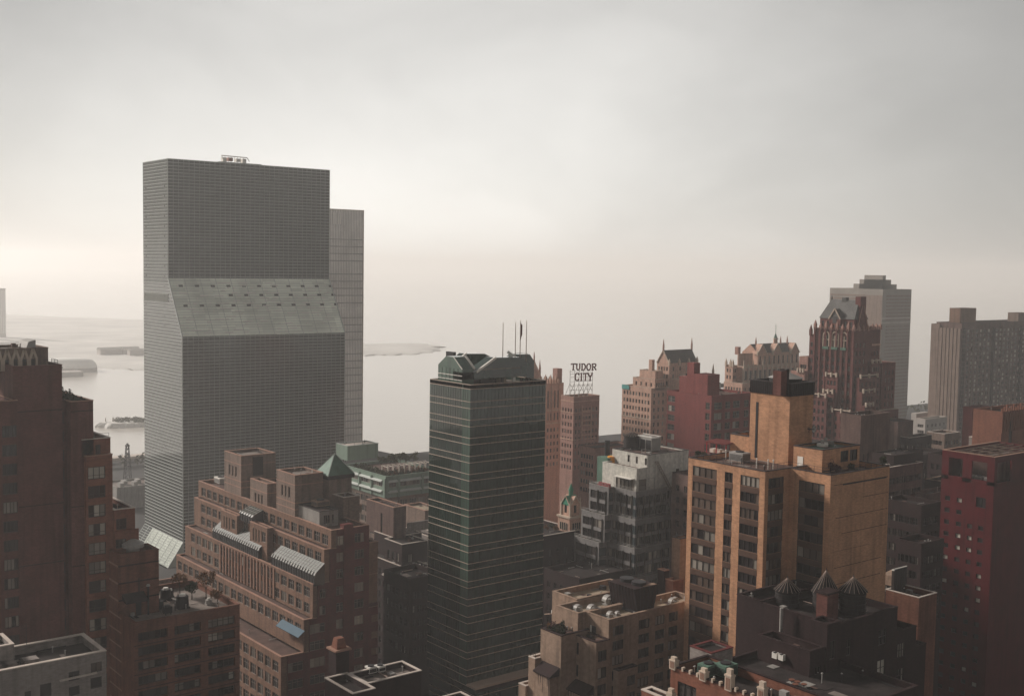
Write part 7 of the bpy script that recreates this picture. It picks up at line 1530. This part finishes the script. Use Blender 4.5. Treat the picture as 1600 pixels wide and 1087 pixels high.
# ================================================================ right apartment slab
x0, y0, x1, y1, zt = place(1503, 505, 680, 1463.5, 1660)
A2 = Bld('ribbed_apartment_slab', 'broad hazy brown apartment slab with vertical balcony strips, at the right edge', 'building', x0, y0, joined=True, pal=[('g_dark', 5), ('blind', 2), ('blindw', 2)])
wa = []; z = zt-4
while z > 8: wa += [(a, b__, z-1.7, z, 1, ()) for a, b__ in even(x0+1, x1-1, 26, 2.3)]; z -= 2.7
A2.block(x0, y0, x1, y1, 0, zt, 'brickF2', 'tar', 'dcoping', 1.2, wy=wa)
st5 = A2.mb('balcony_strip'); rb5 = A2.mb('rib')
for i in range(11): x = x0+1.4+(x1-x0)*i/11; st5.box(x, y0-1.1, 30, x+1.7, y0-.03, zt-3, M['brickF']) if i % 3 == 0 else st5.box(x, y0-.5, 30, x+.6, y0-.03, zt-2, M['brickD2'])
z = zt-4
while z > 8:
    for i in range(0, 11, 2): x = x0+1.2+(x1-x0)*i/11; st5.box(x, y0-1.3, z, x+2.2, y0-.05, z+.35, M['brickF2'])
    z -= 2.7
n = 7
for i in range(n): y = y0+(y1-y0)*(i+.5)/n; rb5.box(x0-.9, y-.9, 20, x0-.03, y+.9, zt-3.2+.0*i, M['brickD2']); st5.box(x0-.06, y+1.1, 20, x0-.03, y+2.4, zt-4, M['g_mid'])
ym_ = uy((x0, y0, zt), 1470); A2.block(x0-.8, ym_, x0+6, y1+3, 0, zz(x0, ym_, 506), 'brickD2', 'tar', None, 0)
P = Vector((x0+4, y0+8, zt)); yb5, zb5 = slide_y(x0+2, y0, 1501, 482, 900); A2.block(x0+2, yb5, ux((x0+2, yb5, zb5), 1525.5), yb5+7, zt-1.2, zb5, 'brickD', 'tar', 'brickD', .2, part='bulkhead')
xb5 = ux((x0, y0+3, zt), 1591); A2.block(xb5, y0+3, xb5+12, y0+10, zt-1.2, zz(xb5, y0+3, 489), 'brickD2', 'tar', 'brickD2', .2, part='bulkhead')
A2.done()
# ================================================================ brown plain block in front of the gothic tower
x0, y0, x1, y1, zt = place(1345.5, 650, 330, 1313.8, 1391)
Q1 = Bld('plain_brown_block', 'plain dark brown block with narrow windows, directly behind the orange penthouse', 'building', x0, y0, pal=P_MIX)
Q1.block(x0, y0, x1, y1, 0, zt, 'brickF2', 'tar', 'brickF2', 1.0, wx=grid(even(y0+.6, y1-1, 4, 2.0), [(zt-16.5, zt-13.2), (zt-21.5, zt-18.2)], 1, (.5,), [('blindb', 1), ('blind', 1)]), wy=grid(even(x0+1, x1-1, 6, .7), [(zt-19, zt-11)], 1, (), P_DARK)); Q1.done()
# ================================================================ dark block with copper-spired turret (right of green tower)
x0, y0, x1, y1, zt = place(846, 838, 320, 830, 906)
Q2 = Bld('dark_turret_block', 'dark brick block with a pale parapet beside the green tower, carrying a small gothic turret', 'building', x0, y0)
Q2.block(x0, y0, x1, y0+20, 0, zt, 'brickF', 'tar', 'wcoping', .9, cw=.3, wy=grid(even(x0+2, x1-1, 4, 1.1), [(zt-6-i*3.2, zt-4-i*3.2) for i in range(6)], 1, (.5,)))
Q2.done()
qx, qy = onroof(891, 828, zt-.9); tzb = zt-.9
def turret(part):
    w = 2.55; zt3 = zz(qx, qy, 789); b = part('body'); b.box(qx-w, qy-w, tzb, qx+w, qy+w, zz(qx, qy, 805), M['tudor']); b.box(qx-w*.74, qy-w*.74, zz(qx, qy, 805), qx+w*.74, qy+w*.74, zz(qx, qy, 787), M['tudor'])
    z1_ = zz(qx, qy, 787); g_ = part('gable'); hw = w*.74
    for sgn in (0, 1):
        for (dx, dy) in ((0, -1), (-1, 0)):
            pass
    g_.prism([(qx-hw,qy-hw-.1,z1_),(qx+hw,qy-hw-.1,z1_),(qx+hw,qy+hw,z1_),(qx-hw,qy+hw,z1_)], [(qx-.05,qy-hw-.1,z1_+2.6),(qx+.05,qy-hw-.1,z1_+2.6),(qx+.05,qy+hw,z1_+2.6),(qx-.05,qy+hw,z1_+2.6)], M['tudor'])
    g_.prism([(qx-hw-.1,qy-hw,z1_),(qx+hw,qy-hw,z1_),(qx+hw,qy+hw,z1_),(qx-hw-.1,qy+hw,z1_)], [(qx-hw-.1,qy-.05,z1_+2.55),(qx+hw,qy-.05,z1_+2.55),(qx+hw,qy+.05,z1_+2.55),(qx-hw-.1,qy+.05,z1_+2.55)], M['patina2'])
    t_ = part('stone_trim')
    for (x, y) in ((qx-hw, qy-hw), (qx+hw, qy-hw), (qx-hw, qy+hw)): t_.box(x-.22, y-.22, tzb+2, x+.22, y+.22, z1_+.6, M['stone']); t_.cyl(x, y, z1_+.6, z1_+2.2, .2, .02, M['stone'], 6)
    t_.bar((qx-hw, qy-hw-.2, z1_), (qx, qy-hw-.2, z1_+2.7), .22, M['stone']); t_.bar((qx+hw, qy-hw-.2, z1_), (qx, qy-hw-.2, z1_+2.7), .22, M['stone']); t_.bar((qx-hw-.2, qy-hw, z1_), (qx-hw-.2, qy, z1_+2.7), .22, M['stone']); t_.bar((qx-hw-.2, qy+hw, z1_), (qx-hw-.2, qy, z1_+2.7), .22, M['stone'])
    for z in (zz(qx, qy, 805),): t_.box(qx-w-.3, qy-w-.3, z-.25, qx+w+.3, qy+w+.3, z+.25, M['stone'])
    wv = part('window'); 
    for k in (0,): wv.box(qx-.42, qy-hw-.06, z1_-2.2, qx+.42, qy-hw-.01, z1_+.4, M['g_dark']); wv.box(qx-hw-.06, qy-.42, z1_-2.2, qx-hw-.01, qy+.42, z1_+.4, M['g_dark'])
    wv.box(qx-1.6, qy-w-.05, tzb+.6, qx+1.6, qy-w-.01, tzb+2.6, M['g_dark']); wv.box(qx-w-.05, qy-1.6, tzb+.6, qx-w-.01, qy+1.6, tzb+2.6, M['g_dark'])
    for k in range(5): t_.box(qx-1.7+.8*k, qy-w-.12, tzb+.5, qx-1.55+.8*k, qy-w-.05, tzb+2.7, M['stone']); t_.box(qx-w-.12, qy-1.7+.8*k, tzb+.5, qx-w-.05, qy-1.55+.8*k, tzb+2.7, M['stone'])
    s_ = part('spire'); za, zb_ = z1_+1.2, zz(qx, qy, 754); s_.cyl(qx, qy, za, za+(zb_-za)*.55, .62, .62, M['patina2'], 8); s_.cyl(qx, qy, za+(zb_-za)*.55, zb_, .8, .02, M['patina2'], 8)
thing('gothic_turret', 'small stone gothic turret with a bright green copper spire, right of the green tower', 'turret', turret, (qx, qy, tzb))
x, y = onroof(858, 826, zt-.9); 
for i, (px, py) in enumerate(((853, 828), (861, 825), (868, 829))): x, y = onroof(px, py, zt-.9); shrub(x, y, zt-.9, 1.0, 1.8, ['autumn', 'foliage', 'autumn'][i], ['rust-leaved shrub nearest the green tower, on the dark turret block', 'dark shrub between two rusty ones on the dark turret block', 'rust-leaved shrub nearest the gothic turret'][i], seed=160+i, n=120, sz=.2)

# ================================================================ mid-right dark blocks
def filler(name, label, px, py, D, pl_, pr_, wall, roof='tar', cop=None, rowsn=8, cols=(6, 6), ww=1.3, fh=3.3, pal=P_DARK, par=.9, top=3.0, z0=0, joined=False, h=1.7, lowest=15):
    x0, y0, x1, y1, zt = place(px, py, D, pl_, pr_)
    B_ = Bld(name, label, 'building', x0, y0, pal=pal, joined=joined)
    rws = [(zt-top-i*fh-h, zt-top-i*fh) for i in range(rowsn) if zt-top-i*fh-h > lowest]
    B_.block(x0, y0, x1, y1, z0, zt, wall, roof, cop, par, cw=.4, wx=grid(even(y0+.8, y1-.8, cols[0], ww), rws, 2, (.5,)) if cols[0] else [], wy=grid(even(x0+.8, x1-.8, cols[1], ww), rws, 2, (.5,)) if cols[1] else [])
    return B_, (x0, y0, x1, y1, zt)
B_, g_ = filler('dark_office_block', 'dark maroon office block with rows of wide windows, between the orange and crimson towers', 1386, 731, 310, 1368, 1442, 'brickF2', 'tar', 'wcoping', 9, (3, 9), 2.2, 3.7, P_MIX); 
x0, y0, x1, y1, zt = g_; B_.block(x1-3, y0-4, x1+14, y1-3, 0, zt-8, 'brickF2', 'tar', 'brickF2', .8, wy=grid(even(x1-2, x1+13, 6, 1.8), [(zt-12-i*3.7, zt-10-i*3.7) for i in range(6)], 2, (.5,))); B_.block(x0+6, y0+2, x0+20, y0+9, zt-.9, zt+2.4, 'brickF', 'tar', 'brickF', .3, part='penthouse'); B_.done()
B_, g_ = filler('low_dark_front_block', 'low dark block with small lit air conditioners below the maroon office block', 1440, 790, 262, 1378, 1470, 'brickF', 'tar', 'brickF', 6, (6, 3), 1.4, 3.4); B_.done()
B_, g_ = filler('tan_roof_block', 'low block with a pale tan parapet strip, left of the crimson tower', 1470, 752, 330, 1446, 1500, 'brickF', 'beigeroof', 'beige', 3, (3, 2)); B_.done()
B_, g_ = filler('round_tank_house', 'dark stepped block with a light roof edge, left of the broad hazy slab', 1422, 684, 430, 1404, 1456, 'brickF', 'tar', 'wcoping', 5, (3, 5), joined=True); x0, y0, x1, y1, zt = g_
B_.block(x0-2, y0+4, x0+8, y0+14, 0, zt+5.5, 'brickF2', 'tar', 'brickF2', .5); B_.done()
B_, g_ = filler('low_tan_block', 'low tan block in the haze at the foot of the broad hazy slab', 1476, 678, 470, 1448, 1500, 'brickD2', 'gravel', 'wcoping', 6, (6, 5), joined=True); B_.done()
B_, g_ = filler('far_low_block', 'pale low building by the bright water left of the broad hazy slab', 1446, 655, 640, 1432, 1480, 'farb', 'wcoping', 'wcoping', 5, (3, 5), joined=True); B_.done()
B_, g_ = filler('bright_roof_shed', 'small hazy shed with a bright roof beside the water, right of the banded tower', 1432, 646, 760, 1424, 1452, 'farb', 'farb', None, 2, (0, 0), joined=True, par=0); B_.done()
B_, g_ = filler('maroon_block', 'maroon windowless block in front of the broad hazy slab', 1520, 637, 420, 1505, 1545, 'brickR', 'tar', 'brickR', 5, (0, 0)); B_.done()
B_, g_ = filler('black_glass_block', 'black glass block with a pale corner line beside the crested brick building', 1540, 643, 400, 1536, 1568, 'dmetal', 'tar', 'dcoping', 5, (0, 0)); x0, y0, x1, y1, zt = g_; B_.mb('corner_line').box(x0-.25, y0-.25, 20, x0, y0, zt, M['metal']); B_.done()
B_, g_ = filler('pale_low_wall_building', 'low pale-walled building under the black glass block', 1519, 683, 370, 1514, 1566, 'whitebr', 'tar', 'wcoping', 3, (0, 0)); B_.done()
x0, y0, x1, y1, zt = place(1566, 644, 345, 1560, 1640)
B_ = Bld('crested_brick_building', 'orange-brown brick building with a spiky crested parapet at the right edge', 'building', x0, y0); B_.block(x0, y0, x1, y1+8, 0, zt, 'brickA2', 'tar', 'brickA2', .9, wy=[(ux((x0, y0, zt), 1578), ux((x0, y0, zt), 1583), zt-11, zt-3, 1, (), P_DARK)])
cs5 = B_.mb('crest')
for i in range(22): x = x0+(x1-x0)*i/21; cs5.box(x-.25, y0-.2, zt, x+.25, y0+.3, zt+1.1+.9*((i*7) % 3)/2, M['brickA2']); cs5.box(x-.12, y0-.25, zt-6, x+.12, y0-.02, zt, M['brickA2'])
B_.done()
# generic blocks that close the streets behind (seen only between things)
for i, (px, py, D, a, c_, wl_, lab) in enumerate(((640, 905, 262, 600, 690, 'brickF', 'dark block in the gap left of the green tower foot'), (905, 905, 300, 850, 1000, 'brickF', 'dark block behind the beige building, under the turret block'), (1120, 752, 300, 1050, 1180, 'brickF2', 'brown block half hidden by the orange tower left side'), (1440, 850, 250, 1400, 1475, 'brickF', 'dark block low between the orange and crimson towers'), (930, 700, 440, 905, 990, 'tudor2', 'rosy block low beneath the rooftop letters tower'), (1240, 700, 420, 1180, 1320, 'tudor3', 'wine brick block low behind the orange shaft'), (1300, 780, 300, 1240, 1380, 'brickF2', 'umber block behind the orange penthouse'), (1410, 716, 380, 1370, 1480, 'brickF', 'dark flat roofed block behind the maroon office block'), (1500, 715, 350, 1450, 1560, 'brickF', 'dark block behind the crimson tower'))):
    B_, g_ = filler('infill_block', lab, px, py, D, a, c_, wl_, 'tar', 'brickF', 5, (5, 5), 1.2, 3.2, P_DARK, joined=D > 350); B_.done()

# ================================================================ riverside left: concrete hall, crane, boats, dome, island
x0, y0, x1, y1, zt = place(186, 785, 300, 178, 224)
x0, y0, x1, y1, zt = place(183, 762, 560, 172, 226)
B_ = Bld('riverside_hall', 'long low concrete riverside hall with roof plant, left of the glass tower', 'building', x0, y0, joined=True); B_.block(x0, y0, x1+10, y1+10, 0, zt, 'concrete', 'gravel', 'concrete', .8, cw=.6)
bb5 = B_.mb('roof_plant'); 
for i in range(6): bb5.box(x0+3+i*3.4, y0+4+(i % 2)*5, zt-.8, x0+5+i*3.4, y0+8+(i % 2)*5, zt+1.2, M['metal'])
for i in range(14): x = x0+(x1-x0+10)*i/13; B_.mb('pier').box(x-.3, y0-.4, 0, x+.3, y0-.02, zt-.5, M['concrete'])
B_.done()
q = at_d(199, 697, 600)
def crane(part):
    m_ = part('mast'); z0_ = 0; z1_ = q.z; w0, w1 = 2.0, .6; n = 11
    cs = [(-1, -1), (1, -1), (1, 1), (-1, 1)]
    for k in range(n):
        za, zb_ = z0_+(z1_-z0_)*k/n, z0_+(z1_-z0_)*(k+1)/n; wa_, wb_ = w0+(w1-w0)*k/n, w0+(w1-w0)*(k+1)/n
        for i in range(4):
            a, c_ = cs[i], cs[(i+1) % 4]
            m_.bar((q.x+a[0]*wa_, q.y+a[1]*wa_, za), (q.x+a[0]*wb_, q.y+a[1]*wb_, zb_), .28, M['dmetal'])
            m_.bar((q.x+a[0]*wa_, q.y+a[1]*wa_, za), (q.x+c_[0]*wb_, q.y+c_[1]*wb_, zb_), .2, M['dmetal'])
    part('cap').box(q.x-.9, q.y-.9, z1_, q.x+.9, q.y+.9, z1_+.7, M['dmetal']); part('lamp_head').cyl(q.x, q.y, z1_+.7, z1_+1.6, .9, .4, M['dmetal'], 10)
thing('lattice_mast', 'dark lattice steel mast standing on the riverbank, left of the glass tower', 'mast', crane, (q.x, q.y, 0))
x0, y0, x1, y1, zt = place(175, 759, 640, 150, 232)
b = MB(); b.box(-200, SHORE-34, 4.2, 330, SHORE-26, 5.6, M['wcoping']); b.box(-200, SHORE-22, 1.2, 330, SHORE-16, 2.4, M['metal'])
for i in range(28): b.box(-190+i*18, SHORE-31, 0, -188+i*18, SHORE-29, 4.2, M['concrete'])
single('riverside_viaduct', 'pale riverside roadway viaduct between the buildings and the river', 'viaduct', b)
def boat(px, py, L_, label, cabin=True):
    p_ = at_z(px, py, WL+.2); x, y = p_.x, p_.y
    def f(part):
        h = part('hull'); h.prism([(x-L_/2,y-2.4,WL-.3),(x+L_/2-2,y-2.4,WL-.3),(x+L_/2,y,WL-.3),(x+L_/2-2,y+2.4,WL-.3),(x-L_/2,y+2.4,WL-.3)], [(x-L_/2-.4,y-3,WL+2),(x+L_/2-1,y-3,WL+2),(x+L_/2+2,y,WL+2.6),(x+L_/2-1,y+3,WL+2),(x-L_/2-.4,y+3,WL+2)], M['dmetal'])
        if cabin: part('cabin').box(x-L_*.35, y-1.8, WL+2, x+L_*.1, y+1.8, WL+4.6, M['white']); part('funnel').cyl(x-L_*.2, y, WL+4.6, WL+6.2, .7, .6, M['dmetal'], 10)
        else: part('deck_load').box(x-L_*.4, y-2.2, WL+2, x+L_*.35, y+2.2, WL+3.2, M['concrete'])
    thing('boat', label, 'boat', f, (x, y, WL))
boat(217, 738, 17, 'dark low workboat moored near the bank beside the glass tower'); boat(181, 744.5, 14, 'small flat barge near the bank, left of the lattice mast', False)
# dome
dc = at_z(112, 579, WL); 
pL, pR = at_z(66, 579, WL), at_z(152, 579, WL); ax_ = (pR-pL)/2; c_ = (pR+pL)/2; ht = 0; dq = (c_-Vector((0, 0, CZ))).dot(FW); ht = 15*dq/F
def dome(part):
    b = part('membrane'); n, m_ = 28, 8; A_ = Vector((ax_.x, ax_.y, 0)); Bv = Vector((-ax_.y, ax_.x, 0))*.55
    def P_(i, j):
        th = 2*math.pi*i/n; ph = math.pi/2*j/m_; r = math.cos(ph); s = lambda v: math.copysign(abs(v)**.9, v)
        return c_+A_*s(math.cos(th))*r**.5+Bv*s(math.sin(th))*r**.5+Vector((0, 0, ht*math.sin(ph)+4))
    for i in range(n):
        for j in range(m_): b.poly([P_(i, j), P_(i+1, j), P_(i+1, j+1), P_(i, j+1)], M['bubble'])
    sk_ = part('base_wall')
    for i in range(n): p1, p2 = P_(i, 0), P_(i+1, 0); sk_.poly([(p1.x, p1.y, WL), (p2.x, p2.y, WL), p2, p1], M['farb'])
thing('sports_dome', 'long white air-supported dome glowing in the haze on the far shore', 'dome', dome, (c_.x, c_.y, WL))
# sheds and blocks on the far shore
rnd = random.Random(12)
descr = ['long pale shed low on the far shore, left of the white dome', 'hazy warehouse right of the white dome on the far shore', 'small pale block on the far shore right of the warehouse', 'hazy low shed nearest the glass tower on the far shore', 'faint tall block at the far left horizon', 'faint second tower at the far left edge, before the horizon', 'faint low hall above the white dome', 'faint long roof behind the white dome, to its right']
for i, (px, py, wd, ht_, D_) in enumerate(((20, 574, 60, 1, 1640), (178, 578.5, 36, 1, 1590), (205, 577, 22, 2, 1600), (218, 579, 26, 1, 1580), (2, 560, 16, 72, 1900), (-14, 560, 18, 55, 1850))):
    p_ = at_z(px, py, 0) if py > 500 else at_d(px, py, D_); r = ray(px, py); p_ = Vector((0, 0, CZ))+r*(D_/F); x, y = p_.x, p_.y
    def ff(part, x=x, y=y, wd=wd, ht_=ht_):
        part('walls').box(x-wd/2, y, WL, x+wd/2, y+wd*.4, ht_-2, M['farb']); g2 = part('roof'); gable_roof(g2, x-wd/2-1, y-1, x+wd/2+1, y+wd*.4+1, ht_-2, ht_-1+wd*.04, 'x', M['concrete'])
        for k in range(6): part('bay').box(x-wd/2+wd*(k+.2)/6, y-.3, WL+8, x-wd/2+wd*(k+.8)/6, y-.02, ht_-4 if ht_ > 12 else ht_-3.0, M['land'])
    thing('distant_building', descr[i], 'building', ff, (x, y, WL))
# island beacons and scrub
p_ = at_z(180, 668, WL)
def beacons(part):
    for k, nme in ((-1.3, 'tower'), (1.6, 'tower#2')): b = part(nme); b.cyl(p_.x+k*2, p_.y+14, -9, -4.2, .7, .5, M['white'], 8); b.cyl(p_.x+k*2, p_.y+14, -4.2, -3.4, .8, .2, M['white'], 8)
thing('beacon_pair', 'pair of small pale beacons on the left end of the river island', 'beacon', beacons, (p_.x, p_.y, WL))
b = MB(); rnd = random.Random(9)
for i in range(70):
    q_ = at_z(rnd.uniform(178, 250), 663.5+rnd.uniform(-2, 2.5), WL); leafball(b, q_.x, q_.y, -6.4+rnd.uniform(0, 1), rnd.uniform(1.5, 2.8), 16, M['olive'], .9, .7, rnd)
single('island_scrub', 'scrubby vegetation covering the river island', 'scrub', b, (0, 0, 0), None, 'stuff')
# park trees on the bank seen in gaps
b = MB(); rnd = random.Random(19)
for i in range(110): x = rnd.choice([rnd.uniform(100, 380), rnd.uniform(850, 1500)]); y = bank_y(x)-45+rnd.uniform(-15, 15); leafball(b, x, y, 6, rnd.uniform(3, 5), 22, M['olive'], 1.1, .8, rnd)
single('bank_trees', 'mass of bank-side park trees along the river wall', 'trees', b, (0, 0, 0), None, 'stuff')
# ================================================================ HAZE
b = MB(); b.box(-9500, -800, -12.2, 12500, 14500, 196, M['land'])
hz = b.build('haze', kind='stuff'); hm = bpy.data.materials.new('air'); hm.use_nodes = True; hn = hm.node_tree; hn.nodes.clear()
ho = hn.nodes.new('ShaderNodeOutputMaterial'); pv = hn.nodes.new('ShaderNodeVolumePrincipled'); pv.inputs['Color'].default_value = (1, .985, .97, 1)
pv.inputs['Density'].default_value = HAZE; pv.inputs['Anisotropy'].default_value = .35; hn.links.new(pv.outputs[0], ho.inputs['Volume'])
hz.data.materials.clear(); hz.data.materials.append(hm); hz['label'] = 'pale river haze filling the air over the city'
